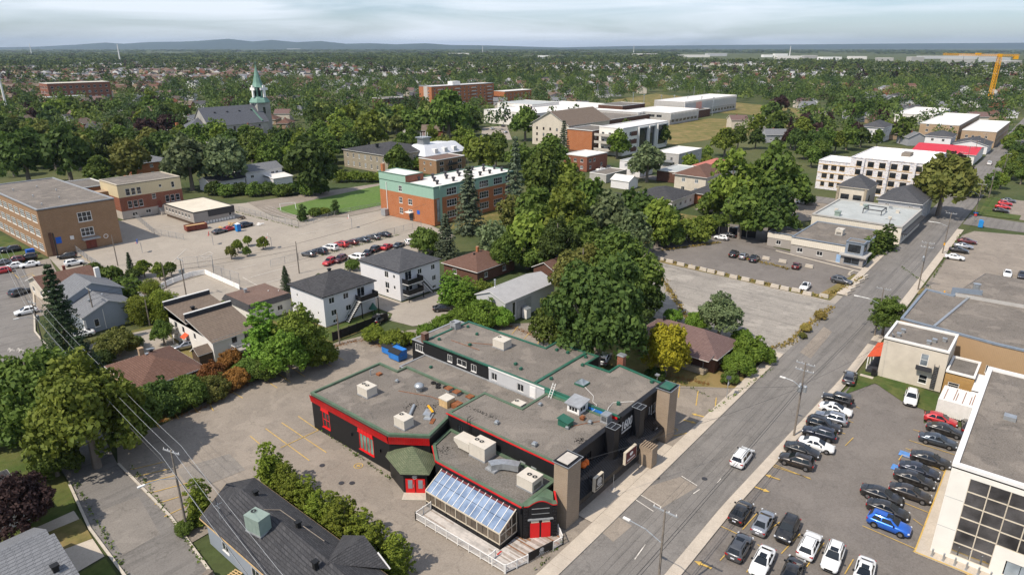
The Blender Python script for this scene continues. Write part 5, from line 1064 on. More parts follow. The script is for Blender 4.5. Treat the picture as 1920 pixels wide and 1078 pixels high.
# ------------------------------------------------------------------ the other buildings
FOOT = [(-8, 30, -2, 44), (14, 50, 66, 86), (-3, 18, 164, 216), (25, 49, 191, 209), (36, 53, 166, 190), (84, 128, 109, 139), (125, 190, 358, 392), (150, 180, 184, 203), (364, 450, 405, 425), (241, 292, 138, 156), (376, 545, 185, 250), (218, 260, -2, 44), (182, 206, -5, 24), (60, 118, -65, -14), (165, 242, 690, 795), (56, 76, 250, 278)]
def rowwin(L, n, zs, w, h, cols=2, rows=1, m=1.0, pane=None):
 out = []
 for z in zs:
  for i in range(n):
   u = m+(L-2*m)*(i+.5)/n-w/2; out.append((u, z, w, h, cols, rows, pane or RND.choice(['glass_dark', 'glass_dark', 'glass_light'])))
 return out
def house(name, label, x0, x1, y0, y1, h, wall, roof, rt='hip', rise=2.0, over=.4, wf=None, wl=None, wb=None, par=.3, pmat='white_trim', cat='house', group=None, frame='white_trim', fascia='white_trim', rz=0, pw=.25, z0=0, axis=None, fw=.08):
 FOOT.append((x0-2, x1+2, y0-2, y1+2)); o = Bld(name, label, cat, (x0, y0), rz, group); X, Y = x1-x0, y1-y0; wins = {}
 if wf: wins[0] = wf if isinstance(wf, list) else rowwin(X, *wf)
 if wl: wins[3] = wl if isinstance(wl, list) else rowwin(Y, *wl)
 o.walls(rect(0, X, 0, Y), z0, h, wall, wins, frame=frame, fw=fw); o.X, o.Y, o.h = X, Y, h
 if rt == 'hip': o.hip(0, X, 0, Y, h, rise, over, roof, fascia, axis=axis)
 elif rt == 'flat': o.flat(rect(0, X, 0, Y), h+.02, roof, par, pw, pmat)
 else: o.gable(0, X, 0, Y, h, rise, over, roof, rt[-1], wallmat=wall, fascia=fascia)
 return o
def chimney(o, x, y, z, h=1.6, w=.7, mat='brick_dark'): o.part('chimney', MB().box(x-w/2, x+w/2, y-w/2, y+w/2, z, z+h).box(x-w/2-.06, x+w/2+.06, y-w/2-.06, y+w/2+.06, z+h, z+h+.12), mat)
def rvent(o, x, y, z, s=.4, mat='black_plastic'): o.part('roof_vent', MB().box(x-s/2, x+s/2, y-s/2, y+s/2, z-.3, z+s).box(x-s*.7, x+s*.7, y-s*.7, y+s*.7, z+s, z+s*1.3), mat)
# --- two pale duplexes behind the lot
def duplex(label, x0, y0, X, Y, h, side):
 o = house('duplex', label, x0, x0+X, y0, y0+Y, h, 'siding_vert', 'shingle_grey' if side else 'shingle_black', 'hip', 2.5, .45,
  [(1.2, h-2.0, 1.3, 1.25), (4.6, h-2.0, 1.3, 1.25), (8.0, h-2.6, 1.9, 2.1, 2, 1), (1.5, h-4.6, 1.3, 1.2), (5.0, h-4.6, 1.3, 1.2), (1.7, .3, 1.3, .75), (5.2, .3, 1.3, .75)] if not side else [(1.5, h-2.6, 1.9, 2.1, 2, 1), (5.2, h-2.0, 1.2, 1.2), (9.2, h-2.0, 1.2, 1.2), (9.4, h-4.6, 1.2, 1.2), (1.6, h-5.0, 1.9, 2.0, 2, 1), (9.4, .35, 1.1, .7)],
  [(2.0, h-2.2, .5, .7, 1, 1), (9.0, 2.2, .5, .6, 1, 1)] if not side else [(8.4, h-2.3, 1.3, 1.5), (11.2, h-2.0, .7, .9, 1, 1), (8.4, h-4.8, 1.4, 1.5), (11.2, h-4.5, .7, .9, 1, 1), (8.6, .9, .9, 1.0, 1, 1)], frame='white_trim', fascia='black_metal', cat='duplex', group='pale duplexes')
 rvent(o, X*.5, Y*.55, h+2.2, .5); bx = 7.4 if not side else 0.6; W = 4.4; z = h-2.75
 for zz in ([z] if not side else [z, z-2.4]):
  o.part('balcony_floor', MB().box(bx, bx+W, -2.0, -.03, zz-.14, zz), 'steel_dark'); m = MB()
  o.part('balcony_edge', MB().box(bx-.03, bx+W+.03, -2.06, -2.0, zz-.2, zz-.08).box(bx-.06, bx, -2.0, -.03, zz-.2, zz-.08), 'white_trim')
  o.part('balcony_panel', MB().box(bx+.02, bx+W-.02, -1.98, -1.93, zz+.05, zz+1.0).box(bx+.02, bx+.07, -1.9, -.05, zz+.05, zz+1.0).box(bx+W-.07, bx+W-.02, -1.9, -.05, zz+.05, zz+1.0), 'black_metal')
 for x in (bx+.1, bx+W-.1): o.part('balcony_post', MB().box(x-.07, x+.07, -1.95, -1.81, 0, z-.15), 'black_metal')
 s = -1 if not side else 1; sx = bx-.1 if not side else bx+W+.1; n = 12
 for i in range(n):
  zz = z-(i+1)*z/(n+1); o.part('stair_tread', MB().box(sx+s*i*.27-.15, sx+s*i*.27+.15, -1.9, -.9, zz-.04, zz) if not side else MB().box(sx+i*.27-.15, sx+i*.27+.15, -1.5, -.5, zz-.04, zz), 'white_trim')
 for y in ((-1.95, -.85) if not side else (-1.55, -.45)): o.part('stair_stringer', MB().bar((sx, y, z-.2), (sx+s*n*.27, y, .1), .08, .25), 'black_metal'); o.part('stair_handrail', MB().bar((sx, y, z+.8), (sx+s*n*.27, y, 1.0), .05, .05), 'black_metal')
 return o
duplex('pale two-storey duplex with a black hip roof, nearer the shrubs', 17.0, 70.4, 12.4, 11.4, 6.5, 0)
duplex('pale two-storey duplex with a grey hip roof, by the driveway', 36.0, 70.0, 11.9, 13.4, 6.8, 1)
t = thing('patio_umbrella', 'folded green umbrella under the left duplex balcony', 'umbrella', (27.8, 69.2, 0)); MB().lathe([(.5, .9), (.9, 1.0), (.1, 2.3)], 8).build('canopy', 'green_flash', t); MB().lathe([(.03, 0), (.03, 2.4)], 6).build('pole', 'galv', t)
# --- flat brown-roofed house and the cream house with stepped roofs
o = Bld('brown_flat_roof_house', 'low white house with a reddish brown flat roof and dark mansard edge', 'house', (8.4, 83.2)); o.walls(rect(0, 9.2, 0, 9.6), 0, 3.1, 'stucco_white', {0: [(3, 1, 1.2, 1.1), (6, 1, 1.2, 1.1)]})
m = MB(); e, i_ = rect(-.5, 9.7, -.5, 10.1), rect(.1, 9.1, .1, 9.5)
for k in range(4): j = (k+1) % 4; m.quad((*e[k], 3.0), (*e[j], 3.0), (*i_[j], 4.05), (*i_[k], 4.05))
o.part('mansard_edge', m, 'shingle_black'); o.part('roof', MB().prism(i_, 3.85, 4.07), 'roof_brown'); rvent(o, 3.4, 7.2, 4.2, .5, 'galv'); rvent(o, 6.8, 4.2, 4.1, .15, 'white_trim'); rvent(o, 8.2, 2.6, 4.1, .15, 'white_trim')
o = Bld('stepped_roof_house', 'white house with two stepped brown roofs, white copings and a red awning', 'house', (-4.6, 72.4)); P = rect(0, 8.0, 0, 16.5)
o.walls(P, 0, 4.1, 'stucco_white', {3: [(2.0, 1.9, 1.2, 2.0, 1, 1), (5.0, 2.4, 1.0, 1.3, 1, 1), (9.4, 2.4, .9, 1.2, 1, 1), (6.5, .4, 1.0, 1.3, 1, 1)], 0: [(3.4, 2.2, 1.1, 1.4, 1, 1), (5.8, 1.5, 1.1, 2.1, 1, 1)]})
for (y0, y1, za, zb) in ((-.6, 8.3, 3.7, 5.9), (8.3, 16.6, 4.9, 6.2)):
 m = MB(); slab(m, [(-.4, y0, za), (8.4, y0, za), (8.4, y1, zb), (-.4, y1, zb)], .15); o.part('roof_slope', m, ['shingle_taupe', 'white_trim'])
 m = MB(); m.quad((-.0, max(0, y0), 4.05), (0, y1, 4.05), (0, y1, zb), (0, max(0, y0), za+.1)); m.quad((-.0, y1, 4.05), (0, max(0, y0), 4.05), (0, max(0, y0), za+.1), (0, y1, zb)); m.quad((8, max(0, y0), 4.05), (8, y1, 4.05), (8, y1, zb), (8, max(0, y0), za+.1)); o.part('side_gable', m, 'stucco_white')
 o.part('parapet', MB().box(-.45, 8.45, y1+.02, y1+.3, zb-.6, zb+.95), 'shingle_black'); m = MB()
 for k in range(18): m.box(-.5+k*.495, -.5+k*.495+.46, y1-.05, y1+.37, zb+.95, zb+1.08)
 o.part('coping', m, 'white_trim')
rvent(o, 3.0, 12.6, 5.7, .5); m = MB(); slab(m, [(-1.0, 9.0, 2.0), (0, 9.0, 2.6), (0, 10.6, 2.6), (-1.0, 10.6, 2.0)][::-1], .05); o.part('awning', m, ['orange_red', 'orange_red'])
for (x0, x1, y0, y1, nm) in ((-1.3, 0, 13.2, 15.6, 'balcony'), (2.8, 7.2, -2.2, 0, 'deck')):
 z = 2.0 if nm == 'balcony' else 1.5; o.part(nm, MB().box(x0, x1, y0, y1, z-.15, z), 'weathered_wood'); m = MB()
 for a, b in (((x0, y0), (x1, y0)), ((x0, y0), (x0, y1)), ((x1, y0), (x1, y1)), ((x0, y1), (x1, y1))):
  if nm == 'deck' and a[1] == b[1] == 0 or nm == 'balcony' and a[0] == b[0] == 0: continue
  m.bar((*a, z+1), (*b, z+1), .08); L = (Vector(b)-Vector(a)).length
  for k in range(int(L/.2)+1): p = Vector(a).lerp(Vector(b), k/max(1, int(L/.2))); m.box(p.x-.025, p.x+.025, p.y-.025, p.y+.025, z, z+1)
 o.part(nm+'_railing', m, 'white_trim')
 for x, y in ((x0+.1, y0+.1), (x1-.1, y0+.1)): o.part(nm+'_post', MB().box(x-.07, x+.07, y-.07, y+.07, 0, z), 'white_trim')
o = house('wooden_shed', 'small weathered shed with a brown gable roof near the rusty vines', -7.0, -3.6, 73.0, 75.6, 2.0, 'wood_dark', 'shingle_taupe', 'gable_x', .9, .25, cat='shed')
# --- grey gabled house, its shed, and bungalows on the left
o = Bld('grey_gabled_house', 'blue-grey house with two pale gabled roofs behind the tall spruce', 'house', (-14.6, 102.6)); o.walls(rect(0, 9.4, 0, 7.8), 0, 3.6, 'siding_bluegrey', {0: [(7.6, 1.5, 1.1, 1.1), (1.6, 1.0, .9, 1.6, 1, 1)]}); o.gable(0, 9.4, 0, 7.8, 3.6, 2.1, .45, 'shingle_midgrey', 'y', wallmat='siding_bluegrey')
o.walls(rect(-.4, 10.2, 8.2, 16.5), 0, 5.0, 'siding_bluegrey', name='rear_wall'); o.gable(-.4, 10.2, 8.2, 16.5, 5.0, 2.4, .45, 'shingle_midgrey', 'y', 'rear_roof', wallmat='siding_bluegrey'); o.part('chimney', MB().box(8.3, 9.2, 15.6, 16.4, 4.5, 8.0), 'white_trim'); o.part('downpipe', MB().box(3.4, 3.5, -.08, -.01, .2, 4.2), 'white_trim'); o.part('porch_post', MB().box(-.2, .2, -.25, .05, 0, 2.9), 'white_trim')
for x, y in ((5.6, 5.5), (2.7, 4.0)): o.part('roof_turbine', MB().lathe([(.16, 0), (.3, .15), (.3, .4), (.05, .5)], 10, 0, (x, y, 5.1)), 'galv')
house('garden_shed', 'small grey shed between the hedges behind the grey house', -.6, 2.2, 110.0, 112.6, 2.3, 'siding_grey', 'shingle_taupe', 'gable_x', .5, .2, [(1.4, .9, .8, .9, 1, 1)], cat='shed')
o = house('brown_roof_bungalow', 'bungalow with a brown gable roof beside the school lot', -13.8, -3.5, 125.5, 138.0, 2.9, 'stucco_cream', 'shingle_brown', 'gable_x', 2.2, .5, [(2, 1, 1.3, 1.2), (6, 1, 1.3, 1.2)], [(2, .9, 1.4, 1.2), (7, .9, 1.4, 1.2)], cat='house'); chimney(o, 6.5, 9.5, 4.2, 1.0, .5, 'rust_red')
o = house('brown_hip_bungalow', 'low brown hip-roofed bungalow half hidden by the hedge of the lot', -19.2, -9.6, 66.6, 78.6, 2.8, 'brick_tan', 'shingle_brown', 'hip', 2.1, .5, [(2, .9, 1.4, 1.2)], [(3, .9, 1.4, 1.2)]); chimney(o, 4.0, 8.4, 4.2, 1.4, .7, 'brick_tan'); rvent(o, 5.4, 8.0, 4.5, .4); rvent(o, 4.4, 7.2, 4.5, .35, 'galv')
o.part('solar_panel', MB().bar((5.4, 9.6, 4.55), (6.6, 10.0, 4.3), .7, .06), 'galv')
# --- bottom left: houses cut by the frame
o = Bld('dark_roof_house', 'dark charcoal shingled house beside the cedar hedge, cut by the lower edge', 'house', (-27.6, 6.0)); o.walls([(0, 0), (6.8, 0), (6.8, 25.2), (3.6, 26), (0, 23)], 0, 3.4, 'siding_bluegrey', {4: [(3.0, .9, 1.4, 1.2), (9, .9, 1.6, 1.3)]})
m = MB(); C = [(-.4, -.5), (7.4, -.5), (7.4, 25.7), (4.6, 27.2), (-.4, 23.6)]; r0, r1 = (3.7, 1.0, 5.1), (4.3, 22.5, 4.9)
m.quad((*C[0], 3.4), (*C[1], 3.4), r0).quad((*C[1], 3.4), (*C[2], 3.4), r1, r0).quad((*C[2], 3.4), (*C[3], 3.4), r1).quad((*C[3], 3.4), (*C[4], 3.4), r1).quad((*C[4], 3.4), (*C[0], 3.4), r0, r1)
o.part('roof', m, 'shingle_black'); o.part('fascia', ring(C, 3.2, 3.38, .2, .03), 'wood_new')
m = MB(); m.quad((3.4, 5.4, 5.1), (8.0, 1.6, 3.5), (8.0, 5.4, 5.5)).quad((3.4, 5.4, 5.15), (8.0, 5.4, 5.5), (8.0, 9.2, 3.5)); m.quad((7.8, 1.9, 3.3), (7.8, 8.9, 3.3), (7.8, 5.4, 5.4)); o.part('front_gable', m, 'shingle_black'); o.part('gable_eave', MB().bar((8.0, 1.6, 3.5), (8.0, 3.4, 4.5), .12), 'white_trim')
rvent(o, 5.0, 21.0, 4.6, .42); rvent(o, 5.0, 12.6, 4.8, .42); rvent(o, 2.6, 6.0, 5.1, .45)
o.part('roof_pipe', MB().tube([(3.9, 17.4, 5.05), (5.2, 16.4, 4.75), (5.4, 8.6, 4.75)], .05, 5), 'wood_pole'); o.part('antenna_mast', MB().tube([(.7, 21.0, 4.0), (.7, 21.0, 6.0)], .04, 5).bar((.2, 21.0, 5.8), (1.2, 21.0, 5.8), .04).bar((.7, 20.6, 5.5), (.7, 21.4, 5.5), .04), 'galv')
ac_unit('pale green air conditioner on the charcoal shingled roof', -25.4, 21.6, 4.35, 2.2, 1.5, 2.0, -80, 1, 'ac_green')
for i, (x, y, r) in enumerate(((-28.7, 22.4, 10), (-28.4, 19.6, 40), (-28.1, 17.6, 75))):
 t = thing('wooden_pallet', ['new wooden pallet lying by the charcoal house, farthest one', 'new wooden pallet lying by the charcoal house, middle one', 'new wooden pallet lying by the charcoal house, nearest one'][i], 'pallet', (x, y, 0), rad(r), 'pallets by the charcoal house')
 for k in range(3):
  MB().box(-.9, .9, -.55+k*.5, -.45+k*.5, .02+.0, .12).build('runner', 'wood_new', t)
 for k in range(7): MB().box(-.9+k*.29, -.78+k*.29, -.6, .6, .12, .15).build('slat', 'wood_new', t)
 if i:
  for k in range(3): MB().obox((RND.uniform(-.4,.4), RND.uniform(-.3,.3)), (RND.uniform(-1,1), 1), 1.6, .12, .16+.06*k, .21+.06*k).build('loose_board', 'wood_new', t)
t = thing('lumber_stack', 'small stack of brown blocks at the lot kerb by the charcoal house', 'wood stack', (-30.2, 24.3, 0), .3)
for k in range(4): MB().box(-.4, .4, -.35, .35, .02+k*.17, .17+k*.17).build('block', 'wood_pole', t)
o = Bld('grey_shingle_house', 'grey shingled house in the lower left corner of the view', 'house', (-52, 30.5)); o.walls(rect(0, 11.3, 0, 10.6), 0, 3.6, 'siding_grey', {1: [(3, 1, 1.2, 1.2)]}); o.gable(0, 11.3, 0, 10.6, 3.6, 2.6, .5, 'shingle_midgrey', 'x', wallmat='siding_grey'); o.part('side_roof', MB().quad((6.2, -3.2, 3.7), (12.2, -3.2, 3.7), (12.2, 4.6, 6.0), (6.2, 4.6, 6.0)), 'shingle_midgrey'); rvent(o, 10.8, .4, 4.8, .5)
o = house('black_roof_house', 'small house with a black flat-topped roof at the left edge', -47, -39.2, 49.0, 56.5, 3.2, 'stucco_white', 'shingle_black', 'hip', 1.0, .4)
# --- vine-covered house with the mauve roof, garages behind the black building
o = house('vine_house', 'old bungalow with a mauve shingle roof and vines beside the street', 47.6, 56.0, 3.6, 18.6, 2.9, 'brick_dark', 'shingle_mauve', 'hip', 2.6, .7, [(2, .9, 1.6, 1.2)], [(2.0, .9, 1.3, 1.2), (6.0, .2, 1.0, 2.0, 1, 1), (9.5, .9, 1.5, 1.2)], axis='y'); rvent(o, 5.3, 12.5, 4.9, .35); rvent(o, 4.9, 9.5, 5.1, .35)
o.part('porch_floor', MB().box(-1.9, -.05, 1.0, 13.5, 0, .45), 'stone'); m = MB()
for k in range(7): m.box(-1.85, -1.73, 1.2+k*2, 1.32+k*2, .45, 2.85)
o.part('porch_posts', m, 'steel_dark'); o.part('porch_wall', MB().box(-1.95, -1.75, 1.0, 9.5, .45, 1.1), 'stone')
m = MB(); slab(m, [(-2.2, .2, 2.75), (0, .2, 3.3), (0, 14.5, 3.3), (-2.2, 14.5, 2.75)][::-1], .1); o.part('porch_roof', m, ['shingle_mauve', 'white_trim'])
o = house('corrugated_garage', 'weathered metal garage with a grey ribbed gable roof behind the lot', 40.8, 57.0, 44.3, 52.0, 4.6, 'metal_grey', 'steel_roof', 'gable_x', 1.4, .3, [(2.2, 1.0, 1.0, 3.0, 1, 1)], cat='garage'); o.part('sliding_door', MB().box(3.6, 8.2, -.09, -.01, .1, 3.8), 'galv_dull'); stack_pipe('metal stove pipe on the ribbed garage roof', 45.6, 51.2, 5.0, .16, 1.5)
t = thing('white_cabinet', 'small white cabinet against the metal garage', 'cabinet', (46.4, 43.4, 0)); MB().box(-.7, .7, -.6, .6, 0, 2.0).build('box', 'white_trim', t); m = MB(); slab(m, [(-.8, -.7, 2.0), (.8, -.7, 2.0), (.8, .7, 2.25), (-.8, .7, 2.25)], .06); m.build('lid', ['galv', 'galv'], t)
o = house('long_brown_garage', 'long low garage with a brown roof half hidden behind the big maple', 66, 89, 50.6, 57, 3.2, 'brick_dark', 'shingle_brown', 'gable_x', 1.6, .4, cat='garage'); chimney(o, 9, 3, 4.4, 1.2, .4, 'white_trim')
o = house('brown_gable_house', 'brick bungalow with a reddish brown roof below the orange school', 55, 68.5, 65, 76, 3.0, 'brick_dark', 'shingle_brown', 'hip', 2.4, .5, [(2.4, .9, 1.2, 1.2), (9, .9, 1.3, 1.2)], [(3, .9, 1.3, 1.2)]); chimney(o, 6.2, 5.6, 5.0, 1.5, .55, 'brick_orange'); rvent(o, 4.6, 5.2, 5.0, .3)
# --- schools on the left
o = Bld('brown_brick_school', 'large three-storey brown brick school with white window bands at the left edge', 'school', (-2.1, 166)); ww = []
for z in (1.2, 5.0, 8.8):
 for k in range(9): ww.append((1.6+k*5.0, z, 3.9, 2.0, 4, 3))
o.walls(rect(0, 18.5, 0, 48), 0, 12.4, 'brick_brown', {3: [(48-u-w, z, w, h, c, r) for (u, z, w, h, c, r) in ww], 0: [(8.8, 7.6, 3.4, 2.6, 3, 2), (8.8, 3.6, 3.2, 2.3, 3, 2)]}, fw=.14); o.flat(rect(0, 18.5, 0, 48), 12.4, 'roof_gravel', .3, .4, 'galv_dull')
o.part('door_canopy', MB().box(8.6, 12.8, -1.6, -.02, 2.75, 3.1), 'galv_dull'); o.part('door', MB().box(9.4, 12.0, -.08, -.01, .05, 2.6).box(10.66, 10.74, -.12, -.08, .05, 2.6), 'rust_red'); o.part('service_shaft', MB().box(1.3, 1.9, -.3, -.02, 0, 6.2), 'brick_dark'); o.part('downpipe', MB().box(2.2, 2.4, -.2, -.02, 0, 6.0), 'steel_dark')
o.part('logo_panel', MB().box(2.6, 3.9, -.1, -.02, 3.0, 4.7), 'plastic_blue'); o.part('white_panel', MB().box(6.0, 6.9, -.08, -.02, 3.4, 4.4), 'white_trim'); m = MB()
for i in range(20):
 a, b = 2*math.pi*i/20, 2*math.pi*(i+1)/20; m.quad(*[(14.6+q*math.cos(t_), -.03, 2.6+q*math.sin(t_)) for q, t_ in ((.45, a), (.62, a), (.62, b), (.45, b))])
o.part('round_wall_mark', m, 'white_trim')
for k, (x, y) in enumerate(((5, 20), (9, 12), (3, 6), (12, 24), (4, 34), (10, 34))): o.part('roof_vent', MB().lathe([(.12, 0), (.12, .5), (.25, .55), (.05, .7)], 8, 0, (x, y, 12.4)), 'galv')
t = thing('blue_bin', 'blue plastic bin beside the brown school wall', 'bin', (-4.2, 172.2, 0)); MB().prism(rect(-.9, .9, -.7, .7), .1, 1.3).build('tub', 'plastic_blue', t); MB().prism(rect(-.95, .95, -.75, .75), 1.3, 1.42).build('lid', 'plastic_blue', t)
o = house('rear_school_annex', 'low brick annex with a flat roof behind the brown school', 12, 34, 219, 236, 7, 'brick_orange', 'roof_gravel_dark', 'flat', 0, 0, [(3, 3, 1.6, 1.5), (10, 3, 1.6, 1.5)], cat='school'); chimney(o, 8, 12, 7, 2.0, .8, 'brick_red')
o = Bld('cream_topped_school', 'brick school with a cream upper storey and pale concrete base', 'school', (27.2, 193.2)); P = rect(0, 19.8, 0, 14);
o.walls(P, 0, 2.6, 'concrete_wall', {0: [(3.0, .7, 1.6, 1.1), (7.2, .9, 1.6, 1.1)]}, name='base_wall'); o.walls(P, 2.6, 7.0, 'brick_red', {0: [(2.2, 3.4, 1.3, 2.2, 1, 2), (3.9, 3.4, 1.3, 2.2, 1, 2), (5.6, 3.4, 1.3, 2.2, 1, 2), (14.0, 3.4, 1.3, 2.2, 1, 2), (15.7, 3.4, 1.3, 2.2, 1, 2), (17.4, 3.4, 1.3, 2.2, 1, 2), (9.9, 5.2, 1.2, 1.6, 1, 2)]}); o.walls(P, 7.0, 11.0, 'cream_panel', {0: [(2.2, 7.4, 1.3, 2.2, 1, 2), (3.9, 7.4, 1.3, 2.2, 1, 2), (5.6, 7.4, 1.3, 2.2, 1, 2), (12.6, 8.6, .8, .9, 1, 1), (16.6, 7.9, 1.0, 1.9, 1, 2)]}, name='upper_wall')
o.flat(P, 11, 'roof_gravel', .25, .3, 'cream_trim'); o.part('stair_tower', MB().box(-3.0, -.02, 8, 12, 0, 8.2), 'brick_brown'); o.part('door', MB().box(11.2, 12.5, -.08, -.01, 2.0, 4.4), 'rust_red'); m = MB()
for k in range(8): m.box(11.0, 12.8, -.5-k*.28, -.22-k*.28, 0, 1.9-k*.22)
o.part('entrance_steps', m, 'concrete_wall'); o.part('step_railing', MB().bar((11.0, -.4, 2.9), (11.0, -2.6, 1.1), .06).bar((12.8, -.4, 2.9), (12.8, -2.6, 1.1), .06), 'galv')
o = Bld('modular_classroom', 'low modular classroom with a white roof under renovation in the school yard', 'classroom', (38.2, 168.0)); o.walls(rect(0, 13.2, 0, 20), .9, 4.0, 'siding_stone', {3: [(1.0+k*2.2, 2.0, 1.2, 1.2) for k in range(8)], 0: [(11.2, 1.2, 1.0, 2.2, 1, 1)]}); o.part('crawlspace', MB().box(.3, 12.9, .3, 19.7, 0, .9), 'wood_dark'); o.flat(rect(0, 13.2, 0, 20), 4.05, 'roof_cream', .15, .2, 'steel_dark'); o.part('dark_cladding', MB().box(4.6, 13.25, -.1, -.02, 2.1, 4.1), 'steel_dark'); m = MB()
for k in range(14): m.box(.2+k*.93, .9+k*.93, -.06, .28, 0, .85)
o.part('skirting_panels', m, 'white_trim')
t = thing('skip_container', 'rusty red open skip beside the modular classroom', 'skip', (36.4, 163.6, 0), rad(-8)); m = MB()
m.prism(rect(-3, 3, -1.2, 1.2), .15, .25);
for s in (-1, 1): m.box(-3, 3, s*1.2-.05, s*1.2+.05, .2, 1.7); m.box(s*3-.05, s*3+.05, -1.2, 1.2, .2, 1.7)
for k in range(11):
 for s in (-1, 1): m.box(-2.9+k*.57, -2.75+k*.57, s*1.3-.06, s*1.3+.06, .2, 1.7)
m.build('steel_tub', 'rust_red', t); MB().prism(rect(-2.8, 2.8, -1.1, 1.1), .9, 1.45).build('rubble', 'wood_new', t)
t = thing('portable_toilet', 'blue portable toilet beside the yard fence', 'portable toilet', (43.6, 152.0, 0)); MB().box(-.6, .6, -.6, .6, .05, 2.2).build('cabin', 'plastic_cyan', t); MB().prism(rect(-.62, .62, -.62, .62), 2.2, 2.3).lathe([(.5, 2.3), (.3, 2.5)], 8).build('roof', 'cover_white', t); MB().box(-.4, .4, -.63, -.605, .2, 2.05).build('door', 'dumpster_blue', t)
lm = [('pile of new lumber under the modular classroom corner', 46, 160.5, 'wood_new', 2.6), ('pile of torn-off boards at the right end of the modular classroom', 52.5, 165.5, 'wood_dark', 2.2), ('pile of pale boards beside the skip', 41.5, 159.0, 'wood_new', 1.4), ('white wrapped pallet near the parked cars', 51.5, 153.5, 'cover_white', 1.2)]
for lb, x, y, mt, s in lm:
 t = thing('lumber_pile', lb, 'lumber', (x, y, 0), RND.uniform(0, 3))
 for k in range(9): MB().obox((RND.uniform(-s*.4, s*.4), RND.uniform(-s*.3, s*.3)), (1, RND.uniform(-.9, .9)), s*RND.uniform(.6, 1.2), .22, .12*k*.6, .12*k*.6+.14).build('board', mt, t)
# --- orange brick school
o = Bld('orange_brick_school', 'three-storey orange brick school with a mint green top band and white roof', 'school', (85.8, 111.4)); P = [(0, 0), (39, 0), (39, 16), (7.3, 25.8), (.2, 25.8)]; P = [(0, 0), (39, 0), (39, 15.5), (8, 15.5), (8, 25.4), (0, 25.4)]
L5 = [(9.3, z, 1.6, 1.9, 2, 2) for z in (1.6, 5.0, 8.4)]+[(13.6, z, 1.9, 1.9, 2, 2) for z in (1.6, 5.0)]+[(9.4, 11.0-.6, 1.4, 1.0, 2, 1)]
F0 = [(u, z, 4.4, 2.2, 4, 2) for u in (5.5, 14, 20.5, 27.5, 33.5) for z in (1.4, 5.0, 8.6)]
lowL = [q for q in L5 if q[1]+q[3] < 8.3]; lowF = [q for q in F0 if q[1] < 8]
o.walls(P, 0, 8.3, 'brick_orange', {0: lowF, 5: lowL}, fw=.1); o.walls(P, 8.3, 11.8, 'mint_panel', {0: [q for q in F0 if q[1] > 8], 5: [(9.3, 8.7, 1.6, 1.9, 2, 2)]}, name='mint_band', fw=.1); o.flat(P, 11.7, 'roof_white', .3, .3, 'copper_green')
o.walls(rect(-.06, 7.5, 12.5, 25.46), 11.8, 14.0, 'mint_panel', name='stair_block'); o.flat(rect(-.06, 7.5, 12.5, 25.46), 14.0, 'roof_white', .15, .25, 'copper_green'); o.part('brick_face', MB().box(7.52, 7.6, 12.5, 25.4, 11.8, 14.0).box(-.05, 7.5, 12.4, 12.49, 11.8, 13.9), 'brick_red'); chimney(o, 1.0, 24.4, 14.0, 2.4, 1.0, 'brick_orange')
o.part('corner_pilaster', MB().box(2.4, 3.2, -.3, -.02, 0, 11.9), 'mint_panel'); o.part('stair_window', MB().box(1.2, 2.3, -.06, -.01, 1.0, 8.0), 'glass_light'); o.part('door_canopy', MB().box(-1.6, -.02, 9.4, 12.0, 2.7, 2.95), 'white_trim'); o.part('door', MB().box(-.06, -.01, 9.8, 11.4, 0, 2.4), 'steel_dark'); o.part('round_blue_sign', MB().box(-.08, -.02, 6.6, 7.8, 2.6, 3.8), 'plastic_blue'); o.part('downpipe', MB().box(-.2, -.04, 21.8, 22.0, 0, 11), 'white_trim'); o.part('utility_box', MB().box(-1.6, -.1, 21.6, 23.6, 0, 2.2), 'galv_dull')
vi = 0
for u in (6, 12, 18, 24, 30, 36):
 for v in (3.5, 8, 12.5):
  o.part('roof_cowl', MB().lathe([(.4, 0), (.4, .8), (.62, .85), (.62, 1.3), (.5, 1.35)], 10, 0, (u+RND.uniform(-1, 1)+(3 if v == 8 else 0)*.5, v, 11.7)), 'steel_dark')
# --- church
o = Bld('stone_church', 'stone church with a steep dark slate roof among the trees', 'church', (143, 364)); X, Y = 39, 20
o.walls(rect(0, X, 0, Y), 0, 7.5, 'limestone', {0: [(4+k*5.6, 2.0, 1.5, 4.2, 1, 2) for k in range(6)]}, frame='limestone'); o.gable(0, X, 0, Y, 7.5, 9.8, .5, 'slate', 'x', wallmat='limestone', fascia='limestone'); o.walls([(-11, 5), (-.05, 4), (-.05, 16), (-11, 15)], 0, 6.5, 'limestone', name='chancel_wall'); m = MB(); a = (-1, 10, 12)
for p, q in (((-11.6, 4.5), (0, 3.5)), ((-11.6, 15.5), (-11.6, 4.5)), ((0, 16.5), (-11.6, 15.5))): m.quad((*p, 6.3), (*q, 6.3), a)
o.part('chancel_roof', m, 'slate')
for k in range(4): o.part('roof_ventilator', MB().box(8+k*8-.5, 8+k*8+.5, 6.4, 7.4, 13.6, 14.8), 'steel_dark')
o.part('green_valley', MB().bar((X-4, 0, 8), (X-6, 8, 15.4), 1.0, .5), 'copper_green'); chimney(o, -15, 8, 0, 10, 1.4, 'brick_orange')
tx, ty = X+1.5, 10; o.walls(rect(tx-4.5, tx+4.5, ty-4.5, ty+4.5), 0, 18.4, 'limestone', {0: [(3.6, 11.5, 1.8, 4.2, 1, 2)], 3: [(3.6, 11.5, 1.8, 4.2, 1, 2)]}, name='tower_wall', frame='limestone')
Z = 18.4; S8 = lambda prof: MB().lathe([(r*.94, Z+z) for r, z in prof], 8, 0, (tx, ty, 0))
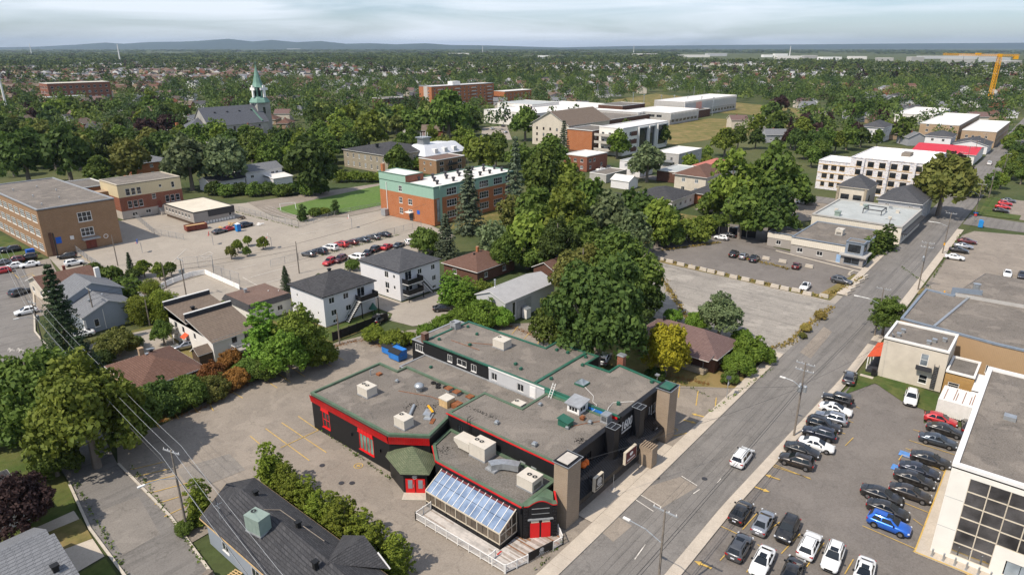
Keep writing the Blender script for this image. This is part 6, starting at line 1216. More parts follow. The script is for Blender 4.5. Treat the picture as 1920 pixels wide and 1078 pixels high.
o.part('tower_skirt', S8([(7.0, 0), (6.9, .5), (5.8, 2.2), (4.6, 3.4), (4.0, 3.8)]), 'copper_green'); m = MB()
for k in range(8): a = 2*math.pi*k/8; m.box(tx+3.6*math.cos(a)-.4, tx+3.6*math.cos(a)+.4, ty+3.6*math.sin(a)-.4, ty+3.6*math.sin(a)+.4, Z+3.4, Z+9.2)
o.part('belfry_posts', m, 'copper_green'); o.part('belfry_core', S8([(2.8, 3.4), (2.8, 9)]), 'glass_dark'); o.part('belfry_cornice', S8([(4.3, 9), (4.7, 9.5), (4.2, 10)]), 'copper_green')
o.part('spire', S8([(4.0, 10), (3.0, 12), (2.0, 15.5), (1.1, 19), (.1, 23)]), 'copper_green'); o.part('spire_cross', MB().bar((tx, ty, Z+22.5), (tx, ty, Z+25), .25).bar((tx-.7, ty, Z+24.2), (tx+.7, ty, Z+24.2), .25), 'copper_green')
for (dx, dy, r) in ((-4.6, -1.2, 90), (1.2, -4.6, 0)): MB().box(-.75, .75, -.4, .4, 0, 7.4).box(-2.5, 2.5, -.38, .38, 4.4, 5.9).build('white_cross', 'cover_white', o.root, (tx+dx, ty+dy, Z+3.2), rad(r))
# --- middle distance
o = house('white_split_house', 'white split-level house with grey gable roofs below the church', 81, 97, 213, 222, 5.6, 'siding_white', 'shingle_midgrey', 'gable_x', 2, .5, [(2, 3, 1.4, 1.1), (11, 3.4, 1.4, 1.1), (13, 3.4, 1.2, 1.1)]); o.walls(rect(7.5, 16, -7, 0), 0, 2.8, 'siding_white', name='lean_to_wall'); m = MB(); slab(m, [(7.2, -7.4, 2.8), (16.4, -7.4, 2.8), (16.4, 0, 3.6), (7.2, 0, 3.6)], .12); o.part('lean_to_roof', m, ['roof_white', 'white_trim'])
o = house('dark_roof_cottage', 'white cottage with a dark roof behind the vine hedge', 66, 80, 212, 221, 3.8, 'siding_white', 'shingle_black', 'gable_x', 1.6, .5, [(6, 1.4, 1.6, 1.2), (9, 1.4, 1.6, 1.2)])
o = house('stone_rectory', 'long grey stone building with a black hip roof and two window rows', 134.5, 165, 191, 222, 8, 'stone_wall', 'shingle_black', 'hip', 3.2, .5, (7, (1.2, 4.8), 1.1, 1.9, 2, 2), (7, (1.2, 4.8), 1.1, 1.9, 2, 2), cat='building'); rvent(o, 6, 14, 10, 1.0)
o = Bld('silver_roof_building', 'silver metal mansard-roofed building with antennas beside the stone one', 'building', (152, 186)); o.walls(rect(0, 26, 0, 15), 0, 6, 'stone_wall', {0: [(2+k*4, 2, 1.2, 1.8) for k in range(6)], 3: [(3, 2, 1.2, 1.8), (9, 2, 1.2, 1.8)]}); m = MB(); e, i_ = rect(-.5, 26.5, -.5, 15.5), rect(3, 23, 4, 11)
for k in range(4): j = (k+1) % 4; m.quad((*e[k], 6), (*e[j], 6), (*i_[j], 10.2), (*i_[k], 10.2))
m.quad(*[(*q, 10.2) for q in i_]); o.part('mansard_roof', m, 'white_steel_roof'); o.part('lantern', MB().box(4, 8, 5.5, 9.5, 10, 13).prism(rect(3.4, 8.6, 4.9, 10.1), 13, 13.5), 'galv'); m = MB()
for k in range(6): m.tube([(4+k*.8, 6+(k % 2)*2, 13.5), (4+k*.8, 6+(k % 2)*2, 15.6)], .1, 5)
o.part('antennas', m, 'white_trim')
for k in range(3): o.part('dormer', MB().box(6+k*6, 8+k*6, .2, 2.4, 6.4, 8.6), 'white_trim')
o = house('brick_flats', 'small brick flats with balconies behind the orange school', 146, 164, 173, 184, 6.2, 'brick_brown', 'roof_brown', 'flat', 0, 0, [(2, 1, 2.4, 1.9), (2, 3.9, 2.4, 1.6), (7.5, 1, 2, 1.9), (7.5, 3.9, 2, 1.6), (13, 1, 2.4, 1.9), (13, 3.9, 2.4, 1.6)], [(3, 1.2, 1.0, 1.2), (3, 4, 1.0, 1.2), (7, 4, 1.0, 1.2)], cat='flats')
for z in (.9, 3.7): o.part('balcony', MB().box(5.6, 11.5, -1.4, -.02, z-.15, z).box(5.6, 11.5, -1.42, -1.36, z, z+1), 'steel_dark')
o = Bld('orange_apartment_block', 'six-storey orange brick apartment block with a pale stair strip and balconies', 'apartment block', (366, 407)); X, Y, H = 82, 16, 19
ap = [(3+k*5.4, 1.2+f*3.0, 1.6, 1.5) for k in range(15) for f in range(6) if k % 4 != 1]; o.walls(rect(0, X, 0, Y), 0, H, 'brick_orange', {0: ap, 3: [(11.5, 1.2+f*3, 1.2, 1.5) for f in range(6)]}); o.flat(rect(0, X, 0, Y), H, 'roof_white', .5, .4, 'galv_dull'); o.part('stair_strip', MB().box(-.12, -.01, 5, 10, 0, H+.6), 'concrete_wall'); o.part('penthouse', MB().box(30, 40, 4, 10, H, H+3.4), 'white_trim')
for k in (1, 5, 9, 13):
 for f in range(6): o.part('balcony', MB().box(1+k*5.4, 6.6+k*5.4, -1.6, -.02, .9+f*3, 1.1+f*3).box(1+k*5.4, 6.6+k*5.4, -1.62, -1.55, 1.1+f*3, 2.0+f*3), 'concrete_wall')
o = house('low_orange_block', 'lower orange brick block to the right of the apartment block', 458, 500, 402, 416, 11, 'brick_orange', 'roof_white', 'flat', 0, 0, (7, (1.5, 4.5, 7.5), 1.6, 1.5), None, cat='apartment block')
o = house('grey_apartment_block', 'grey flat-roofed apartment block left of the orange one', 330, 352, 428, 444, 10, 'brick_dark', 'roof_gravel', 'flat', 0, 0, (5, (1.5, 4.5, 7.2), 1.6, 1.5), (3, (1.5, 4.5, 7.2), 1.6, 1.5), cat='apartment block')
def mall(label, x0, x1, y0, y1, h, wall='stucco_white', roof='roof_white', **k): return house('large_flat_building', label, x0, x1, y0, y1, h, wall, roof, 'flat', 0, 0, cat='building', **k)
o = mall('white hall with tall windows at the car park', 316, 352, 252, 300, 9, wf=(6, (1.5, 5.0), 2.2, 2.6, 1, 2), wl=(6, (1.5, 5.2), 2.4, 2.6, 1, 2)); mall('white-roofed long hall behind the windowed white hall', 353, 440, 258, 320, 7); o = mall('sports hall with a pale grey sloping roof', 372, 408, 300, 336, 9, roof='roof_grey'); mall('brown-sided flat hall beside the white halls', 330, 392, 205, 250, 6.5, 'brick_dark', 'roof_gravel', wf=(9, (1.5,), 2, 2)); mall('dark brick box on the flat halls', 402, 436, 236, 258, 9.5, 'brick_dark', 'roof_gravel_dark', wl=[(6, 4, 4, 3, 3, 1)]); mall('long low brown hall in front of the modern school', 392, 470, 196, 232, 5.5, 'brick_dark', 'roof_gravel')
o = house('beige_gable_hall', 'large beige building with a broad brown gable roof', 250, 291, 178, 203, 12, 'stucco_cream', 'shingle_taupe', 'gable_x', 6.5, .8, (8, (2, 6.5), 1.5, 1.6), (5, (2, 5.2, 8.4), 1.2, 1.5), cat='building', frame='wood_dark')
o = house('dark_brick_flats', 'dark brick flats with corner balconies in front of the beige gable hall', 240, 262, 156, 172, 11.5, 'brick_dark', 'roof_gravel_dark', 'flat', 0, 0, (5, (1.2, 4.3, 7.6), 1.6, 1.7), None, cat='flats'); o.part('orange_face', MB().box(-.1, -.01, .2, 15.8, 1, 11), 'brick_orange')
for z in (3, 6, 9): o.part('balcony', MB().box(6, 16, -1.8, -.02, z-.2, z).box(6, 16, -1.8, -1.7, z, z+1), 'concrete_wall')
o = Bld('white_modern_flats', 'white modern apartment block with tall dark recessed bays', 'apartment block', (243, 140)); X, Y, H = 47, 14, 13.5
o.walls(rect(0, X, 0, Y), 0, H, 'panel_white', {3: [(1.6+k*4, 2+f*3.6, 1.6, 2.0) for k in range(3) for f in range(3)], 0: [(2+k*4.5, 2+f*3.7, 1.8, 2.0) for k in range(3) for f in range(3)]}); o.flat(rect(0, X, 0, Y), H, 'roof_white', .4, .5, 'white_paint')
for k, (u, w) in enumerate(((15, 9), (26, 6), (35, 10.5))): o.part('dark_bay', MB().box(u, u+w, -.12, -.01, 2.2, 12.4), 'glass_dark'); o.part('bay_frame', MB().box(u-.5, u, -1.0, -.02, 1.5, 13.2).box(u+w, u+w+.5, -1.0, -.02, 1.5, 13.2).box(u, u+w, -1.0, -.13, 12.5, 13.2), 'white_paint')
for k in range(3): o.part('brown_panel', MB().box(8.2, 14, -.1, -.01, 1.2+k*4.0, 3.4+k*4.0), 'brick_dark'); o.part('balcony', MB().box(-6, -.1, 4, 13, 2.6+k*3.6, 2.9+k*3.6).box(-6, -5.9, 4, 13, 2.9+k*3.6, 3.9+k*3.6), 'concrete_wall')
o = Bld('modern_school', 'modern school with white fin-clad facades behind the dry field', 'school', (388, 189));
for (x0, x1, y0, y1, h) in ((0, 46, 0, 36, 8), (50, 150, 14, 40, 12), (-10, -.1, 20, 60, 8)):
 o.walls(rect(x0, x1, y0, y1), 0, h, 'stucco_grey', {0: [(3+k*6, 1.4, 4.4, 2.2, 3, 1) for k in range(int((x1-x0)/6.2))], 3: [(3+k*5.6, 4.6, 4.2, 2.0, 3, 1) for k in range(int((y1-y0)/6.2))]+[(3+k*5.6, 1.2, 4.2, 2.0, 3, 1) for k in range(int((y1-y0)/6.2))]}); o.flat(rect(x0, x1, y0, y1), h, 'roof_white', .3, .4, 'white_paint')
 for k in range(int((x1-x0)/1.1)): o.part('facade_fin', MB().bar((x0+.4+k*1.1, y0-.2, h*.42), (x0+.4+k*1.1+(.4 if k % 2 else -.3), y0-.2, h), .35, .2), 'white_paint')
o.part('orange_panel', MB().box(70, 80, 13.8, 13.98, 5, 11), 'orange')
o = house('small_red_flats', 'small red brick flats with a white flat roof', 194.5, 211, 128.5, 141, 6.5, 'brick_red', 'roof_white', 'flat', 0, 0, [(1.5, 4, 1.8, 1.4, 2, 1), (5, 4, 1.8, 1.4), (2, 1, 1.6, 1.4), (11, 1.4, 1.6, 1.4)], (3, (1, 4), 1.5, 1.4), cat='flats')
o = house('grey_flats', 'grey brick flats with a white roof beside the field', 221, 244, 98, 110, 7.5, 'stucco_grey', 'roof_white', 'flat', 0, 0, (5, (1.2, 4.4), 1.2, 1.6), (2, (1.2, 4.4), 1.2, 1.6), cat='flats'); o.part('balcony', MB().box(-1.6, -.02, 2, 8, 3.8, 4.0).box(-1.65, -1.6, 2, 8, 4, 5), 'galv_dull')
o = house('brown_hip_duplex', 'cream two-storey house with a brown hip roof by the tall trees', 180, 199, 66.5, 79, 7, 'stucco_cream', 'shingle_brown', 'hip', 3, .7, (3, (1.2, 4.4), 1.4, 1.4), (2, (1.2, 4.4), 1.4, 1.4))
o = house('red_metal_roof_house', 'house with a pale red metal roof behind the brown hip-roofed one', 202, 216, 70, 82, 7, 'stucco_white', 'roof_pink', 'hip', 2.6, .6)
o = house('black_hip_bungalow', 'long white bungalow with a black hip roof among the trees', 149, 166, 64, 79, 4.0, 'siding_white', 'shingle_black', 'hip', 2.6, .7, (4, (1.2,), 1.5, 1.3), (3, (1.2,), 1.4, 1.3)); house('black_roof_annex', 'brick annex with a black hip roof beside the long white bungalow', 166.5, 180, 53, 66, 3.8, 'brick_orange', 'shingle_black', 'hip', 2.2, .6, (2, (1.1,), 1.5, 1.2)); house('small_black_bungalow', 'small bungalow with a black roof left of the long white one', 137, 148, 76, 87, 3.4, 'stucco_white', 'shingle_black', 'hip', 2.0, .6)
o = house('white_garage', 'small white garage with a gable roof behind the black-roofed bungalow', 172, 179, 94, 102, 3.2, 'siding_white', 'roof_white', 'gable_y', 1.6, .3, cat='garage'); house('grey_flat_garage', 'long grey flat-roofed garage by the parked white car', 178, 194, 108, 116, 3.2, 'stucco_grey', 'roof_gravel', 'flat', 0, 0, cat='garage'); house('white_flat_house', 'white two-storey house with an outside stair near the red flats', 198, 209, 104, 114, 6, 'siding_white', 'roof_grey', 'flat', 0, 0, (2, (1, 3.8), 1.2, 1.3), (2, (1, 3.8), 1.2, 1.3)); house('red_brick_bungalow', 'red brick bungalow with a flat roof below the grey flats', 196, 214, 86, 95, 4.2, 'brick_dark', 'roof_grey', 'flat', 0, 0, (3, (1,), 1.4, 1.3))
# --- along the street to the right
o = Bld('unfinished_apartment_block', 'unfinished white apartment block wrapped in printed sheeting with open dark windows', 'apartment block', (222, 3));
def openings(L, n, zs, w, h, m=1.2): return [(m+(L-2*m)*(i+.5)/n-w/2, z, w*RND.choice((.75, 1, 1)), h, 1, 1) for z in zs for i in range(n)]
o.walls(rect(0, 15, 25.6, 37), 0, 10.8, 'house_wrap', {3: openings(11.4, 3, (1.2, 4.3, 7.5), 2.0, 2.0)}, frame='wood_new'); o.flat(rect(0, 15, 25.6, 37), 10.8, 'cover_white', .25, .3, 'house_wrap')
o.walls(rect(-1.2, 34, 0, 25.5), 0, 13.2, 'house_wrap', {3: openings(25.5, 6, (.9, 4.0, 7.1, 10.2), 2.2, 2.1), 0: openings(35, 6, (4.0, 7.1, 10.2), 2.2, 2.0)}, frame='wood_new'); o.flat(rect(-1.2, 34, 0, 25.5), 13.2, 'cover_white', .3, .3, 'house_wrap')
for z in (3.3, 6.5, 9.7): o.part('timber_band', MB().box(-1.3, -1.21, .1, 25.4, z, z+.25), 'wood_new'); o.part('timber_band', MB().box(-.1, -.01, 25.7, 36.9, z-.3, z), 'wood_new')
for y in (4.2, 12.6, 21): o.part('wrapped_bay', MB().box(-2.0, -1.22, y-.4, y+.4, 0, 13.1), 'house_wrap')
o.part('roof_hatch', MB().box(14, 20, 9, 12, 13.2, 14.4), 'wood_pole'); o.part('yellow_sheeting', MB().box(-1.45, -1.31, 3.5, 8.0, .1, 1.9), 'paint_yellow')
o = Bld('stone_turret_house', 'beige stone tower-like house with a dark pyramid roof and balcony', 'house', (184, 13.4)); o.walls(rect(0, 12, 0, 9), 0, 9, 'stucco_cream', {3: [(1.2, 4.6, 2.6, 2.0), (5.0, 4.6, 2.6, 2.0), (2.0, .4, 4.4, 2.4, 4, 2)], 0: [(3, 4.6, 1.6, 1.8), (8, 1, 1.4, 1.8)]}, frame='steel_dark'); o.hip(0, 12, 0, 9, 9, 3.4, .5, 'shingle_grey', 'stucco_cream'); o.part('balcony', MB().box(-1.2, -.02, 1.5, 7, 3.7, 3.9).box(-1.25, -1.2, 1.5, 7, 3.9, 4.9), 'steel_dark')
for y in (.1, 8.4): o.part('stone_pier', MB().box(-.4, -.03, y, y+.7, 0, 9), 'stone')
o = house('grey_hip_house', 'grey two-storey house with a slate hip roof on the street corner', 182.5, 203.5, -2.3, 9.5, 6.6, 'siding_grey', 'shingle_grey', 'hip', 3.2, .6, (5, (1.0, 4.2), 1.2, 1.4), [(2, 4.2, 1.3, 1.3, 2, 1), (5, 4.4, .8, .8, 1, 1), (8.6, 4.2, 1.3, 1.3)])
o = house('grey_flat_shop', 'long flat-roofed shop with a pale grey roof and cream side wall', 154.5, 182.3, -3.0, 21, 4.8, 'metal_cream', 'roof_grey', 'flat', 0, 0, (7, (.8,), 2.2, 1.8), None, par=.4, pmat='stucco_grey', cat='shop', pw=.5); m = MB()
for a, b in (((12, 8), (18, 8)), ((18, 8), (18, 13)), ((18, 13), (12, 13)), ((12, 13), (12, 8))): m.bar((*a, 6.2), (*b, 6.2), .25); m.bar((*a, 4.8), (*a, 6.2), .2)
o.part('steel_frame', m, 'steel_dark'); o.part('street_canopy', MB().box(0, 27, -1.4, -.02, 3.0, 3.4), 'steel_dark')
for k, (x, y, s) in enumerate(((4, 18, 1.4), (10, 20, .8), (9, 5, .8), (19, 5, .9), (20, 14, 1.1), (24, 8, .8), (23, 16, .8))): o.part('roof_unit', MB().box(x-s/2, x+s/2, y-s/2, y+s/2, 4.8, 4.8+s*.8).box(x-s*.6, x+s*.6, y-s*.6, y+s*.6, 4.8+s*.8, 4.8+s), RND.choice(['galv', 'ac_green', 'ac_beige']))
o = house('bank_office', 'low office with a cream metal band, grey lower wall and glass entrance tower', 126.4, 148, .6, 17.4, 2.7, 'siding_stone', 'roof_gravel', 'none_flat' if False else 'flat', 0, 0, (4, (.8,), 1.8, 1.3), [(1.6, .9, 1.5, 1.2), (6.6, .9, 1.5, 1.2)], par=0, cat='office'); o.walls(rect(-.12, 21.7, -.12, 16.9), 2.7, 4.7, 'metal_cream', name='cream_band'); o.flat(rect(-.12, 21.7, -.12, 16.9), 4.6, 'roof_gravel', .2, .3, 'blue_grey')
o.walls(rect(4, 12, 17.0, 24.5), 0, 2.4, 'siding_stone', {3: [(2.4, .8, 1.3, 1.2)]}, name='wing_wall'); o.walls(rect(3.9, 12.1, 17.0, 24.6), 2.4, 4.0, 'metal_cream', name='wing_band'); o.flat(rect(3.9, 12.1, 17.0, 24.6), 3.95, 'roof_gravel', .15, .25, 'blue_grey')
o.walls(rect(-1.3, 3.4, -1.2, 4.0), 0, 2.6, 'siding_stone', {3: [(.8, .6, 3.6, 1.6, 2, 1)], 0: [(.8, .6, 3, 1.6, 2, 1)]}, name='entrance_wall', frame='blue_grey'); o.part('entrance_canopy', MB().box(-2.0, 4.0, -1.9, 4.4, 2.62, 3.0), 'stucco_grey'); o.walls(rect(-.9, 3.0, -.8, 3.4), 3.0, 6.0, 'blue_grey', {3: [(.6, 3.4, 3.0, 2.2, 1, 1)], 0: [(.5, 3.4, 2.9, 2.2, 1, 1)]}, name='glass_tower', frame='galv'); o.flat(rect(-.9, 3.0, -.8, 3.4), 6.05, 'roof_gravel', .15, .2, 'blue_grey'); o.part('blue_door', MB().box(-.16, -.13, 4.3, 5.3, .05, 2.2), 'blue_trim')
ac_unit('beige air conditioner on the roof of the low office', 137, 8.5, 4.6, 2.4, 1.8, 1.6, 0, 1)
t = thing('dark_privacy_fence', 'dark panel fence between pale posts at the end of the gravel lot', 'fence', (131.5, 45.2, 0), rad(-76))
for k in range(6): MB().box(k*2.6+.1, k*2.6+2.5, -.05, .05, .1, 2.4).build('panel', 'black_metal', t); MB().box(k*2.6-.1, k*2.6+.1, -.1, .1, 0, 2.6).build('post', 'concrete_wall', t)
o = house('brown_row_apartments', 'long brown apartment row with white balconies up the street', 398, 468, 0, 16, 8.4, 'brick_tan', 'roof_white', 'flat', 0, 0, (14, (1.2, 4.4), 1.4, 1.5), [(2, 1.2, 1.3, 1.5), (5, 1.2, 1.3, 1.5), (8, 1.2, 1.3, 1.5), (11, 1.2, 1.3, 1.5), (2, 4.6, 1.3, 1.5), (5, 4.6, 1.3, 1.5), (8, 4.6, 1.3, 1.5), (11, 4.6, 1.3, 1.5)], cat='apartment block'); house('red_brick_row', 'long tan brick apartment row with a pale flat roof behind the brown one', 418, 505, 20, 40, 8.8, 'brick_tan', 'roof_white', 'flat', 0, 0, (16, (1.2, 4.4, 7.4), 1.5, 1.5), (3, (1.2, 4.4, 7.4), 1.4, 1.5), cat='apartment block'); house('white_long_hall', 'long white flat hall beyond the brick rows', 500, 570, 46, 70, 7, 'stucco_white', 'roof_white', 'flat', 0, 0, cat='building')
o = house('red_roof_hall', 'low hall with a bright red metal roof behind the unfinished block', 325, 358, .5, 26, 4.6, 'stucco_white', 'red_roof', 'gable_y', 1.8, .6, cat='hall'); house('grey_roof_duplex', 'grey-roofed pale house between trees above the unfinished block', 382, 404, 52, 64, 8.5, 'siding_white', 'shingle_grey', 'hip', 3, .6, (4, (1.4, 5), 1.4, 1.5), (3, (1.4, 5), 1.3, 1.5)); house('white_gable_house', 'pale house with a white pediment beside the red-roofed hall', 368, 388, 0, 15, 4.4, 'siding_white', 'shingle_grey', 'gable_x', 2.2, .6, (4, (1.2,), 1.6, 1.4), (3, (1.2,), 1.3, 1.4)); house('corner_grey_duplex', 'small grey hip-roofed house in front of the brown apartment row', 372, 388, 17, 29, 7, 'siding_white', 'shingle_grey', 'hip', 2.4, .6, (3, (1.4, 4.4), 1.3, 1.4), (2, (1.4, 4.4), 1.3, 1.4))
# --- right-hand block: cream house, big flat roofs, annex, container, office
o = Bld('cream_stucco_house', 'two-storey cream stucco house with a flat roof and red porch canopy', 'house', (64.5, -27.0)); o.walls(rect(0, 8.8, 0, 9.2), 0, 7.0, 'stucco_cream', {3: [(5.6, 3.7, 1.1, 2.1, 1, 2, 'glass_light'), (5.9, .7, 1.2, 1.5, 1, 2)], 2: [(2, 1.2, 1.2, 1.5), (5.5, 4.2, 1.2, 1.5)]}); o.flat(rect(0, 8.8, 0, 9.2), 6.8, 'roof_gravel', .35, .3, 'white_trim')
o.part('landing', MB().box(-1.1, -.02, 1.7, 3.9, 3.3, 3.45).box(-1.12, -1.06, 1.7, 3.9, 3.45, 4.1), 'steel_dark'); m = MB()
for k in range(13): m.box(-.32, -.1, .9, 1.5, .5+k*.3, .55+k*.3)
for y in (.9, 1.5): m.bar((-.2, y, .3), (-.2, y, 4.6), .05)
o.part('fire_ladder', m, 'steel_dark')
m = MB(); slab(m, [(.3, 9.22, 3.4), (.3, 11.2, 2.7), (7.5, 11.2, 2.7), (7.5, 9.22, 3.4)][::-1], .12); o.part('porch_canopy', m, ['orange_red', 'orange_red']); o.part('porch_floor', MB().box(.3, 7.5, 9.22, 11.1, 0, .5), 'steel_dark')
for x in (.4, 2.8, 5.2, 7.4): o.part('porch_post', MB().box(x-.09, x+.09, 10.95, 11.1, .5, 2.75), 'white_trim')
for k, (x, y) in enumerate(((2.4, 7.6), (4.6, 7.4), (2.0, 3.2), (3.4, 2.6), (4.8, 1.4))): o.part('roof_vent', MB().box(x-.25, x+.25, y-.25, y+.25, 6.8, 7.3).box(x-.33, x+.33, y-.33, y+.33, 7.3, 7.42), 'galv')
t = thing('satellite_dish', 'small pale satellite dish on the cream house roof', 'satellite dish', (65.6, -18.7, 7.2)); MB().lathe([(.05, 0), (.3, .08), (.45, .2)], 12, cap=False).build('dish', 'galv_dull', t).rotation_euler = (.9, 0, .6); MB().tube([(0, 0, -.4), (0, 0, .1)], .03, 5).build('mount', 'galv', t)
t = thing('black_bin', 'black wheeled bin at the corner of the cream house', 'bin', (63.9, -17.4, 0)); MB().prism(rect(-.3, .3, -.35, .35), .1, 1.0).build('tub', 'black_plastic', t); MB().prism(rect(-.33, .33, -.38, .38), 1.0, 1.08).build('lid', 'black_plastic', t)
for k, x in enumerate((62.5, 67.2, 71.2)): struct('stepping_path', MB().box(x, x+.8, -17.6, -15.6, -.05, .06), 'concrete')
o = Bld('big_flat_building', 'sprawling low commercial building with brown gravel roofs behind the cream house', 'building', (74, -62)); P1 = [(0, 0), (40, 0), (41.3, 36), (22.6, 39), (23.4, 43.8), (3.0, 44.2), (.8, 30)]; o.walls(P1, 0, 6.1, 'metal_tan', {5: [(4+k*5, 1, 2, 1.4) for k in range(3)]}); o.flat(P1, 6.2, 'roof_gravel', .3, .35, 'blue_grey')
o.part('roof_seam', MB().bar((2.4, 39, 6.35), (27, 36, 6.35), .4, .3), 'galv'); o.part('roof_seam', MB().bar((25, 38.4, 6.35), (32, 0, 6.35), .3, .3), 'white_trim'); o.walls([(25.6, 0), (39.9, 0), (41.2, 35.7), (22.9, 38.7)], 6.2, 6.9, 'stucco_grey', name='upper_step'); o.part('upper_roof', MB().prism([(25.7, .1), (39.8, .1), (41.1, 35.6), (23.0, 38.6)], 6.6, 6.92), 'roof_gravel'); o.part('steel_vent', MB().lathe([(.6, 6.9), (.6, 8.6), (.7, 8.7)], 12, 0, (25.6, 35.8, 0)), 'galv'); o.part('screen_wall', MB().bar((22.8, 39.4, 7.1), (24.5, 34.6, 7.1), .15, 1.6), 'blue_grey')
o.part('brick_front', MB().box(3.2, 5.6, 44.25, 44.5, 0, 5), 'brick_red')
o = house('yellow_brick_annex', 'small yellow brick annex with a flat roof beside the cream house', 63.8, 70.6, -31.0, -27.2, 4.0, 'brick_yellow', 'roof_gravel_dark', 'flat', 0, 0, None, [(.6, 1.6, 1.5, .9, 1, 2)], cat='annex'); house('white_lean_to', 'white lean-to shed between the annex and the office', 61.2, 68, -35.4, -31.1, 3.2, 'siding_white', 'cover_white', 'flat', 0, 0, None, [(1.2, .9, 1.2, 1.7, 1, 1, 'glass_light')], par=.05, cat='shed')
t = thing('white_shipping_container', 'white corrugated container with a rust-streaked roof by the red hatchback', 'container', (56.3, -33.4, 0)); m = MB(); L, W, H = 5.8, 5.6, 2.55
for k in range(22):   # corrugated long side facing the lot
 y0 = L*k/22; y1 = L*(k+.5)/22; y2 = L*(k+1)/22; m.quad((-.05, y1, .15), (-.05, y0, .15), (-.05, y0, H), (-.05, y1, H)).quad((.02, y2, .15), (.02, y1, .15), (.02, y1, H), (.02, y2, H)).quad((.02, y1, .15), (-.05, y1, .15), (-.05, y1, H), (.02, y1, H)).quad((-.05, y2, .15), (.02, y2, .15), (.02, y2, H), (-.05, y2, H))
m.box(.03, W, 0, L, .15, H); m.build('body', 'white_trim', t); m = MB()
for k in range(20): m.box(0, W, L*k/20, L*(k+.62)/20, H, H+.06)
m.build('roof_ribs', 'white_trim', t)
for k in (2, 5, 6, 9, 12, 13, 17): MB().box(.1+RND.uniform(0, 1), W-RND.uniform(.2, 2), L*k/20+.19, L*(k+1)/20+.0, H+.005, H+.02).build('rust_streak', 'rust', t)
MB().box(-.06, .0, 0, .12, 0, H+.08).box(-.06, .0, L-.12, L, 0, H+.08).build('corner_post', 'white_trim', t)
o = Bld('white_office_building', 'white panel office with a mirror glass wall in the lower right corner', 'office', (22.6, -70)); Y = 37.4; P = rect(0, 29, 0, Y); m = MB()
gl = [(1.7, .7, 3.4, 10.0)] ; wall_face(m, (0, Y), (0, 0), 0, 11.0, [(1.75, .6, 3.5, 9.6), (5.25, 3.7, 20, 6.5), (6.4, .6, 2.5, 1.8)], .2); wall_face(m, (29, 0), (29, Y), 0, 11.0); wall_face(m, (29, Y), (0, Y), 0, 11); wall_face(m, (0, 0), (29, 0), 0, 11); o.part('wall', m, 'panel_white')
o.flat(P, 11.0, 'roof_gravel', .35, .5, 'white_paint'); o.part('roof_curb', MB().box(.6, 28.6, 22.5, 22.8, 11.0, 11.2), 'white_trim'); o.part('roof_hatch', MB().box(14.5, 15.5, 33.2, 34.4, 11, 11.5), 'galv');
bp = MB()
def pane_at(u0, u1, z0, z1, k): o.part('mirror_pane', MB().quad((.12, Y-u0-.03, z0+.03), (.12, Y-u1+.03, z0+.03), (.12, Y-u1+.03, z1-.03), (.12, Y-u0-.03, z1-.03)), k)
for c in range(2):
 for r in range(6): pane_at(1.75+c*1.75, 1.75+(c+1)*1.75, .6+r*1.6, .6+(r+1)*1.6, 'glass_mirror')
for c in range(9):
 for r in range(4): pane_at(5.25+c*1.75, 5.25+(c+1)*1.75, 3.7+r*1.625, 3.7+(r+1)*1.625, 'glass_mirror')
for c in range(12): o.part('mullion', MB().box(.02, .14, Y-1.75-c*1.75-.05, Y-1.75-c*1.75+.05, .6 if c < 3 else 3.7, 10.2), 'cream_trim')
for r in range(7): o.part('transom', MB().box(.03, .135, Y-5.25, Y-1.75, .6+r*1.6-.04, .6+r*1.6+.04), 'cream_trim')
for r in range(5): o.part('transom', MB().box(.03, .135, Y-21, Y-5.25, 3.7+r*1.625-.04, 3.7+r*1.625+.04), 'cream_trim')
for k in range(2): o.part('lower_pane', MB().box(.1, .13, Y-6.45-(k+1)*1.2, Y-6.45-k*1.2-.06, .65, 2.35), 'glass_light')
o.part('panel_joint', MB().box(-.012, -.002, Y-1.7, Y-.02, 3.6, 3.64).box(-.012, -.002, Y-1.7, Y-.02, 7.3, 7.34), 'galv_dull'); o.part('coping_joint', MB().box(.0, .5, 36.8, 36.84, 11.36, 11.37), 'galv_dull')
sheet_k = MB().prism([(21.2, -31.3), (21.2, -60), (22.6, -60), (22.6, -32.6), (41, -32.6), (41, -31.3)], -.02, .12); struct('office_walk', sheet_k, 'concrete')
struct('yellow_kerb_line', MB().bar((21.25, -31.2, .125), (21.25, -60, .125), .14, .03).bar((21.3, -31.35, .125), (41, -31.35, .125), .14, .03), 'paint_yellow')
for k in range(6): t = thing('bollard', ['grey steel bollard at the office corner', 'grey steel bollard second along the office wall', 'grey steel bollard third along the office wall', 'grey steel bollard fourth along the office wall', 'grey steel bollard fifth along the office wall', 'grey steel bollard farthest along the office wall'][k], 'bollard', (21.7, -32.9-k*1.05, .1), 0, 'office bollards'); MB().lathe([(.09, 0), (.09, .95), (.05, 1.0)], 10).build('post', 'galv', t); MB().lathe([(.16, 0), (.16, .03)], 10).build('base_plate', 'galv_dull', t)
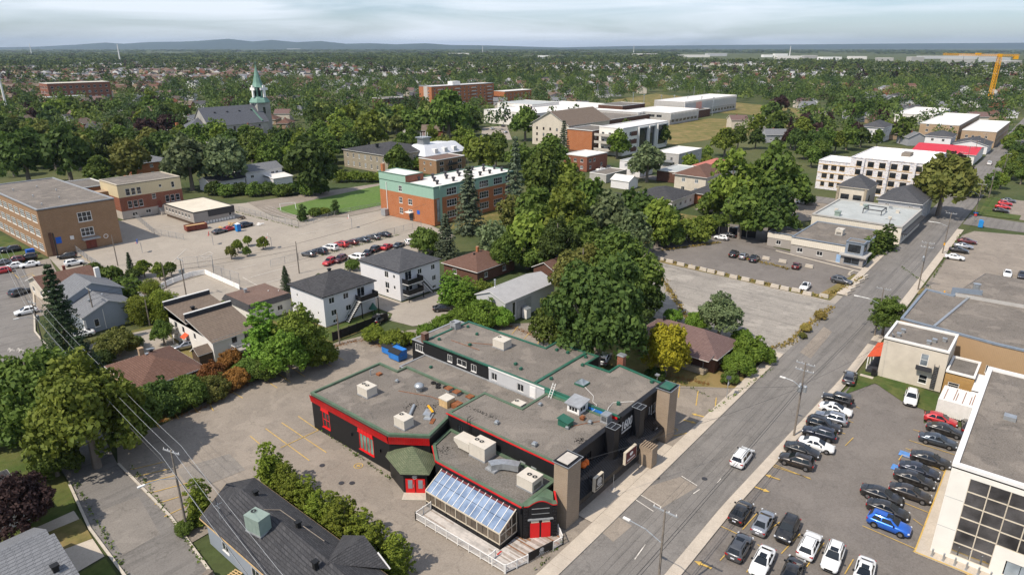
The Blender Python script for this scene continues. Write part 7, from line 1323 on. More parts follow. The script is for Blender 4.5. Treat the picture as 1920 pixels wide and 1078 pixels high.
# ------------------------------------------------------------------ trees, shrubs and hedges
NR = np.random.RandomState(5)
for nm, c, c2 in (('leaf_dark', (.030, .052, .014), (.070, .100, .024)), ('leaf_mid', (.046, .076, .016), (.110, .145, .030)), ('leaf_light', (.075, .110, .018), (.165, .195, .034)), ('leaf_lime', (.070, .130, .018), (.15, .225, .036)), ('leaf_yellow', (.17, .16, .012), (.30, .255, .022)), ('leaf_olive', (.075, .090, .022), (.155, .150, .042)), ('leaf_purple', (.026, .014, .016), (.05, .026, .026)), ('leaf_rust', (.13, .058, .018), (.24, .11, .035)), ('leaf_grey', (.065, .090, .042), (.145, .17, .09)), ('needle_dark', (.020, .038, .018), (.045, .068, .032)), ('needle_grey', (.052, .070, .046), (.105, .122, .084)), ('leaf_cedar', (.085, .115, .016), (.19, .215, .034)), ('leaf_willow', (.10, .125, .035), (.18, .195, .06))): leaf_mat(nm, c, c2)
def leaf_mesh(name, P, Nn, S, T, asp=1.5):
 """rhombic leaf sprays: P centres, Nn normals, S sizes, T tint"""
 n = len(P); r = NR.normal(size=(n, 3)); a = np.cross(Nn, r); a /= np.linalg.norm(a, axis=1)[:, None]+1e-9; b = np.cross(Nn, a); s = S[:, None]
 bend = Nn*s*.18
 V = np.stack([P-a*s*asp*.5-bend, P-b*s*.5, P+a*s*asp*.5-bend, P+b*s*.5], 1).reshape(-1, 3)
 me = D.meshes.new(name); me.vertices.add(4*n); me.vertices.foreach_set('co', V.ravel().astype(np.float32)); me.loops.add(4*n); me.loops.foreach_set('vertex_index', np.arange(4*n, dtype=np.int32))
 me.polygons.add(n); me.polygons.foreach_set('loop_start', np.arange(0, 4*n, 4, dtype=np.int32)); me.polygons.foreach_set('loop_total', np.full(n, 4, np.int32))
 at = me.attributes.new('tint', 'FLOAT', 'FACE'); at.data.foreach_set('value', T.astype(np.float32)); me.materials.append(MATS['leaf_mid']); me.update(); me.validate(); return me
def unit(n): v = NR.normal(size=(n, 3)); return v/np.linalg.norm(v, axis=1)[:, None]
def crown_points(kind, n, leaf):
 """crown in a unit frame: width 1 (x, y in -.5 .. .5), z from 0 to H"""
 lobes = []
 if kind == 'round': H = .95; spec = [(0, 0, .52, .36)]+[(.30*math.cos(t), .30*math.sin(t), z, r) for t, z, r in [(NR.uniform(0, 6.3), NR.uniform(.22, .62), NR.uniform(.14, .24)) for _ in range(15)]]+[(NR.uniform(-.16, .16), NR.uniform(-.16, .16), NR.uniform(.68, .84), NR.uniform(.11, .19)) for _ in range(7)]
 elif kind == 'oval': H = 1.4; spec = [(0, 0, .55, .34), (0, 0, .95, .28)]+[(.27*math.cos(t), .27*math.sin(t), z, r) for t, z, r in [(NR.uniform(0, 6.3), NR.uniform(.25, 1.0), NR.uniform(.13, .22)) for _ in range(18)]]+[(NR.uniform(-.13, .13), NR.uniform(-.13, .13), NR.uniform(1.05, 1.28), NR.uniform(.09, .16)) for _ in range(6)]
 elif kind == 'spread': H = .68; spec = [(.34*math.cos(t), .34*math.sin(t), z, r) for t, z, r in [(NR.uniform(0, 6.3), NR.uniform(.2, .42), NR.uniform(.12, .19)) for _ in range(18)]]+[(NR.uniform(-.2, .2), NR.uniform(-.2, .2), NR.uniform(.36, .52), NR.uniform(.13, .19)) for _ in range(9)]
 elif kind == 'bush': H = .72; spec = [(0, 0, .3, .36)]+[(.30*math.cos(t), .30*math.sin(t), z, r) for t, z, r in [(NR.uniform(0, 6.3), NR.uniform(.08, .45), NR.uniform(.12, .2)) for _ in range(15)]]+[(NR.uniform(-.2, .2), NR.uniform(-.2, .2), NR.uniform(.45, .6), NR.uniform(.08, .15)) for _ in range(6)]
 elif kind in ('cedar', 'hedge'):
  H = 1.9 if kind == 'cedar' else .8; spec = []
  for k in range(90):
   z = NR.uniform(.04, H-.08); rr = (.36*(1-(z/H)**3.0)+.05) if kind == 'cedar' else .38; t = NR.uniform(0, 6.3); spec.append((rr*math.cos(t), rr*math.sin(t), z, NR.uniform(.08, .13)))
  for k in range(9): z = .1+k*(H-.15)/9; spec.append((0, 0, z, max(.07, .30*(1-(z/H)**2.5)) if kind == 'cedar' else .3))
 elif kind == 'spruce':
  H = 2.3; P = []; Nn = []; L = 17
  for k in range(L):
   z0 = H*(.05+.93*(k/L)); R = .5*(1-z0/H)**.85+.02; nb = max(6, int(17*R/.5))
   for j in range(nb):
    t = 6.283*j/nb+NR.uniform(-.25, .25); q = max(5, int(n/L/nb*1.0)); rr = R*NR.uniform(.78, 1.12)
    u = NR.uniform(.12, 1, q)**.8; lat = NR.normal(0, .10, q)*u*R*1.5
    x = np.cos(t)*u*rr-np.sin(t)*lat; y = np.sin(t)*u*rr+np.cos(t)*lat; z = z0-u*rr*.38+.10*rr*u*u*2+NR.normal(0, .018, q)
    P.append(np.stack([x, y, z], 1)); Nn.append(np.stack([np.cos(t)*.55+NR.normal(0, .4, q), np.sin(t)*.55+NR.normal(0, .4, q), .85+NR.normal(0, .3, q)], 1))
  P = np.concatenate(P); Nn = np.concatenate(Nn); Nn /= np.linalg.norm(Nn, axis=1)[:, None]; P[:, 2] = np.maximum(P[:, 2], .05); return P, Nn, H, NR.uniform(0, 1, len(P))
 # sub-clumps on the lobes
 clumps = []
 for (x, y, z, r) in spec:
  for _ in range(max(3, int(58*r*r/.04*.22))):
   d = unit(1)[0]; d[2] = abs(d[2])*.9-.25; c = np.array([x, y, z])+d*r*.82; clumps.append((*c, r*NR.uniform(.30, .5), *d))
 clumps = np.array(clumps); w = clumps[:, 3]**2; idx = NR.choice(len(clumps), n, p=w/w.sum()); c = clumps[idx]; d = unit(n); d += c[:, 4:7]*.55; d[:, 2] += .18; d /= np.linalg.norm(d, axis=1)[:, None]
 P = c[:, :3]+d*c[:, 3:4]*NR.uniform(.55, 1.08, (n, 1)); P[:, 2] = np.maximum(P[:, 2], .02); Nn = d*.75+unit(n)*.55; Nn /= np.linalg.norm(Nn, axis=1)[:, None]
 tint = np.clip(NR.uniform(0, 1, len(clumps))[idx]*.65+NR.uniform(0, .35, n), 0, 1); k = .5/max(abs(P[:, :2]).max(), .01); P[:, :2] *= min(1.15, k*1.06)
 return P, Nn, H, tint
CROWN = {}
LOD = {'near': (10500, .034), 'mid': (2200, .072), 'far': (520, .135)}
def crown(kind, lod, v):
 k = (kind, lod, v)
 if k not in CROWN:
  n, s = LOD[lod]
  if kind in ('cedar', 'spruce'): n = int(n*(1.5 if kind == 'cedar' else 1.1)); s *= 1.2 if kind == 'cedar' else .95
  if kind == 'hedge': s *= .8; n = int(n*1.2)
  P, Nn, H, T = crown_points(kind, n, s); CROWN[k] = (leaf_mesh('crown', P, Nn, NR.uniform(.7, 1.3, len(P))*s, T), H)
 return CROWN[k]
TRUNK = {}
def trunk_mesh(kind, v):
 if (kind, v) not in TRUNK:
  m = MB(); r = .035
  if kind in ('spruce',): m.tube([(0, 0, 0), (0, 0, 1.2), (0, 0, 2.2)], [.03, .018, .004], 7)
  else:
   top = {'oval': 1.3, 'cedar': 1.4, 'hedge': .5, 'bush': .4, 'spread': .75}.get(kind, .9)
   m.tube([(0, 0, -.02), (.005, 0, .2), (.01, .01, top*.55), (0, 0, top)], [r*1.25, r, r*.7, r*.2], 7)
   for k in range(6):
    t = RND.uniform(0, 6.3); z = RND.uniform(.25, .5)*top; q = RND.uniform(.22, .34); m.tube([(0, 0, z), (q*.5*math.cos(t), q*.5*math.sin(t), z+.12), (q*math.cos(t), q*math.sin(t), z+.32)], [r*.5, r*.33, r*.1], 5)
  TRUNK[kind, v] = m.mesh('trunk', 'wood_pole')
 return TRUNK[kind, v]
LIFT = {'round': .10, 'oval': .10, 'spread': .2, 'spruce': .02, 'cedar': .0, 'hedge': 0, 'bush': 0}
TN = {'spruce': ('spruce_tree', 'tree'), 'cedar': ('cedar_shrub', 'shrub'), 'hedge': ('hedge', 'hedge'), 'bush': ('shrub', 'shrub')}
TREES = []
def put_tree(p, W, kind, leaf, label, group=None, lod=None, sz=1.0, name=None, sx=1.0, rz=None):
 dist = (Vector((p[0], p[1], 0))-CAM).length; lod = lod or ('near' if dist < 165 else 'mid' if dist < 420 else 'far'); v = RND.randrange(3 if lod != 'far' else 4)
 me, H = crown(kind, lod, v); nm, cat = TN.get(kind, ('leafy_tree', 'tree'))
 t = thing(name or nm, label, cat, (p[0], p[1], 0), RND.uniform(0, 6.28) if rz is None else rz, group); lift = LIFT[kind]*W*sz
 c = link('crown', me, t, (0, 0, lift)); c.scale = (W*sx, W*RND.uniform(.9, 1.08)*(1 if sx == 1 else .9), W*sz*RND.uniform(.93, 1.08)); c.material_slots[0].link = 'OBJECT'; c.material_slots[0].material = MATS[leaf]
 tr = link('trunk', trunk_mesh(kind, 0), t); tr.scale = (W, W, W*sz*(1+LIFT[kind]*.5)); TREES.append((p[0], p[1], W)); return t
def tree(px, py, w, kind, leaf, label, group=None, sz=1.0, **k):
 H = {'round': .95, 'oval': 1.4, 'spread': .68, 'bush': .72, 'cedar': 1.9, 'hedge': .8, 'spruce': 2.3}[kind]; W = 5
 for _ in range(5): p = G(px, py, W*sz*(LIFT[kind]+H*.5)); W = w*MPP(p)
 return put_tree(p, W, kind, leaf, label, group, sz=sz, **k)
g = 'trees over the left street'
for a in ((62, 742, 190, 'round', 'leaf_mid', 'broad dark maple at the left edge over the left street'), (158, 775, 205, 'round', 'leaf_light', 'large spreading maple over the left street beside the lot'), (240, 775, 120, 'round', 'leaf_mid', 'maple with yellowish right side at the corner of the lot'), (100, 862, 95, 'bush', 'leaf_mid', 'low maple branch mass hanging over the kerb')): tree(*a, g)
tree(28, 945, 130, 'round', 'leaf_purple', 'dark purple tree above the grey shingled house'); tree(10, 800, 90, 'bush', 'leaf_dark', 'dark shrub on the verge at the left edge')
g = 'plants along the back of the lot'
for a in ((300, 742, 95, 'bush', 'leaf_dark', 'dark shrub left in the hedge of the lot'), (352, 730, 85, 'bush', 'leaf_mid', 'green shrub below the brown bungalow roof'), (262, 752, 80, 'bush', 'leaf_olive', 'olive shrub at the left end of the hedge'), (398, 722, 70, 'bush', 'leaf_olive', 'olive green shrub between rusty ones'), (396, 696, 62, 'bush', 'leaf_rust', 'rust-brown vine heap left of the white house deck'), (432, 672, 56, 'bush', 'leaf_rust', 'rust-brown vine heap by the small shed'), (440, 706, 60, 'bush', 'leaf_rust', 'low rust-brown vine at the lot edge'), (462, 690, 62, 'bush', 'leaf_mid', 'green shrub under the white house deck'), (492, 690, 60, 'bush', 'leaf_mid', 'green shrub at the foot of the tall lime vine')): tree(*a, g)
tree(496, 628, 88, 'cedar', 'leaf_lime', 'tall vine-clad conical tree beside the stepped-roof house', sz=.75); tree(562, 622, 108, 'oval', 'leaf_light', 'light green tree in front of the left duplex', sz=.85); tree(535, 655, 100, 'round', 'leaf_lime', 'lime green tree between the vine cone and the light green tree'); tree(600, 660, 70, 'bush', 'leaf_light', 'light green shrub at the black fence')
g = 'shrubs behind the black building'
for a in ((700, 622, 52, 'bush', 'leaf_cedar', 'yellow-green shrub by the duplex stair'), (738, 634, 55, 'bush', 'leaf_cedar', 'yellow-green shrub behind the blue dumpsters'), (765, 632, 40, 'bush', 'leaf_cedar', 'small shrub right of the dumpsters'), (800, 618, 45, 'bush', 'leaf_lime', 'lime shrub at the driveway edge'), (830, 604, 45, 'bush', 'leaf_lime', 'lime shrub below the parked black sedan'), (862, 592, 55, 'bush', 'leaf_lime', 'lime vine heap left of the metal garage'), (905, 585, 75, 'bush', 'leaf_lime', 'large lime vine mass at the metal garage'), (938, 590, 60, 'bush', 'leaf_lime', 'lime vine mass hanging over the rear bays'), (846, 538, 62, 'cedar', 'leaf_lime', 'rounded lime cedar right of the grey-roofed duplex'), (876, 548, 62, 'cedar', 'leaf_lime', 'second rounded lime cedar right of the grey-roofed duplex'), (905, 545, 60, 'bush', 'leaf_light', 'lime shrub behind the two rounded cedars'), (660, 496, 30, 'bush', 'leaf_mid', 'lone shrub between the school rows and duplex')): tree(*a, g, sz=.62 if a[3] == 'cedar' else 1)
g = 'maples right behind the black building'
for a in ((1122, 588, 215, 'round', 'leaf_dark', 'huge dark maple directly behind the black building'), (1048, 598, 120, 'round', 'leaf_mid', 'maple with yellowing left side next to the huge one'), (1165, 505, 165, 'round', 'leaf_mid', 'maple behind the huge one at the gravel lot'), (1092, 512, 130, 'round', 'leaf_olive', 'olive-topped maple above the metal garage'), (1200, 560, 90, 'round', 'leaf_dark', 'dark maple at the right of the huge one')): tree(*a, g)
tree(1250, 652, 100, 'round', 'leaf_yellow', 'bright yellow tree in front of the mauve-roofed house'); tree(1228, 700, 45, 'bush', 'leaf_dark', 'dark shrub under the yellow tree')
g = 'vines and shrubs at the mauve-roofed house'
for a in ((1408, 655, 72, 'bush', 'leaf_lime', 'lime vine heap swallowing the house end'), (1385, 680, 62, 'bush', 'leaf_lime', 'lime vines hanging on the house front'), (1434, 664, 45, 'bush', 'leaf_lime', 'lime vine tip reaching to the pavement'), (1392, 628, 42, 'bush', 'leaf_lime', 'lime vines on the roof corner'), (1352, 588, 82, 'round', 'leaf_grey', 'grey-green tree behind the mauve roof'), (1308, 600, 48, 'bush', 'leaf_lime', 'vine-wrapped stump behind the mauve roof'), (1262, 590, 40, 'bush', 'leaf_lime', 'lime shrub at the left rear of the mauve roof'), (1370, 706, 36, 'bush', 'leaf_mid', 'shrub under the vines near the solar sign')): tree(*a, g)
g = 'cedars of the hedge beside the charcoal house'
ordn = ['tallest cedar at the far end of the hedge', 'second cedar from the far end of the hedge', 'third cedar from the far end of the hedge', 'fourth cedar from the far end of the hedge', 'fifth cedar from the far end of the hedge', 'sixth cedar from the far end of the hedge', 'fourth cedar from the near end of the hedge', 'third cedar from the near end of the hedge', 'second cedar from the near end of the hedge', 'cedar at the near end of the hedge']
for i, (y, w, h) in enumerate(((32.6, 4.4, 6.7), (29.8, 3.7, 5.2), (27.3, 3.6, 4.7), (24.9, 3.6, 5.0), (22.6, 3.4, 4.5), (20.3, 3.6, 4.9), (17.4, 4.4, 6.4), (14.6, 4.0, 5.8), (12.0, 3.9, 5.6), (9.4, 3.7, 5.3))): put_tree((-17.7+.3*(i % 2), y), w, 'cedar', 'leaf_cedar', ordn[i]+' beside the charcoal house', g, sz=h/1.9/w)
tree(372, 938, 62, 'cedar', 'leaf_cedar', 'lone cedar at the left end of the charcoal house', sz=.8); tree(345, 985, 40, 'bush', 'leaf_mid', 'shrub at the foot of the lone cedar')
g = 'plants around the grey house'
tree(107, 572, 84, 'spruce', 'needle_dark', 'tall dark spruce left of the grey gabled house', g, .95); tree(152, 672, 86, 'spruce', 'needle_dark', 'lower dark conifer below the tall spruce', g, .5); tree(125, 700, 60, 'bush', 'leaf_dark', 'dark shrub below the conifers', g)
for a in ((216, 640, 80, 'bush', 'leaf_olive', 'olive shrub tree in front of the grey house'), (190, 668, 50, 'bush', 'leaf_dark', 'dark shrub left of the brown bungalow'), (304, 622, 46, 'round', 'leaf_mid', 'small green tree beside the silver hatchback'), (262, 583, 56, 'hedge', 'leaf_cedar', 'clipped hedge, left half, behind the shed'), (305, 576, 62, 'hedge', 'leaf_cedar', 'clipped hedge, right half, by the pole'), (284, 548, 46, 'hedge', 'leaf_cedar', 'narrow hedge climbing towards the yard'), (232, 538, 60, 'bush', 'leaf_mid', 'dense shrub right of the grey house roof'), (206, 512, 44, 'bush', 'leaf_mid', 'shrub behind the grey house chimney'), (175, 500, 30, 'bush', 'leaf_mid', 'shrub by the white crossover'), (250, 512, 34, 'bush', 'leaf_dark', 'dark shrub at the yard corner'), (243, 495, 24, 'spruce', 'needle_dark', 'thin dark conifer at the yard corner'), (268, 500, 34, 'round', 'leaf_light', 'young tree left in the yard row'), (297, 508, 32, 'round', 'leaf_light', 'young tree middle in the yard row'), (319, 503, 26, 'round', 'leaf_mid', 'young tree right in the yard row'), (535, 520, 26, 'spruce', 'needle_dark', 'small conifer at the corner of the left duplex'), (20, 330, 0, 'bush', '', '')[:0] or (250, 640, 36, 'bush', 'leaf_mid', 'low shrub at the bend of the side drive')): tree(*a, g, .9 if a[3] == 'spruce' else 1)
g = 'small trees in the school yard'
for a in ((432, 472, 26, 'round', 'leaf_olive', 'small tree at the left of the yard island'), (445, 460, 26, 'round', 'leaf_light', 'small tree in the middle of the yard island'), (464, 450, 20, 'round', 'leaf_light', 'small tree at the back of the yard island'), (462, 470, 18, 'round', 'leaf_mid', 'small tree at the right of the yard island'), (492, 453, 25, 'round', 'leaf_light', 'young tree with a thin trunk beside the hoop'), (567, 398, 22, 'cedar', 'leaf_dark', 'dark slim tree left at the turf field'), (590, 396, 26, 'bush', 'leaf_mid', 'bushy tree at the turf field'), (608, 395, 24, 'bush', 'leaf_light', 'second bushy tree at the turf field'), (628, 387, 19, 'cedar', 'leaf_dark', 'dark slim tree right at the turf field')): tree(*a, g, .8 if a[3] == 'cedar' else 1)
g = 'trees by the orange school'
for a in ((879, 368, 72, 'spruce', 'needle_grey', 'tall grey spruce in front of the orange school', .85), (836, 440, 50, 'spruce', 'needle_grey', 'smaller blue spruce by the orange school corner', .75), (798, 447, 68, 'bush', 'leaf_mid', 'bushy tree left of the blue spruce', 1.1), (928, 452, 74, 'oval', 'leaf_grey', 'grey-green tree in front of the bungalow', .8), (966, 335, 52, 'spruce', 'needle_grey', 'tall vine-covered spruce right of the orange school', 1.3), (962, 400, 60, 'oval', 'leaf_olive', 'olive tree at the foot of the tall spruce', .9)): tree(*a[:6], g, a[6])
gl = 'tree in the dense grove between the orange school and the gravel lot'
for (x, y, w, k, l) in ((1015, 330, 95, 'round', 'leaf_mid'), (1065, 335, 85, 'round', 'leaf_light'), (1005, 395, 105, 'round', 'leaf_mid'), (1062, 400, 100, 'oval', 'leaf_light'), (1105, 375, 85, 'round', 'leaf_mid'), (1140, 415, 105, 'round', 'leaf_grey'), (1185, 395, 95, 'round', 'leaf_dark'), (1185, 435, 90, 'round', 'leaf_grey'), (1235, 415, 85, 'round', 'leaf_light'), (1255, 440, 60, 'bush', 'leaf_mid'), (1295, 428, 72, 'bush', 'leaf_light'), (1250, 405, 60, 'round', 'leaf_dark'), (950, 470, 70, 'round', 'leaf_mid'), (990, 445, 105, 'round', 'leaf_light'), (1045, 455, 100, 'round', 'leaf_dark'), (1092, 445, 95, 'round', 'leaf_mid'), (1010, 480, 80, 'bush', 'leaf_mid'), (1140, 460, 80, 'round', 'leaf_dark'), (1320, 420, 50, 'bush', 'leaf_light'), (1345, 415, 45, 'bush', 'leaf_mid'), (1070, 475, 60, 'bush', 'leaf_dark'), (970, 300, 60, 'round', 'leaf_mid'), (1030, 285, 70, 'round', 'leaf_mid')): tree(x, y, w, k, l, ('wide ' if w > 94 else 'small ' if w < 65 else '')+{'leaf_mid': 'green', 'leaf_light': 'light green', 'leaf_dark': 'dark green', 'leaf_grey': 'grey-green'}[l]+' '+gl, 'trees of the central grove')
g = 'tall trees at the back of the gravel lot'
for a in ((1372, 345, 92, 'oval', 'leaf_light', 'tall light green poplar at the back of the gravel lot'), (1450, 342, 104, 'oval', 'leaf_mid', 'tallest tree behind the low office'), (1392, 392, 100, 'round', 'leaf_mid', 'full tree left of the dark fence'), (1448, 392, 105, 'round', 'leaf_dark', 'dark full tree above the dark fence'), (1490, 350, 70, 'round', 'leaf_mid', 'tree at the right of the tall group'), (1478, 420, 50, 'bush', 'leaf_light', 'light shrub right of the dark fence'), (1340, 380, 60, 'bush', 'leaf_mid', 'shrub left of the tall group')): tree(*a, g)
g = 'street-side trees'
for a in ((1662, 588, 70, 'oval', 'leaf_mid', 'leafy street tree in front of the cream house', .8), (1628, 462, 30, 'cedar', 'leaf_mid', 'rounded shrub left of three at the low office', .75), (1645, 452, 34, 'cedar', 'leaf_mid', 'rounded shrub middle of three at the low office', .75), (1665, 443, 38, 'cedar', 'leaf_dark', 'rounded shrub right of three at the low office', .75), (1628, 422, 18, 'cedar', 'leaf_mid', 'small shrub behind the low office', .7), (1772, 342, 112, 'round', 'leaf_olive', 'large yellowing tree at the street corner', 1), (1790, 318, 62, 'round', 'leaf_purple', 'dark purple tree in front of the red roof', 1), (1820, 350, 50, 'bush', 'leaf_olive', 'bushy yellowing tree next to the large one', 1), (1515, 372, 30, 'bush', 'leaf_dark', 'weedy shrub on the grey lot', 1)): tree(*a[:6], g, a[6])
for a in ((1158, 266, 52, 'round', 'leaf_lime', 'bright round tree in front of the white modern flats'), (1215, 300, 72, 'round', 'leaf_grey', 'grey-green tree near the grey flats'), (1057, 258, 32, 'spruce', 'needle_grey', 'pointed spruce in front of the dark brick flats'), (985, 228, 62, 'round', 'leaf_mid', 'round tree left of the beige gable hall'), (1240, 252, 40, 'round', 'leaf_mid', 'tree at the edge of the dry field'), (900, 288, 75, 'round', 'leaf_light', 'light round tree behind the brick flats'), (745, 298, 62, 'round', 'leaf_mid', 'tree in front of the stone rectory'), (780, 302, 40, 'bush', 'leaf_light', 'shrub left of the brick flats'), (830, 275, 50, 'round', 'leaf_olive', 'olive tree beside the silver roof')): tree(*a, 'single trees in the middle distance')
g = 'vine hedge along the turf field'
for i, x in enumerate((400, 425, 450, 478, 505, 530, 555, 580, 600)): tree(x, 352-(x-400)*.01+(i % 2)*3, 36, 'bush', 'leaf_mid' if i % 2 else 'leaf_dark', 'vine-covered shrub in the hedge behind the turf field', g)
for i, x in enumerate((640, 665, 690, 715, 735)): tree(x, 330, 30, 'bush', 'leaf_light', 'low hedge shrub below the stone rectory', 'hedge below the stone rectory')
for a in ((42, 290, 105, 'round', 'leaf_dark', 'big dark maple at the left edge behind the brown school'), (122, 288, 105, 'round', 'leaf_dark', 'big dark maple right behind the brown school roof'), (190, 318, 62, 'round', 'leaf_mid', 'dark tree between the two schools'), (245, 300, 82, 'round', 'leaf_olive', 'olive tree above the cream-topped school'), (352, 300, 100, 'round', 'leaf_grey', 'silvery tree left of the white split-level house'), (420, 300, 95, 'round', 'leaf_grey', 'second silvery tree above the dark-roofed cottage'), (575, 305, 110, 'round', 'leaf_dark', 'broad dark tree right of the white split-level house'), (690, 245, 75, 'round', 'leaf_light', 'willow-like tree above the stone rectory'), (840, 215, 90, 'round', 'leaf_mid', 'large tree in front of the orange apartment block')): tree(*a, 'large trees round the church wood')
# groves filled tree by tree
STUFF_TREES = []
def inside(p, poly):
 c = False
 for i in range(len(poly)):
  (x0, y0), (x1, y1) = poly[i-1], poly[i]
  if (y0 > p[1]) != (y1 > p[1]) and p[0] < (x1-x0)*(p[1]-y0)/(y1-y0)+x0: c = not c
 return c
def free(x, y, r): return not any(a-r*.3 < x < b+r*.3 and c-r*.3 < y < d+r*.3 for a, b, c, d in FOOT)
def grove(label, group, poly, n, w=(9, 14), leaves=('leaf_mid', 'leaf_dark', 'leaf_light', 'leaf_mid'), kinds=('round', 'round', 'oval', 'round'), gap=.62, stuff=False):
 xs = [p[0] for p in poly]; ys = [p[1] for p in poly]; k = 0; tries = 0
 while k < n and tries < n*40:
  tries += 1; q = (RND.uniform(min(xs), max(xs)), RND.uniform(min(ys), max(ys)))
  if not inside(q, poly): continue
  p = G(*q); W = RND.uniform(*w)
  if not free(p.x, p.y, W) or any((p.x-a)**2+(p.y-b)**2 < ((W+c)*.5*gap)**2 for a, b, c in TREES[-160:]): continue
  kd = RND.choice(kinds); W *= .5 if kd == 'spruce' else .8 if kd == 'oval' else 1; lf = RND.choice(leaves); k += 1
  if stuff: STUFF_TREES.append((p.x, p.y, W, lf)); TREES.append((p.x, p.y, W)); continue
  tn = {'leaf_dark': 'dark green', 'leaf_mid': 'green', 'leaf_light': 'light green', 'leaf_olive': 'olive green', 'leaf_purple': 'dark purple', 'leaf_willow': 'pale green'}[lf]; sh = {'round': 'round', 'oval': 'tall oval', 'spruce': 'pointed'}[kd]
  put_tree(p, W, kd, lf, ('large ' if W > w[0]+.72*(w[1]-w[0]) else 'small ' if W < w[0]+.2*(w[1]-w[0]) else '')+tn+' '+sh+' '+label, group)
grove('tree in the wood around the stone church', 'trees around the church', [(345, 268), (420, 285), (520, 285), (650, 262), (742, 280), (640, 312), (560, 345), (400, 340), (330, 330), (300, 285)], 52, (10, 15))
grove('tree in the wood left of the church above the schools', 'trees above the schools', [(0, 262), (120, 262), (300, 290), (335, 335), (240, 322), (100, 318), (0, 335)], 44, (11, 16), ('leaf_dark', 'leaf_mid', 'leaf_dark', 'leaf_olive'))
grove('tree among the houses left of the church', 'trees among the left houses', [(0, 200), (350, 200), (340, 262), (290, 275), (130, 245), (0, 250)], 44, (9, 15), ('leaf_mid', 'leaf_light', 'leaf_dark', 'leaf_purple', 'leaf_mid'))
grove('tree in the green belt below the orange apartment block', 'trees below the apartment block', [(560, 225), (780, 222), (880, 235), (900, 262), (800, 262), (700, 262), (620, 255)], 44, (10, 16), ('leaf_mid', 'leaf_mid', 'leaf_light', 'leaf_dark', 'leaf_willow'))
grove('tree beside the white halls', 'trees beside the white halls', [(740, 278), (890, 272), (960, 285), (1000, 300), (960, 322), (900, 312), (760, 312)], 12, (8, 12))
grove('tree in the belt behind the church', 'trees behind the church', [(120, 172), (640, 178), (760, 205), (560, 222), (360, 198), (100, 196)], 70, (11, 17), stuff=True)
grove('tree on the edge of the playing field', 'trees on the playing field edge', [(1100, 178), (1220, 170), (1420, 186), (1520, 200), (1500, 206), (1380, 196), (1230, 184), (1110, 192)], 30, (10, 15), stuff=True)
grove('tree among the bungalows right of the modern school', 'trees among the right bungalows', [(1400, 210), (1520, 205), (1720, 205), (1740, 250), (1640, 262), (1540, 280), (1500, 300), (1330, 300), (1350, 262), (1420, 240)], 46, (8, 14), ('leaf_mid', 'leaf_dark', 'leaf_light', 'leaf_dark', 'leaf_purple'), ('round', 'round', 'oval', 'spruce'))
grove('tree beside the unfinished apartment block', 'trees beside the unfinished block', [(1500, 290), (1540, 285), (1720, 262), (1740, 268), (1600, 285), (1530, 320), (1505, 330)], 12, (8, 13))
grove('tree behind the small flats', 'trees behind the small flats', [(1240, 320), (1330, 300), (1345, 340), (1225, 345)], 4, (6, 9))
grove('tree on the grounds beside the far brick rows', 'trees by the far brick rows', [(1690, 205), (1900, 196), (1905, 214), (1740, 218)], 22, (10, 16), stuff=True)
grove('tree along the far side of the street', 'trees right of the street', [(1895, 262), (1918, 258), (1918, 345), (1850, 368), (1868, 330)], 16, (6, 10))
leaf_mat('leaf_dry', (.16, .13, .035), (.30, .22, .08))
# ------------------------------------------------------------------ far suburb, woods, hills
fwd = Vector((-math.sin(YAW), math.cos(YAW), 0)); rgt = Vector((math.cos(YAW), math.sin(YAW), 0))
def vnoise(x, y, s, seed=0):
 def h(i, j): return (math.sin(i*127.1+j*311.7+seed*74.7)*43758.5453) % 1.0
 x /= s; y /= s; i, j = math.floor(x), math.floor(y); u, v = x-i, y-j; u = u*u*(3-2*u); v = v*v*(3-2*v)
 return (h(i, j)*(1-u)+h(i+1, j)*u)*(1-v)+(h(i, j+1)*(1-u)+h(i+1, j+1)*u)*v
FIELDS = [ccw(PX((1130, 192), (1230, 172), (1500, 200), (1520, 228), (1400, 240), (1330, 266), (1215, 275), (1180, 210))), ccw(PX((1290, 128), (1420, 124), (1440, 130), (1300, 134)))]
WZ = [ccw(PX((1270, 101), (1650, 101), (1660, 118), (1290, 116))), ccw(PX((1640, 104), (1930, 104), (1930, 126), (1640, 122)))]; FIELDS += WZ
def in_field(x, y): return any(inside((x, y), f) for f in FIELDS) or (-18 < y < 2 and 0 < x < 640)
# houses: five prototypes with wall, roof, windows and chimney, then copies
PROTO = []
for k, (wl, rf, rt, X, Y, h) in enumerate((('siding_white', 'shingle_grey', 'gable_x', 12, 9, 4.2), ('brick_tan', 'shingle_brown', 'hip', 13, 9, 3.6), ('siding_white', 'shingle_black', 'hip', 11, 10, 6.2), ('brick_red', 'shingle_taupe', 'gable_x', 12, 9, 5.6), ('stucco_cream', 'shingle_mauve', 'gable_y', 10, 11, 5.8), ('siding_grey', 'shingle_midgrey', 'gable_y', 10, 12, 4.6))):
 n0 = len(FOOT); o = house('suburban_house', 'house', 0, X, 0, Y, h, wl, rf, rt, 2.6, .5, [(1.5, 1, 1.6, 1.3), (X-4, 1, 1.6, 1.3)], [(2, 1, 1.5, 1.3), (6, 1, 1.5, 1.3)], fw=.16); chimney(o, X*.6, Y*.55, h+1, 2.0, .8, 'brick_red'); FOOT.pop(); PROTO.append(o.root)
HN = ['white house with a grey gable roof', 'tan brick bungalow with a brown hip roof', 'white two-storey house with a black hip roof', 'red brick house with a taupe gable roof', 'cream house with a mauve gable roof', 'grey house with a pale grey gable roof']
spots = []
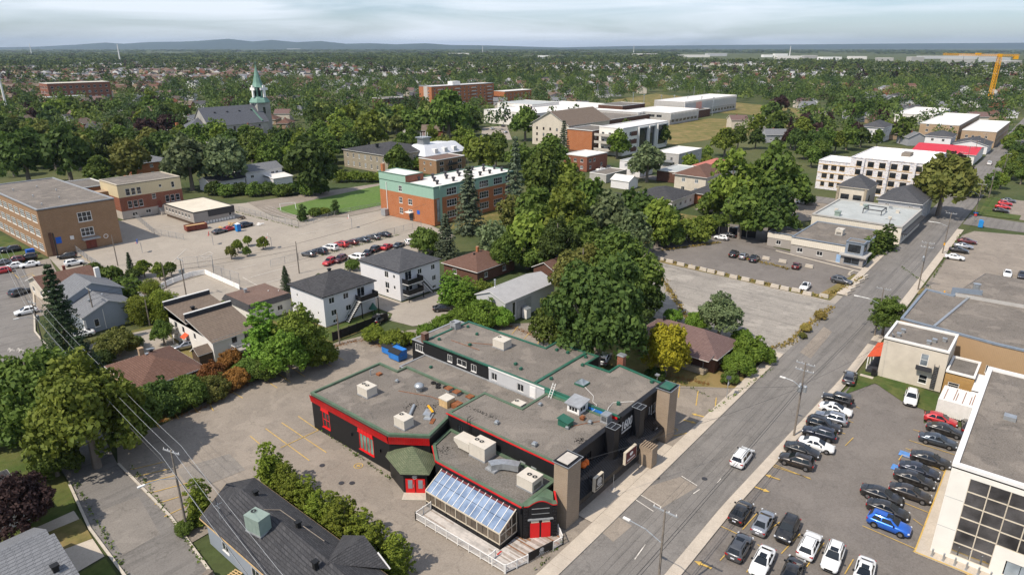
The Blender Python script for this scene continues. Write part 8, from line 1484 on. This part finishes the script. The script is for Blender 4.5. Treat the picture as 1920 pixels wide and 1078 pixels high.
def add_spots(x0, x1, y0, y1, dx, dy, ang, keep, types):
 c, s_ = math.cos(ang), math.sin(ang)
 for i in range(int((x1-x0)/dx)):
  for j in range(int((y1-y0)/dy)):
   lx = x0+i*dx+RND.uniform(-2, 2); ly = y0+j*dy*(1)+(5 if j % 2 else -5)+RND.uniform(-2, 2); p = CAM+fwd*lx*1.0+rgt*ly; x, y = p.x, p.y
   r = math.hypot(x-CAM.x, y-CAM.y); lat = abs(ly)/max(1, lx)
   if lat > .86 or not free(x, y, 14) or in_field(x, y) or RND.random() > keep(lx, ly, r): continue
   spots.append((r, x, y, RND.choice(types), ang+RND.choice((0, 1.5708))+RND.uniform(-.05, .05)))
wood = lambda lx, ly: vnoise(lx, ly, 260, 3) > .66
add_spots(390, 1150, -900, 950, 23, 27, YAW+math.pi/2, lambda a, b, r: 0 if wood(a, b) else .42 if r < 620 else .5, [0, 1, 2, 3, 4, 5, 0, 1])
add_spots(1150, 2300, -1900, 1500, 34, 30, YAW+math.pi/2, lambda a, b, r: 0 if wood(a, b) else .5, [0, 0, 2, 5, 3, 4])
add_spots(860, 1750, -1500, -420, 22, 17, YAW+math.pi/2, lambda a, b, r: .8 if not wood(a, b+900) else .1, [3, 4, 1, 5, 3])
spots.sort(); HOUSE_XY = []
for k, (r, x, y, ty, a) in enumerate(spots): HOUSE_XY.append((x, y))
HSET = {(int((x+i)//9), int((y+j)//9)) for x, y in HOUSE_XY[:500] for i in (-5, 5) for j in (-5, 5)}; near_spots = spots[:290]
for k, (r, x, y, ty, a) in enumerate(near_spots):
 q = copy_tree(PROTO[ty], None, (x, y, 0), a); v = Vector((x, y, 0))-CAM; side = v.dot(rgt)/v.dot(fwd)
 q['label'] = HN[ty]+(' in the suburb beyond the brown school' if side < -.5 else ' in the suburb behind the church' if side < -.15 else ' in the suburb behind the apartment block' if side < .15 else ' in the suburb beyond the modern school' if side < .5 else ' in the suburb up the street'); q['category'] = 'house'; q['group'] = 'suburban houses'
for o in PROTO:
 for c in list(o.children):
  for d in list(c.children): D.objects.remove(d)
  D.objects.remove(c)
 D.objects.remove(o)
m = MB(); RMAT = ['shingle_grey', 'shingle_brown', 'shingle_black', 'shingle_taupe', 'shingle_mauve', 'shingle_midgrey', 'siding_white', 'brick_tan', 'stucco_cream', 'brick_red']
for (r, x, y, ty, a) in spots[290:]:
 c, s_ = math.cos(a), math.sin(a); W, Lh, h = RND.uniform(4.5, 6), RND.uniform(5, 7), RND.uniform(3.5, 6.5); i = len(m.v); wm = [6, 7, 6, 9, 8, 6][ty]
 for (u, v, z) in ((-Lh,-W,0),(Lh,-W,0),(Lh,W,0),(-Lh,W,0),(-Lh,-W,h),(Lh,-W,h),(Lh,W,h),(-Lh,W,h),(-Lh,0,h+2.8),(Lh,0,h+2.8)): m.v.append((x+u*c-v*s_, y+u*s_+v*c, z))
 for f, mm in (((0,1,5,4), wm), ((1,2,6,9,5), wm), ((2,3,7,6), wm), ((3,0,4,8,7), wm), ((4,5,9,8), ty), ((6,7,8,9), ty)): m.f.append(tuple(i+k for k in f)); m.m.append(mm)
tag(m.build('distant_houses', RMAT), 'mass of small roofs of the distant suburb', 'houses', kind='stuff')
# trees of the far suburb as one mass, plus woods
def blobs(name, pts, mats, label, cat, nl):
 """pts: (x, y, width, height, material index)"""
 A = np.array(pts); n = len(A); base, bn = [], []
 P, Nn, H, T = crown_points('round', nl, .2); P[:, 2] /= H; q = NR.normal(size=Nn.shape); a = np.cross(Nn, q); a /= np.linalg.norm(a, axis=1)[:, None]; b = np.cross(Nn, a); s = .62/math.sqrt(nl)*1.55
 U = np.stack([P-a*s*.7, P-b*s*.55, P+a*s*.7, P+b*s*.55], 1).reshape(-1, 3); th = NR.uniform(0, 6.28, n); c, sn = np.cos(th), np.sin(th)
 V = np.empty((n, len(U), 3), np.float32); V[:, :, 0] = A[:, 0:1]+A[:, 2:3]*(U[None, :, 0]*c[:, None]-U[None, :, 1]*sn[:, None]); V[:, :, 1] = A[:, 1:2]+A[:, 2:3]*(U[None, :, 0]*sn[:, None]+U[None, :, 1]*c[:, None]); V[:, :, 2] = np.maximum(.1, U[None, :, 2])*A[:, 3:4]
 nf = n*nl; me = D.meshes.new(name); me.vertices.add(nf*4); me.vertices.foreach_set('co', V.ravel()); me.loops.add(nf*4); me.loops.foreach_set('vertex_index', np.arange(nf*4, dtype=np.int32)); me.polygons.add(nf); me.polygons.foreach_set('loop_start', np.arange(0, nf*4, 4, dtype=np.int32)); me.polygons.foreach_set('loop_total', np.full(nf, 4, np.int32))
 at = me.attributes.new('tint', 'FLOAT', 'FACE'); at.data.foreach_set('value', np.clip(np.repeat(NR.uniform(0, .8, n), nl)+NR.uniform(0, .25, nf), 0, 1).astype(np.float32))
 for k in mats: me.materials.append(MATS[k])
 me.polygons.foreach_set('material_index', np.repeat(A[:, 4].astype(np.int32), nl)); me.update(); tag(link(name, me), label, cat, kind='stuff')
LM = ['leaf_mid', 'leaf_dark', 'leaf_light', 'leaf_purple', 'leaf_olive', 'leaf_willow']; mid_t, far_t, dist_t = [(x, y, w, w*RND.uniform(.95, 1.3), LM.index(l)) for x, y, w, l in STUFF_TREES], [], []
def sprinkle(n, r0, r1, w, out, dens):
 k = 0
 while k < n:
  r = math.sqrt(RND.uniform(r0*r0, r1*r1)); t = RND.uniform(-.72, .72); lx, ly = r*math.cos(t), r*math.sin(t); p = CAM+fwd*lx+rgt*ly; k += 1
  if in_field(p.x, p.y) or not free(p.x, p.y, 8) or RND.random() > dens(lx, ly): continue
  if (int(p.x//9), int(p.y//9)) in HSET: continue
  W = RND.uniform(*w); out.append((p.x, p.y, W, W*RND.uniform(.85, 1.25), RND.choice((0, 0, 1, 1, 2, 2, 4, 3) if RND.random() < .3 else (0, 1, 2))))
sprinkle(4200, 450, 1150, (7, 15), mid_t, lambda a, b: 1 if wood(a, b) else .75)
sprinkle(10000, 1150, 2700, (8, 15), far_t, lambda a, b: 1 if wood(a, b) else (.25 if (b < -300 and a < 1750) else .5))
sprinkle(5200, 2600, 5200, (26, 60), dist_t, lambda a, b: 1 if vnoise(a, b, 420, 9) > .30 else .1); sprinkle(2600, 5200, 12500, (70, 170), dist_t, lambda a, b: 1 if vnoise(a, b, 900, 4) > .33 else .05)
dist_t = [(x, y, W, min(h, RND.uniform(10, 17)), k) for x, y, W, h, k in dist_t]
blobs('suburb_trees', mid_t, ['sub_mid', 'sub_dark', 'sub_light', 'leaf_purple', 'sub_mid', 'sub_light'], 'mass of leafy trees among the nearer suburb houses', 'trees', 115); LM = ['sub_mid', 'sub_dark', 'sub_light', 'leaf_purple', 'sub_mid']; blobs('far_trees', far_t, LM, 'mass of small trees over the far suburb', 'trees', 26); blobs('distant_woods', dist_t, LM, 'distant woods reaching to the horizon', 'woods', 26)
# warehouses of the far industrial estate
WH = [(1300, 108, 150, 40), (1345, 106, 90, 40), (1440, 108, 40, 30), (1465, 105, 60, 30), (1480, 112, 110, 40), (1520, 110, 60, 40), (1560, 114, 90, 40), (1610, 112, 70, 40), (1780, 111, 230, 60), (1800, 120, 120, 40), (1840, 108, 150, 50), (1870, 117, 110, 40), (1720, 116, 60, 30), (1660, 118, 50, 30), (1900, 122, 70, 30), (860, 105, 90, 30), (1210, 105, 110, 40), (1020, 112, 50, 20), (590, 92, 90, 30), (550, 93, 60, 30)]
WL = ['left end', 'centre', 'right end']
for k, (px, py, L, W) in enumerate(WH):
 p = G(px, py); s = MPP(p); L = max(50, L*s*.42); h = RND.uniform(11, 16)
 o = Bld('warehouse', 'long pale warehouse on the far industrial estate, '+('right of the crane mast' if px > 1865 else 'under the crane jib' if px > 1740 else 'left of the crane jib' if px > 1500 else 'above the modern school' if px > 1280 else 'on the far plain above the apartment block' if px > 800 else 'on the far plain above the church'), 'warehouse', (p.x, p.y), -50+RND.uniform(-8, 8), 'far warehouses'); P = rect(-L/2, L/2, 0, W)
 o.walls(P, 0, h, RND.choice(['stucco_white', 'metal_grey', 'stucco_grey', 'cover_white'])); o.flat(P, h, RND.choice(['roof_white', 'roof_white', 'roof_grey']), .5, .6, 'white_trim')
# hills at the horizon
def hills(name, prof, d0, depth):
 m = MB(); K = len(prof); rows = [(0, 0), (.25, .55), (.5, 1), (.75, .8), (1, .1)]
 for (t, s) in rows:
  for (px, hpx) in prof:
   u = (px-960)/FOC/math.cos(PITCH)*1.02; dd = d0+depth*t; p = CAM+(fwd*dd+rgt*(dd*u)); m.v.append((p.x, p.y, -20+s*(20+52+hpx*1.2*d0/FOC)*(1+.08*math.sin(px*.07+t*9))))
 for i in range(len(rows)-1):
  for j in range(K-1): a = i*K+j; m.f.append((a, a+1, a+K+1, a+K)); m.m.append(0)
 struct(name, m, 'hill_woods')
hp = [(-200, 0), (60, -2), (180, 0), (250, 3), (300, 6), (330, 4), (370, 8), (420, 7), (450, 10), (500, 11), (540, 9), (570, 10), (610, 7), (650, 9), (690, 4), (730, 6), (770, 3), (820, 6), (860, 2), (920, 2), (1000, 0), (1100, -3)]
hills('hills', hp, 15000, 4000); hills('low_ridge', [(1000, -2), (1150, 1), (1300, 2), (1450, 4), (1600, 5), (1700, 6), (1800, 7), (1880, 9), (1950, 8), (2100, 8)], 17000, 4000)
# tower crane, mast
cp = G(1853, 198); H = 43.5; t = thing('tower_crane', 'yellow tower crane with a long jib beyond the brick rows', 'crane', (cp.x, cp.y, 0), YAW)
def lattice(m, a, b, w, n, r=.12):
 a, b = Vector(a), Vector(b); d = (b-a).normalized(); x = d.cross(Vector((0, 0, 1)) if abs(d.z) < .9 else Vector((0, 1, 0))).normalized()*w/2; y = d.cross(x).normalized()*w/2; C = (x+y, x-y, -x-y, -x+y)
 for c in C: m.bar(a+c, b+c, r*1.6)
 for i in range(n):
  p, q = a.lerp(b, i/n), a.lerp(b, (i+1)/n)
  for k in range(4): m.bar(p+C[k], q+C[(k+1) % 4], r); m.bar(q+C[k], q+C[(k+1) % 4], r)
m = MB(); lattice(m, (0, 0, 0), (0, 0, H), 2.6, 18, .22); m.build('mast', 'crane_yellow', t); m = MB(); lattice(m, (-1, 0, H+1), (-52, 0, H+2), 1.6, 26, .16); m.build('jib', 'crane_yellow', t); m = MB(); lattice(m, (1, 0, H+1), (17, 0, H+1), 1.6, 8, .16); m.build('counter_jib', 'crane_yellow', t)
MB().box(13, 17, -1, 1, H-2.4, H+.6).build('counterweight', 'crane_yellow', t); MB().box(-1.5, 1.5, -1.3, 1.3, H-.6, H+2.2).build('slewing_head', 'crane_yellow', t); MB().box(-22.5, -18, -1, 1, H+1.4, H+3).build('trolley_box', 'crane_yellow', t); MB().tube([(-33, 0, H+.5), (-33, 0, H-12)], .12, 5).build('hoist_rope', 'wire', t)
p = G(16, 218); t = thing('telecom_mast', 'white telecom monopole at the upper left edge', 'mast', (p.x, p.y, 0)); MB().lathe([(.9, 0), (.75, 20), (.55, 38)], 12).build('pole', 'white_trim', t)
for k in range(9): a = k*2.1; MB().box(-.2, .2, -.15, .15, 0, 2.2).build('antenna', 'white_trim', t, (1.5*math.cos(a), 1.5*math.sin(a), 30+(k // 3)*2.8), a)
for k, (px, py, h, lb) in enumerate(((905, 100, 60, 'thin white stack on the far plain above the apartment block'), (1480, 108, 55, 'thin pale mast on the far plain above the unfinished block'), (60, 105, 70, 'thin mast on the far plain at the left'), (226, 118, 60, 'thin lattice mast on the far plain left of the church'), (1188, 100, 70, 'thin mast on the far plain right of the centre'))):
 p = G(px, py); t = thing('distant_mast', lb, 'mast', (p.x, p.y, 0)); MB().lathe([(3, 0), (2, h*.5), (1.2, h)], 6).build('shaft', 'white_trim', t)
# the air
hz = MB().box(-26000, 26000, -26000, 26000, -26, 270).build('haze', 'haze_air'); tag(hz, 'thin pale summer haze over the whole plain', 'haze', kind='stuff')
# ------------------------------------------------------------------ poles, wires, street furniture
def pole(label, x, y, h, arms=1, trans=0, lamp=None, az=0, name='utility_pole', r=.15, group='utility poles'):
 t = thing(name, label, 'pole', (x, y, 0), rad(az), group); MB().lathe([(r, 0), (r*.8, h*.6), (r*.6, h)], 8).build('shaft', 'wood_pole', t)
 for k in range(arms):
  z = h-.25-k*1.0; MB().box(-.06, .06, -1.25, 1.25, z-.06, z+.06).build('crossarm', 'galv_dull', t)
  for y_ in (-1.15, -.4, .5, 1.15): MB().lathe([(.04, z+.06), (.06, z+.14), (.03, z+.26)], 6, 0, (0, y_, 0)).build('insulator', 'white_trim', t)
 for k in range(trans):
  a = k*2.1+.6; MB().lathe([(.24, 0), (.27, .05), (.27, .85), (.2, .95), (.06, 1.0)], 10).build('transformer', 'galv', t, (.42*math.cos(a), .42*math.sin(a), h*.62))
 if lamp:
  L, a = lamp; d = Vector((math.cos(rad(a-az)), math.sin(rad(a-az)), 0)); z = h*.66; arm = MB().tube([(0, 0, z), d*(L*.5)+Vector((0, 0, z+.7)), d*L+Vector((0, 0, z+.8))], .045, 6).build('lamp_arm', 'galv', t); e = d*(L+.3); MB().obox((e.x, e.y), d, .75, .26, z+.72, z+.86).build('lamp_head', 'white_trim', arm)
 return t
def wire(label, pts, r=.022, sag=.03, mat='wire', group='overhead wires'):
 P = []
 for a, b in zip(pts, pts[1:]):
  a, b = Vector(a), Vector(b); L = (b-a).length
  for i in range(9): t = i/8; P.append(a.lerp(b, t)-Vector((0, 0, 4*sag*L*.35*t*(1-t))))
 tag(MB().tube(P, r, 4).build('overhead_wire', mat), label, 'wire', group)
SP = [(36.4, -13.4, 11.6, 2, 3, (2.4, 90), 'wooden utility pole with three transformers beside the right-hand lot'), (82, -13.4, 9.8, 1, 0, (4.0, 95), 'wooden pole with a long lamp arm by the street tree'), (116, -14.6, 11.4, 2, 2, None, 'utility pole with two transformers on the small grass island'), (152.6, -13.8, 11.2, 1, 0, (4.0, 95), 'dark leaning pole with a lamp arm and yellow marker'), (206, -14.6, 11, 1, 0, (3, 95), 'utility pole at the far corner of the crossing'), (244, -14.4, 11, 1, 1, None, 'utility pole beside the corner lawn'), (290, -14, 11, 1, 0, None, 'first far pole right of the street'), (340, -13.6, 11, 1, 0, None, 'second far pole right of the street'), (400, -13.2, 11, 1, 0, None, 'third far pole right of the street')]
lq = G(1175, 972, 8.4); pole('lamp pole reaching over the street at the lower edge', lq.x, -13.3, 11.5, 1, 0, (max(1, lq.y+13.3-.3), 90))
for x, y, h, a, tr, lp, lb in SP: pole(lb, x, y, h, a, tr, lp)
for k, (x, y, h) in enumerate(((147, -1.0, 8.6), (272, 1.2, 10), (290, 1.2, 10), (312, 1.6, 10), (338, 2, 10), (372, 2.2, 10))): pole(['pole in front of the grey flat shop'][0] if k == 0 else ['', 'first pole of the row left of the far street', 'second pole of the row left of the far street', 'third pole of the row left of the far street', 'fourth pole of the row left of the far street', 'fifth pole of the row left of the far street'][k], x, y, h, 1)
MB().lathe([(.2, 2.4), (.2, 3.0)], 8).build('yellow_marker', 'crane_yellow', [o for o in D.objects if o.get('label', '').startswith('dark leaning')][0])
pts = [(-60, -13.0, 11.2)]+[(q[0], q[1], q[2]) for q in SP]
for k, (dy, dz, lb) in enumerate(((-1.1, 0, 'outer'), (-.4, 0, 'inner'), (.5, 0, 'street-side'), (1.1, 0, 'outermost street-side'), (0, -3.4, 'thick lower'), (.1, -4.2, 'lowest thick'))): wire(lb+' wire of the pole line on the right of the street', [(x, y+dy, z+dz) for x, y, z in pts], .011 if k < 4 else .03)
for (a, b, lb) in (((36.4, -13.4, 8), (26, 1, 7), 'service wire from the transformer pole to the black building'), ((36.4, -13.4, 8.2), (64.6, -18.4, 6.4), 'service wire from the transformer pole to the cream house'), ((36.4, -13.4, 7.8), (2.2, .4, 7.6), 'service wire across the street to the near brick tower')): wire(lb, [a, b])
q2 = G(165, 684, 10.6); LP = [(-28.3, 33.0, 10.8), (q2.x, q2.y, 10.6), (-22.5, 99.9, 9.8)]
pole('leaning wooden pole with a lamp arm at the left kerb of the lot', *LP[0], 1, 0, (3.2, 175), 15); pole('wooden pole rising out of the left maples', *LP[1], 2, 0, None, 15); pole('wooden pole on the grass strip of the left street', *LP[2], 1, 1, (2.5, 170), 10)
for k, o_ in enumerate((-1.1, .1, 1.1)): wire(['left', 'middle', 'right'][k]+' wire of the pole line over the left street', [(-34+o_, -12, 10.6)]+[(x+o_, y, z) for x, y, z in LP]+[(-16+o_, 140, 10)], .016, .03, 'wire_light')
wire('thick cable bundle of the left pole line', [(-34, -12, 7.2)]+[(x, y, z-3.2) for x, y, z in LP]+[(-16, 140, 7)], .045)
for a in (('wooden pole in front of the grey gabled house', 183, 618, 8.6, 1, 0), ('wooden pole with grey transformers at the rink', 350, 558, 9.0, 1, 2), ('bare pole beside the brown school yard', 221, 498, 8.0, 0, 0), ('bare pole behind the left duplex', 561, 512, 8.0, 0, 0), ('wooden pole at the black fence of the lot', 637, 645, 6.2, 0, 0), ('short pole with a lamp beside the clipped hedge', 281, 609, 5.4, 0, 0), ('thin pole at the small rink hedge', 312, 540, 6, 0, 0), ('pole in front of the orange school', 956, 440, 8, 0, 0)): p = G(a[1], a[2]); pole(a[0], p.x, p.y, a[3], a[4], a[5])
a, b, c = G(183, 618), G(350, 558), G(561, 512); wire('wire from the grey house pole to the rink pole', [(a.x, a.y, 7), (b.x, b.y, 7.6), (c.x, c.y, 7)], .03); wire('lower wire from the grey house pole to the rink pole', [(a.x, a.y, 6.2), (b.x, b.y, 6.6), (c.x, c.y, 6)], .03); wire('wire from the school pole to the orange school', [(c.x, c.y, 7.4), (84, 113, 7)], .03)
# concrete barrier blocks of the gravel lot
bm = MB(); bm.prism(rect(-.95, .95, -.35, .35), 0, .35).prism(rect(-.9, .9, -.22, .22), .35, .78); bmesh_block = bm.mesh('block', 'curb_concrete'); bx = [(105,338),(148,350),(203,365),(259,379),(316,391),(355,400),(404,412),(467,428),(527,440),(599,457),(674,475),(723,486),(779,495),(836,512),(918,524),(1040,510),(1057,493),(1081,471),(1102,450),(1127,430),(1054,410),(630,335),(713,350),(845,375)]
num = 'first second third fourth fifth sixth seventh eighth ninth tenth eleventh twelfth thirteenth fourteenth fifteenth'.split()
for k, (x, y) in enumerate(bx):
 p = G(x/2.667+1200, y/2.667+361); o = tag(link('concrete_barrier', bmesh_block, None, (p.x, p.y, 0), rad(-90 if k < 15 or k > 20 else -12)+RND.uniform(-.12, .12)), (num[k]+' concrete block of the outer row, counted from the trees') if k < 15 else (num[k-15]+' concrete block of the street-side row, counted from the outer corner') if k < 21 else num[k-21]+' concrete block of the inner row, counted from the parked cars', 'barrier', 'concrete blocks of the gravel lot')
# fences
def chain_fence(label, pts, h=1.8, step=3.0):
 t = thing('chain_link_fence', label, 'fence', (0, 0, 0), 0, 'chain-link fences')
 for a, b in zip(pts, pts[1:]):
  a, b = Vector(a), Vector(b); n = max(1, int((b-a).length/step));
  for k in range(n+1): p = a.lerp(b, k/n); MB().lathe([(.05, 0), (.05, h)], 6).build('post', 'galv_dull', t, (p.x, p.y, 0))
  w = MB()
  for k in range(1, 12): w.bar((*a, h*k/12), (*b, h*k/12), .012)
  L = (b-a).length; q = int(L/.5)
  for k in range(q): p = a.lerp(b, k/q); w.box(p.x-.006, p.x+.006, p.y-.006, p.y+.006, .1, h)
  o = w.build('wire_mesh', 'galv_dull', t); MB().bar((*a, h), (*b, h), .045).build('top_rail', 'galv_dull', t)
PG = lambda *q: [tuple(G(*p)[:2]) for p in q]
chain_fence('chain-link fence between the school yard and parking rows', PG((508, 500), (560, 487), (740, 438), (790, 425))); chain_fence('chain-link fence round the construction corner of the yard', PG((255, 410), (290, 440), (345, 450))); chain_fence('chain-link fence along the turf field', PG((430, 392), (500, 410), (560, 426))); chain_fence('chain-link fence below the brown school door', PG((140, 470), (165, 490), (190, 505))); chain_fence('tall chain-link fence behind the rink', PG((345, 505), (400, 500), (402, 520), (450, 535)), 3); chain_fence('chain-link fence along the turf toward the orange school', PG((560, 426), (640, 400), (742, 383)), 1.4)
t = thing('black_panel_fence', 'black panel fence between the lot and the left duplex', 'fence')
for k in range(7): MB().box(13.9+k*1.9, 15.7+k*1.9, 63.75, 63.85, .05, 1.8).build('panel', 'black_metal', t); MB().box(13.8+k*1.9, 13.92+k*1.9, 63.7, 63.9, 0, 1.95).build('post', 'black_metal', t)
rp = PG((292, 548), (300, 542), (325, 530), (360, 518), (385, 514), (398, 520), (450, 543)); t = thing('rink_boards', 'white boards of the outdoor rink behind the stepped-roof house', 'rink boards')
for a, b in zip(rp, rp[1:]): n = max(1, int((Vector(b)-Vector(a)).length/2.4)); [MB().bar((*Vector(a).lerp(Vector(b), k/n), .6), (*Vector(a).lerp(Vector(b), (k+.97)/n), .6), .12, 1.15).build('board_panel', 'cover_white', t) for k in range(n)]
for (lb, px, py, c, h) in (('basketball hoop with a white backboard beside the parking rows', 660, 428, 'white_paint', 3.6), ('basketball hoop with a white backboard by the yard trees', 510, 466, 'white_paint', 3.6), ('blue and red hoop stand left in the school yard', 267, 474, 'plastic_blue', 3.2), ('red and blue hoop stand by the yard construction', 400, 459, 'red_paint', 3.2)):
 p = G(px, py); t = thing('hoop_stand', lb, 'basketball hoop', (p.x, p.y, 0), rad(150)); MB().tube([(0, 0, 0), (0, 0, h-.5), (.7, 0, h)], .07, 6).build('pole', 'galv_dull', t); MB().box(.7, .76, -.85, .85, h-.5, h+.6).build('backboard', c, t); MB().lathe([(.22, h-.4), (.22, h-.36)], 10, 0, (1.0, 0, 0)).build('ring', 'red_paint', t)
p = G(540, 392); t = thing('soccer_goal', 'white soccer goal on the turf field', 'goal', (p.x, p.y, 0), rad(65)); m = MB(); m.bar((0, -2.5, 0), (0, -2.5, 2), .12).bar((0, 2.5, 0), (0, 2.5, 2), .12).bar((0, -2.5, 2), (0, 2.5, 2), .12).bar((0, -2.5, 2), (-1.4, -2.5, 0), .08).bar((0, 2.5, 2), (-1.4, 2.5, 0), .08); m.build('frame', 'white_paint', t)
p = G(1362, 746); t = thing('solar_sign', 'street sign with a small solar panel on the left pavement edge', 'sign', (p.x, p.y, 0)); MB().tube([(0, 0, 0), (0, 0, 3.4)], .05, 6).build('pole', 'galv_dull', t); MB().bar((-.4, -.1, 3.5), (.4, .1, 3.7), .7, .05).build('solar_panel', 'steel_dark', t); MB().box(-.25, .25, -.06, -.03, 2.3, 2.8).build('plate', 'white_trim', t)
p = G(1305, 728); t = thing('lot_lamp', 'small square lamp post behind the rear edge of the black building', 'lamp post', (p.x-8, p.y+3, 0)); MB().tube([(0, 0, 0), (0, 0, 4.5)], .05, 6).build('pole', 'galv_dull', t); MB().box(-.3, .3, -.3, .3, 4.5, 4.7).build('lamp_head', 'galv', t)
def hydrant(lb, px, py, mat): p = G(px, py); t = thing('fire_hydrant', lb, 'hydrant', (p.x, p.y, 0)); MB().lathe([(.18, 0), (.14, .1), (.14, .6), (.18, .62), (.1, .8), (.03, .86)], 10).build('barrel', mat, t); MB().box(-.24, .24, -.07, .07, .42, .56).build('outlet', mat, t)
hydrant('red hydrant with a yellow flag in the weeds by the street', 1517, 619, 'red_paint'); hydrant('yellow hydrant behind the big flat roof', 1770, 552, 'crane_yellow')
p = G(1517, 619); tag(MB().tube([(p.x, p.y+.2, .0), (p.x, p.y+.2, 1.9)], .04, 5).build('marker_flag', 'crane_yellow'), 'thin yellow marker rod beside the red hydrant', 'marker')
p = G(1838, 426); t = thing('donation_bin', 'light blue donation bin at the crossing', 'bin', (p.x, p.y, 0)); MB().prism(rect(-.7, .7, -.6, .6), .05, 1.9).build('box', 'plastic_cyan', t); MB().prism(rect(-.7, .7, -.3, .6), 1.9, 2.2).build('hood', 'plastic_cyan', t)
p = G(1826, 416); t = thing('stop_sign', 'red stop sign with a blue street plate at the crossing', 'sign', (p.x, p.y, 0), rad(180)); MB().tube([(0, 0, 0), (0, 0, 3.0)], .04, 6).build('pole', 'galv', t); MB().lathe([(.4, 0), (.4, .03)], 8).build('plate', 'red_paint', t, (-.05, 0, 2.2)).rotation_euler = (0, math.pi/2, 0); MB().box(-.03, .03, -.6, .6, 2.75, 3.0).build('street_plate', 'plastic_blue', t)
for k, (px, py, w, lf) in enumerate(((1538, 588, 26, 'leaf_dry'), (1512, 613, 24, 'leaf_dry'), (1505, 628, 18, 'leaf_olive'))): tree(px, py, w, 'bush', lf, ['straw-coloured weed clump at the gravel road mouth', 'straw-coloured weed clump around the red hydrant', 'green weed tuft in front of the red hydrant'][k], 'weed clumps')
p = G(1728, 620);
struct('grass_island', MB().prism([(113.5, -15.8), (118.5, -15.8), (118.5, -14.3), (113.5, -14.3)], 0, .1), 'lawn_dry')
for k in range(26):
 q = (RND.uniform(178, 238), RND.uniform(268, 288)); p = G(*q); tag(MB().box(-.45, .45, -.15, .15, 0, RND.uniform(1, 2.2)).prism(rect(-.6, .6, -.3, .3), 0, .15).build('gravestone', 'granite', None, (p.x, p.y, 0), RND.uniform(-.2, .2)), 'upright granite gravestone in the cemetery below the brick house', 'gravestone', 'gravestones')
house('cemetery_house', 'brick house with a grey roof above the cemetery', 58, 74, 262, 274, 6.4, 'brick_orange', 'shingle_midgrey', 'hip', 2.2, .6, (3, (1.2, 4.2), 1.3, 1.3), (3, (1.2, 4.2), 1.3, 1.3)); house('red_institution', 'large red brick building with a cream top storey in the far left trees', 182, 240, 768, 792, 17, 'brick_red', 'roof_cream', 'flat', 0, 0, (10, (2, 7, 12), 2.4, 2.4), (5, (2, 7, 12), 2.4, 2.4), cat='building'); house('cream_row', 'low cream building in front of the large red brick one', 160, 192, 700, 714, 8, 'cream_panel', 'roof_grey', 'flat', 0, 0, (8, (1.5, 3.8), 1.4, 1.3), cat='building')
for k, (px, py) in enumerate(((1186, 205), (1206, 210), (1238, 212), (1262, 212), (1287, 214), (1313, 216), (1335, 218), (1300, 190), (1150, 182), (1120, 184))): p = G(px, py); tag(MB().tube([(p.x, p.y, 0), (p.x, p.y, 14)], .25, 6).bar((p.x-1, p.y, 14), (p.x+1, p.y, 14), .5).build('field_light_mast', 'galv'), 'tall light mast on the playing fields behind the white modern flats', 'light mast', 'field light masts')
t = thing('roof_poster', None, None) if False else None
# weeds, dry grass tufts and leaf litter along edges: nobody could count them
def tufts(name, label, lines_, n, spread, size, leaf, flat=False):
 P = []
 for a, b in lines_:
  a, b = G(*a), G(*b); k = max(4, int(n*(b-a).length))
  t = NR.uniform(0, 1, k); d = (b-a); nn = np.array([-d.y, d.x])/max(.01, d.length); o = NR.normal(0, spread, k)*(NR.uniform(0, 1, k)**.5); keep = NR.uniform(0, 1, k) < .35+.65*np.sin(t*37)**2
  q = np.stack([a.x+d.x*t+nn[0]*o, a.y+d.y*t+nn[1]*o, NR.uniform(.01, .03 if flat else .3, k)], 1); P.append(q[keep])
 P = np.concatenate(P); N_ = unit(len(P))*(.25 if flat else .8)+np.array([0, 0, 1.0 if flat else .15]); N_ /= np.linalg.norm(N_, axis=1)[:, None]; me = leaf_mesh(name, P, N_, NR.uniform(.6, 1.4, len(P))*size, NR.uniform(0, 1, len(P))); me.materials.clear(); me.materials.append(MATS[leaf]); tag(link(name, me), label, 'weeds', kind='stuff')
E1 = [((1240, 487), (1440, 533)), ((1440, 533), (1545, 558)), ((1545, 558), (1620, 520)), ((1370, 478), (1480, 505)), ((1350, 455), (1240, 470)), ((1480, 640), (1560, 575)), ((1290, 600), (1240, 520)), ((1440, 655), (1490, 640))]
tufts('dry_weeds', 'straw-coloured weeds along the barriers and gravel lot edges', E1, 26, .5, .3, 'leaf_dry'); tufts('green_weeds', 'green weeds along lot edges and kerbs', [((245, 870), (395, 1075)), ((140, 905), (240, 1078)), ((600, 805), (735, 900)), ((700, 1010), (780, 1075)), ((1450, 690), (1330, 775)), ((1750, 520), (1800, 440)), ((1330, 745), (1270, 715)), ((1690, 500), (1745, 540)), ((430, 395), (560, 428)), ((750, 440), (600, 480)), ((1000, 1075), (1060, 1010))]+E1[:3], 9, .22, .2, 'leaf_mid')
tufts('leaf_litter', 'brown leaf litter along the hedge of the lot', [((270, 800), (380, 765)), ((380, 765), (490, 705)), ((490, 705), (640, 645)), ((640, 645), (700, 632)), ((700, 645), (760, 660)), ((940, 605), (1030, 640)), ((1240, 700), (1330, 720))], 60, .55, .13, 'leaf_rust', True)
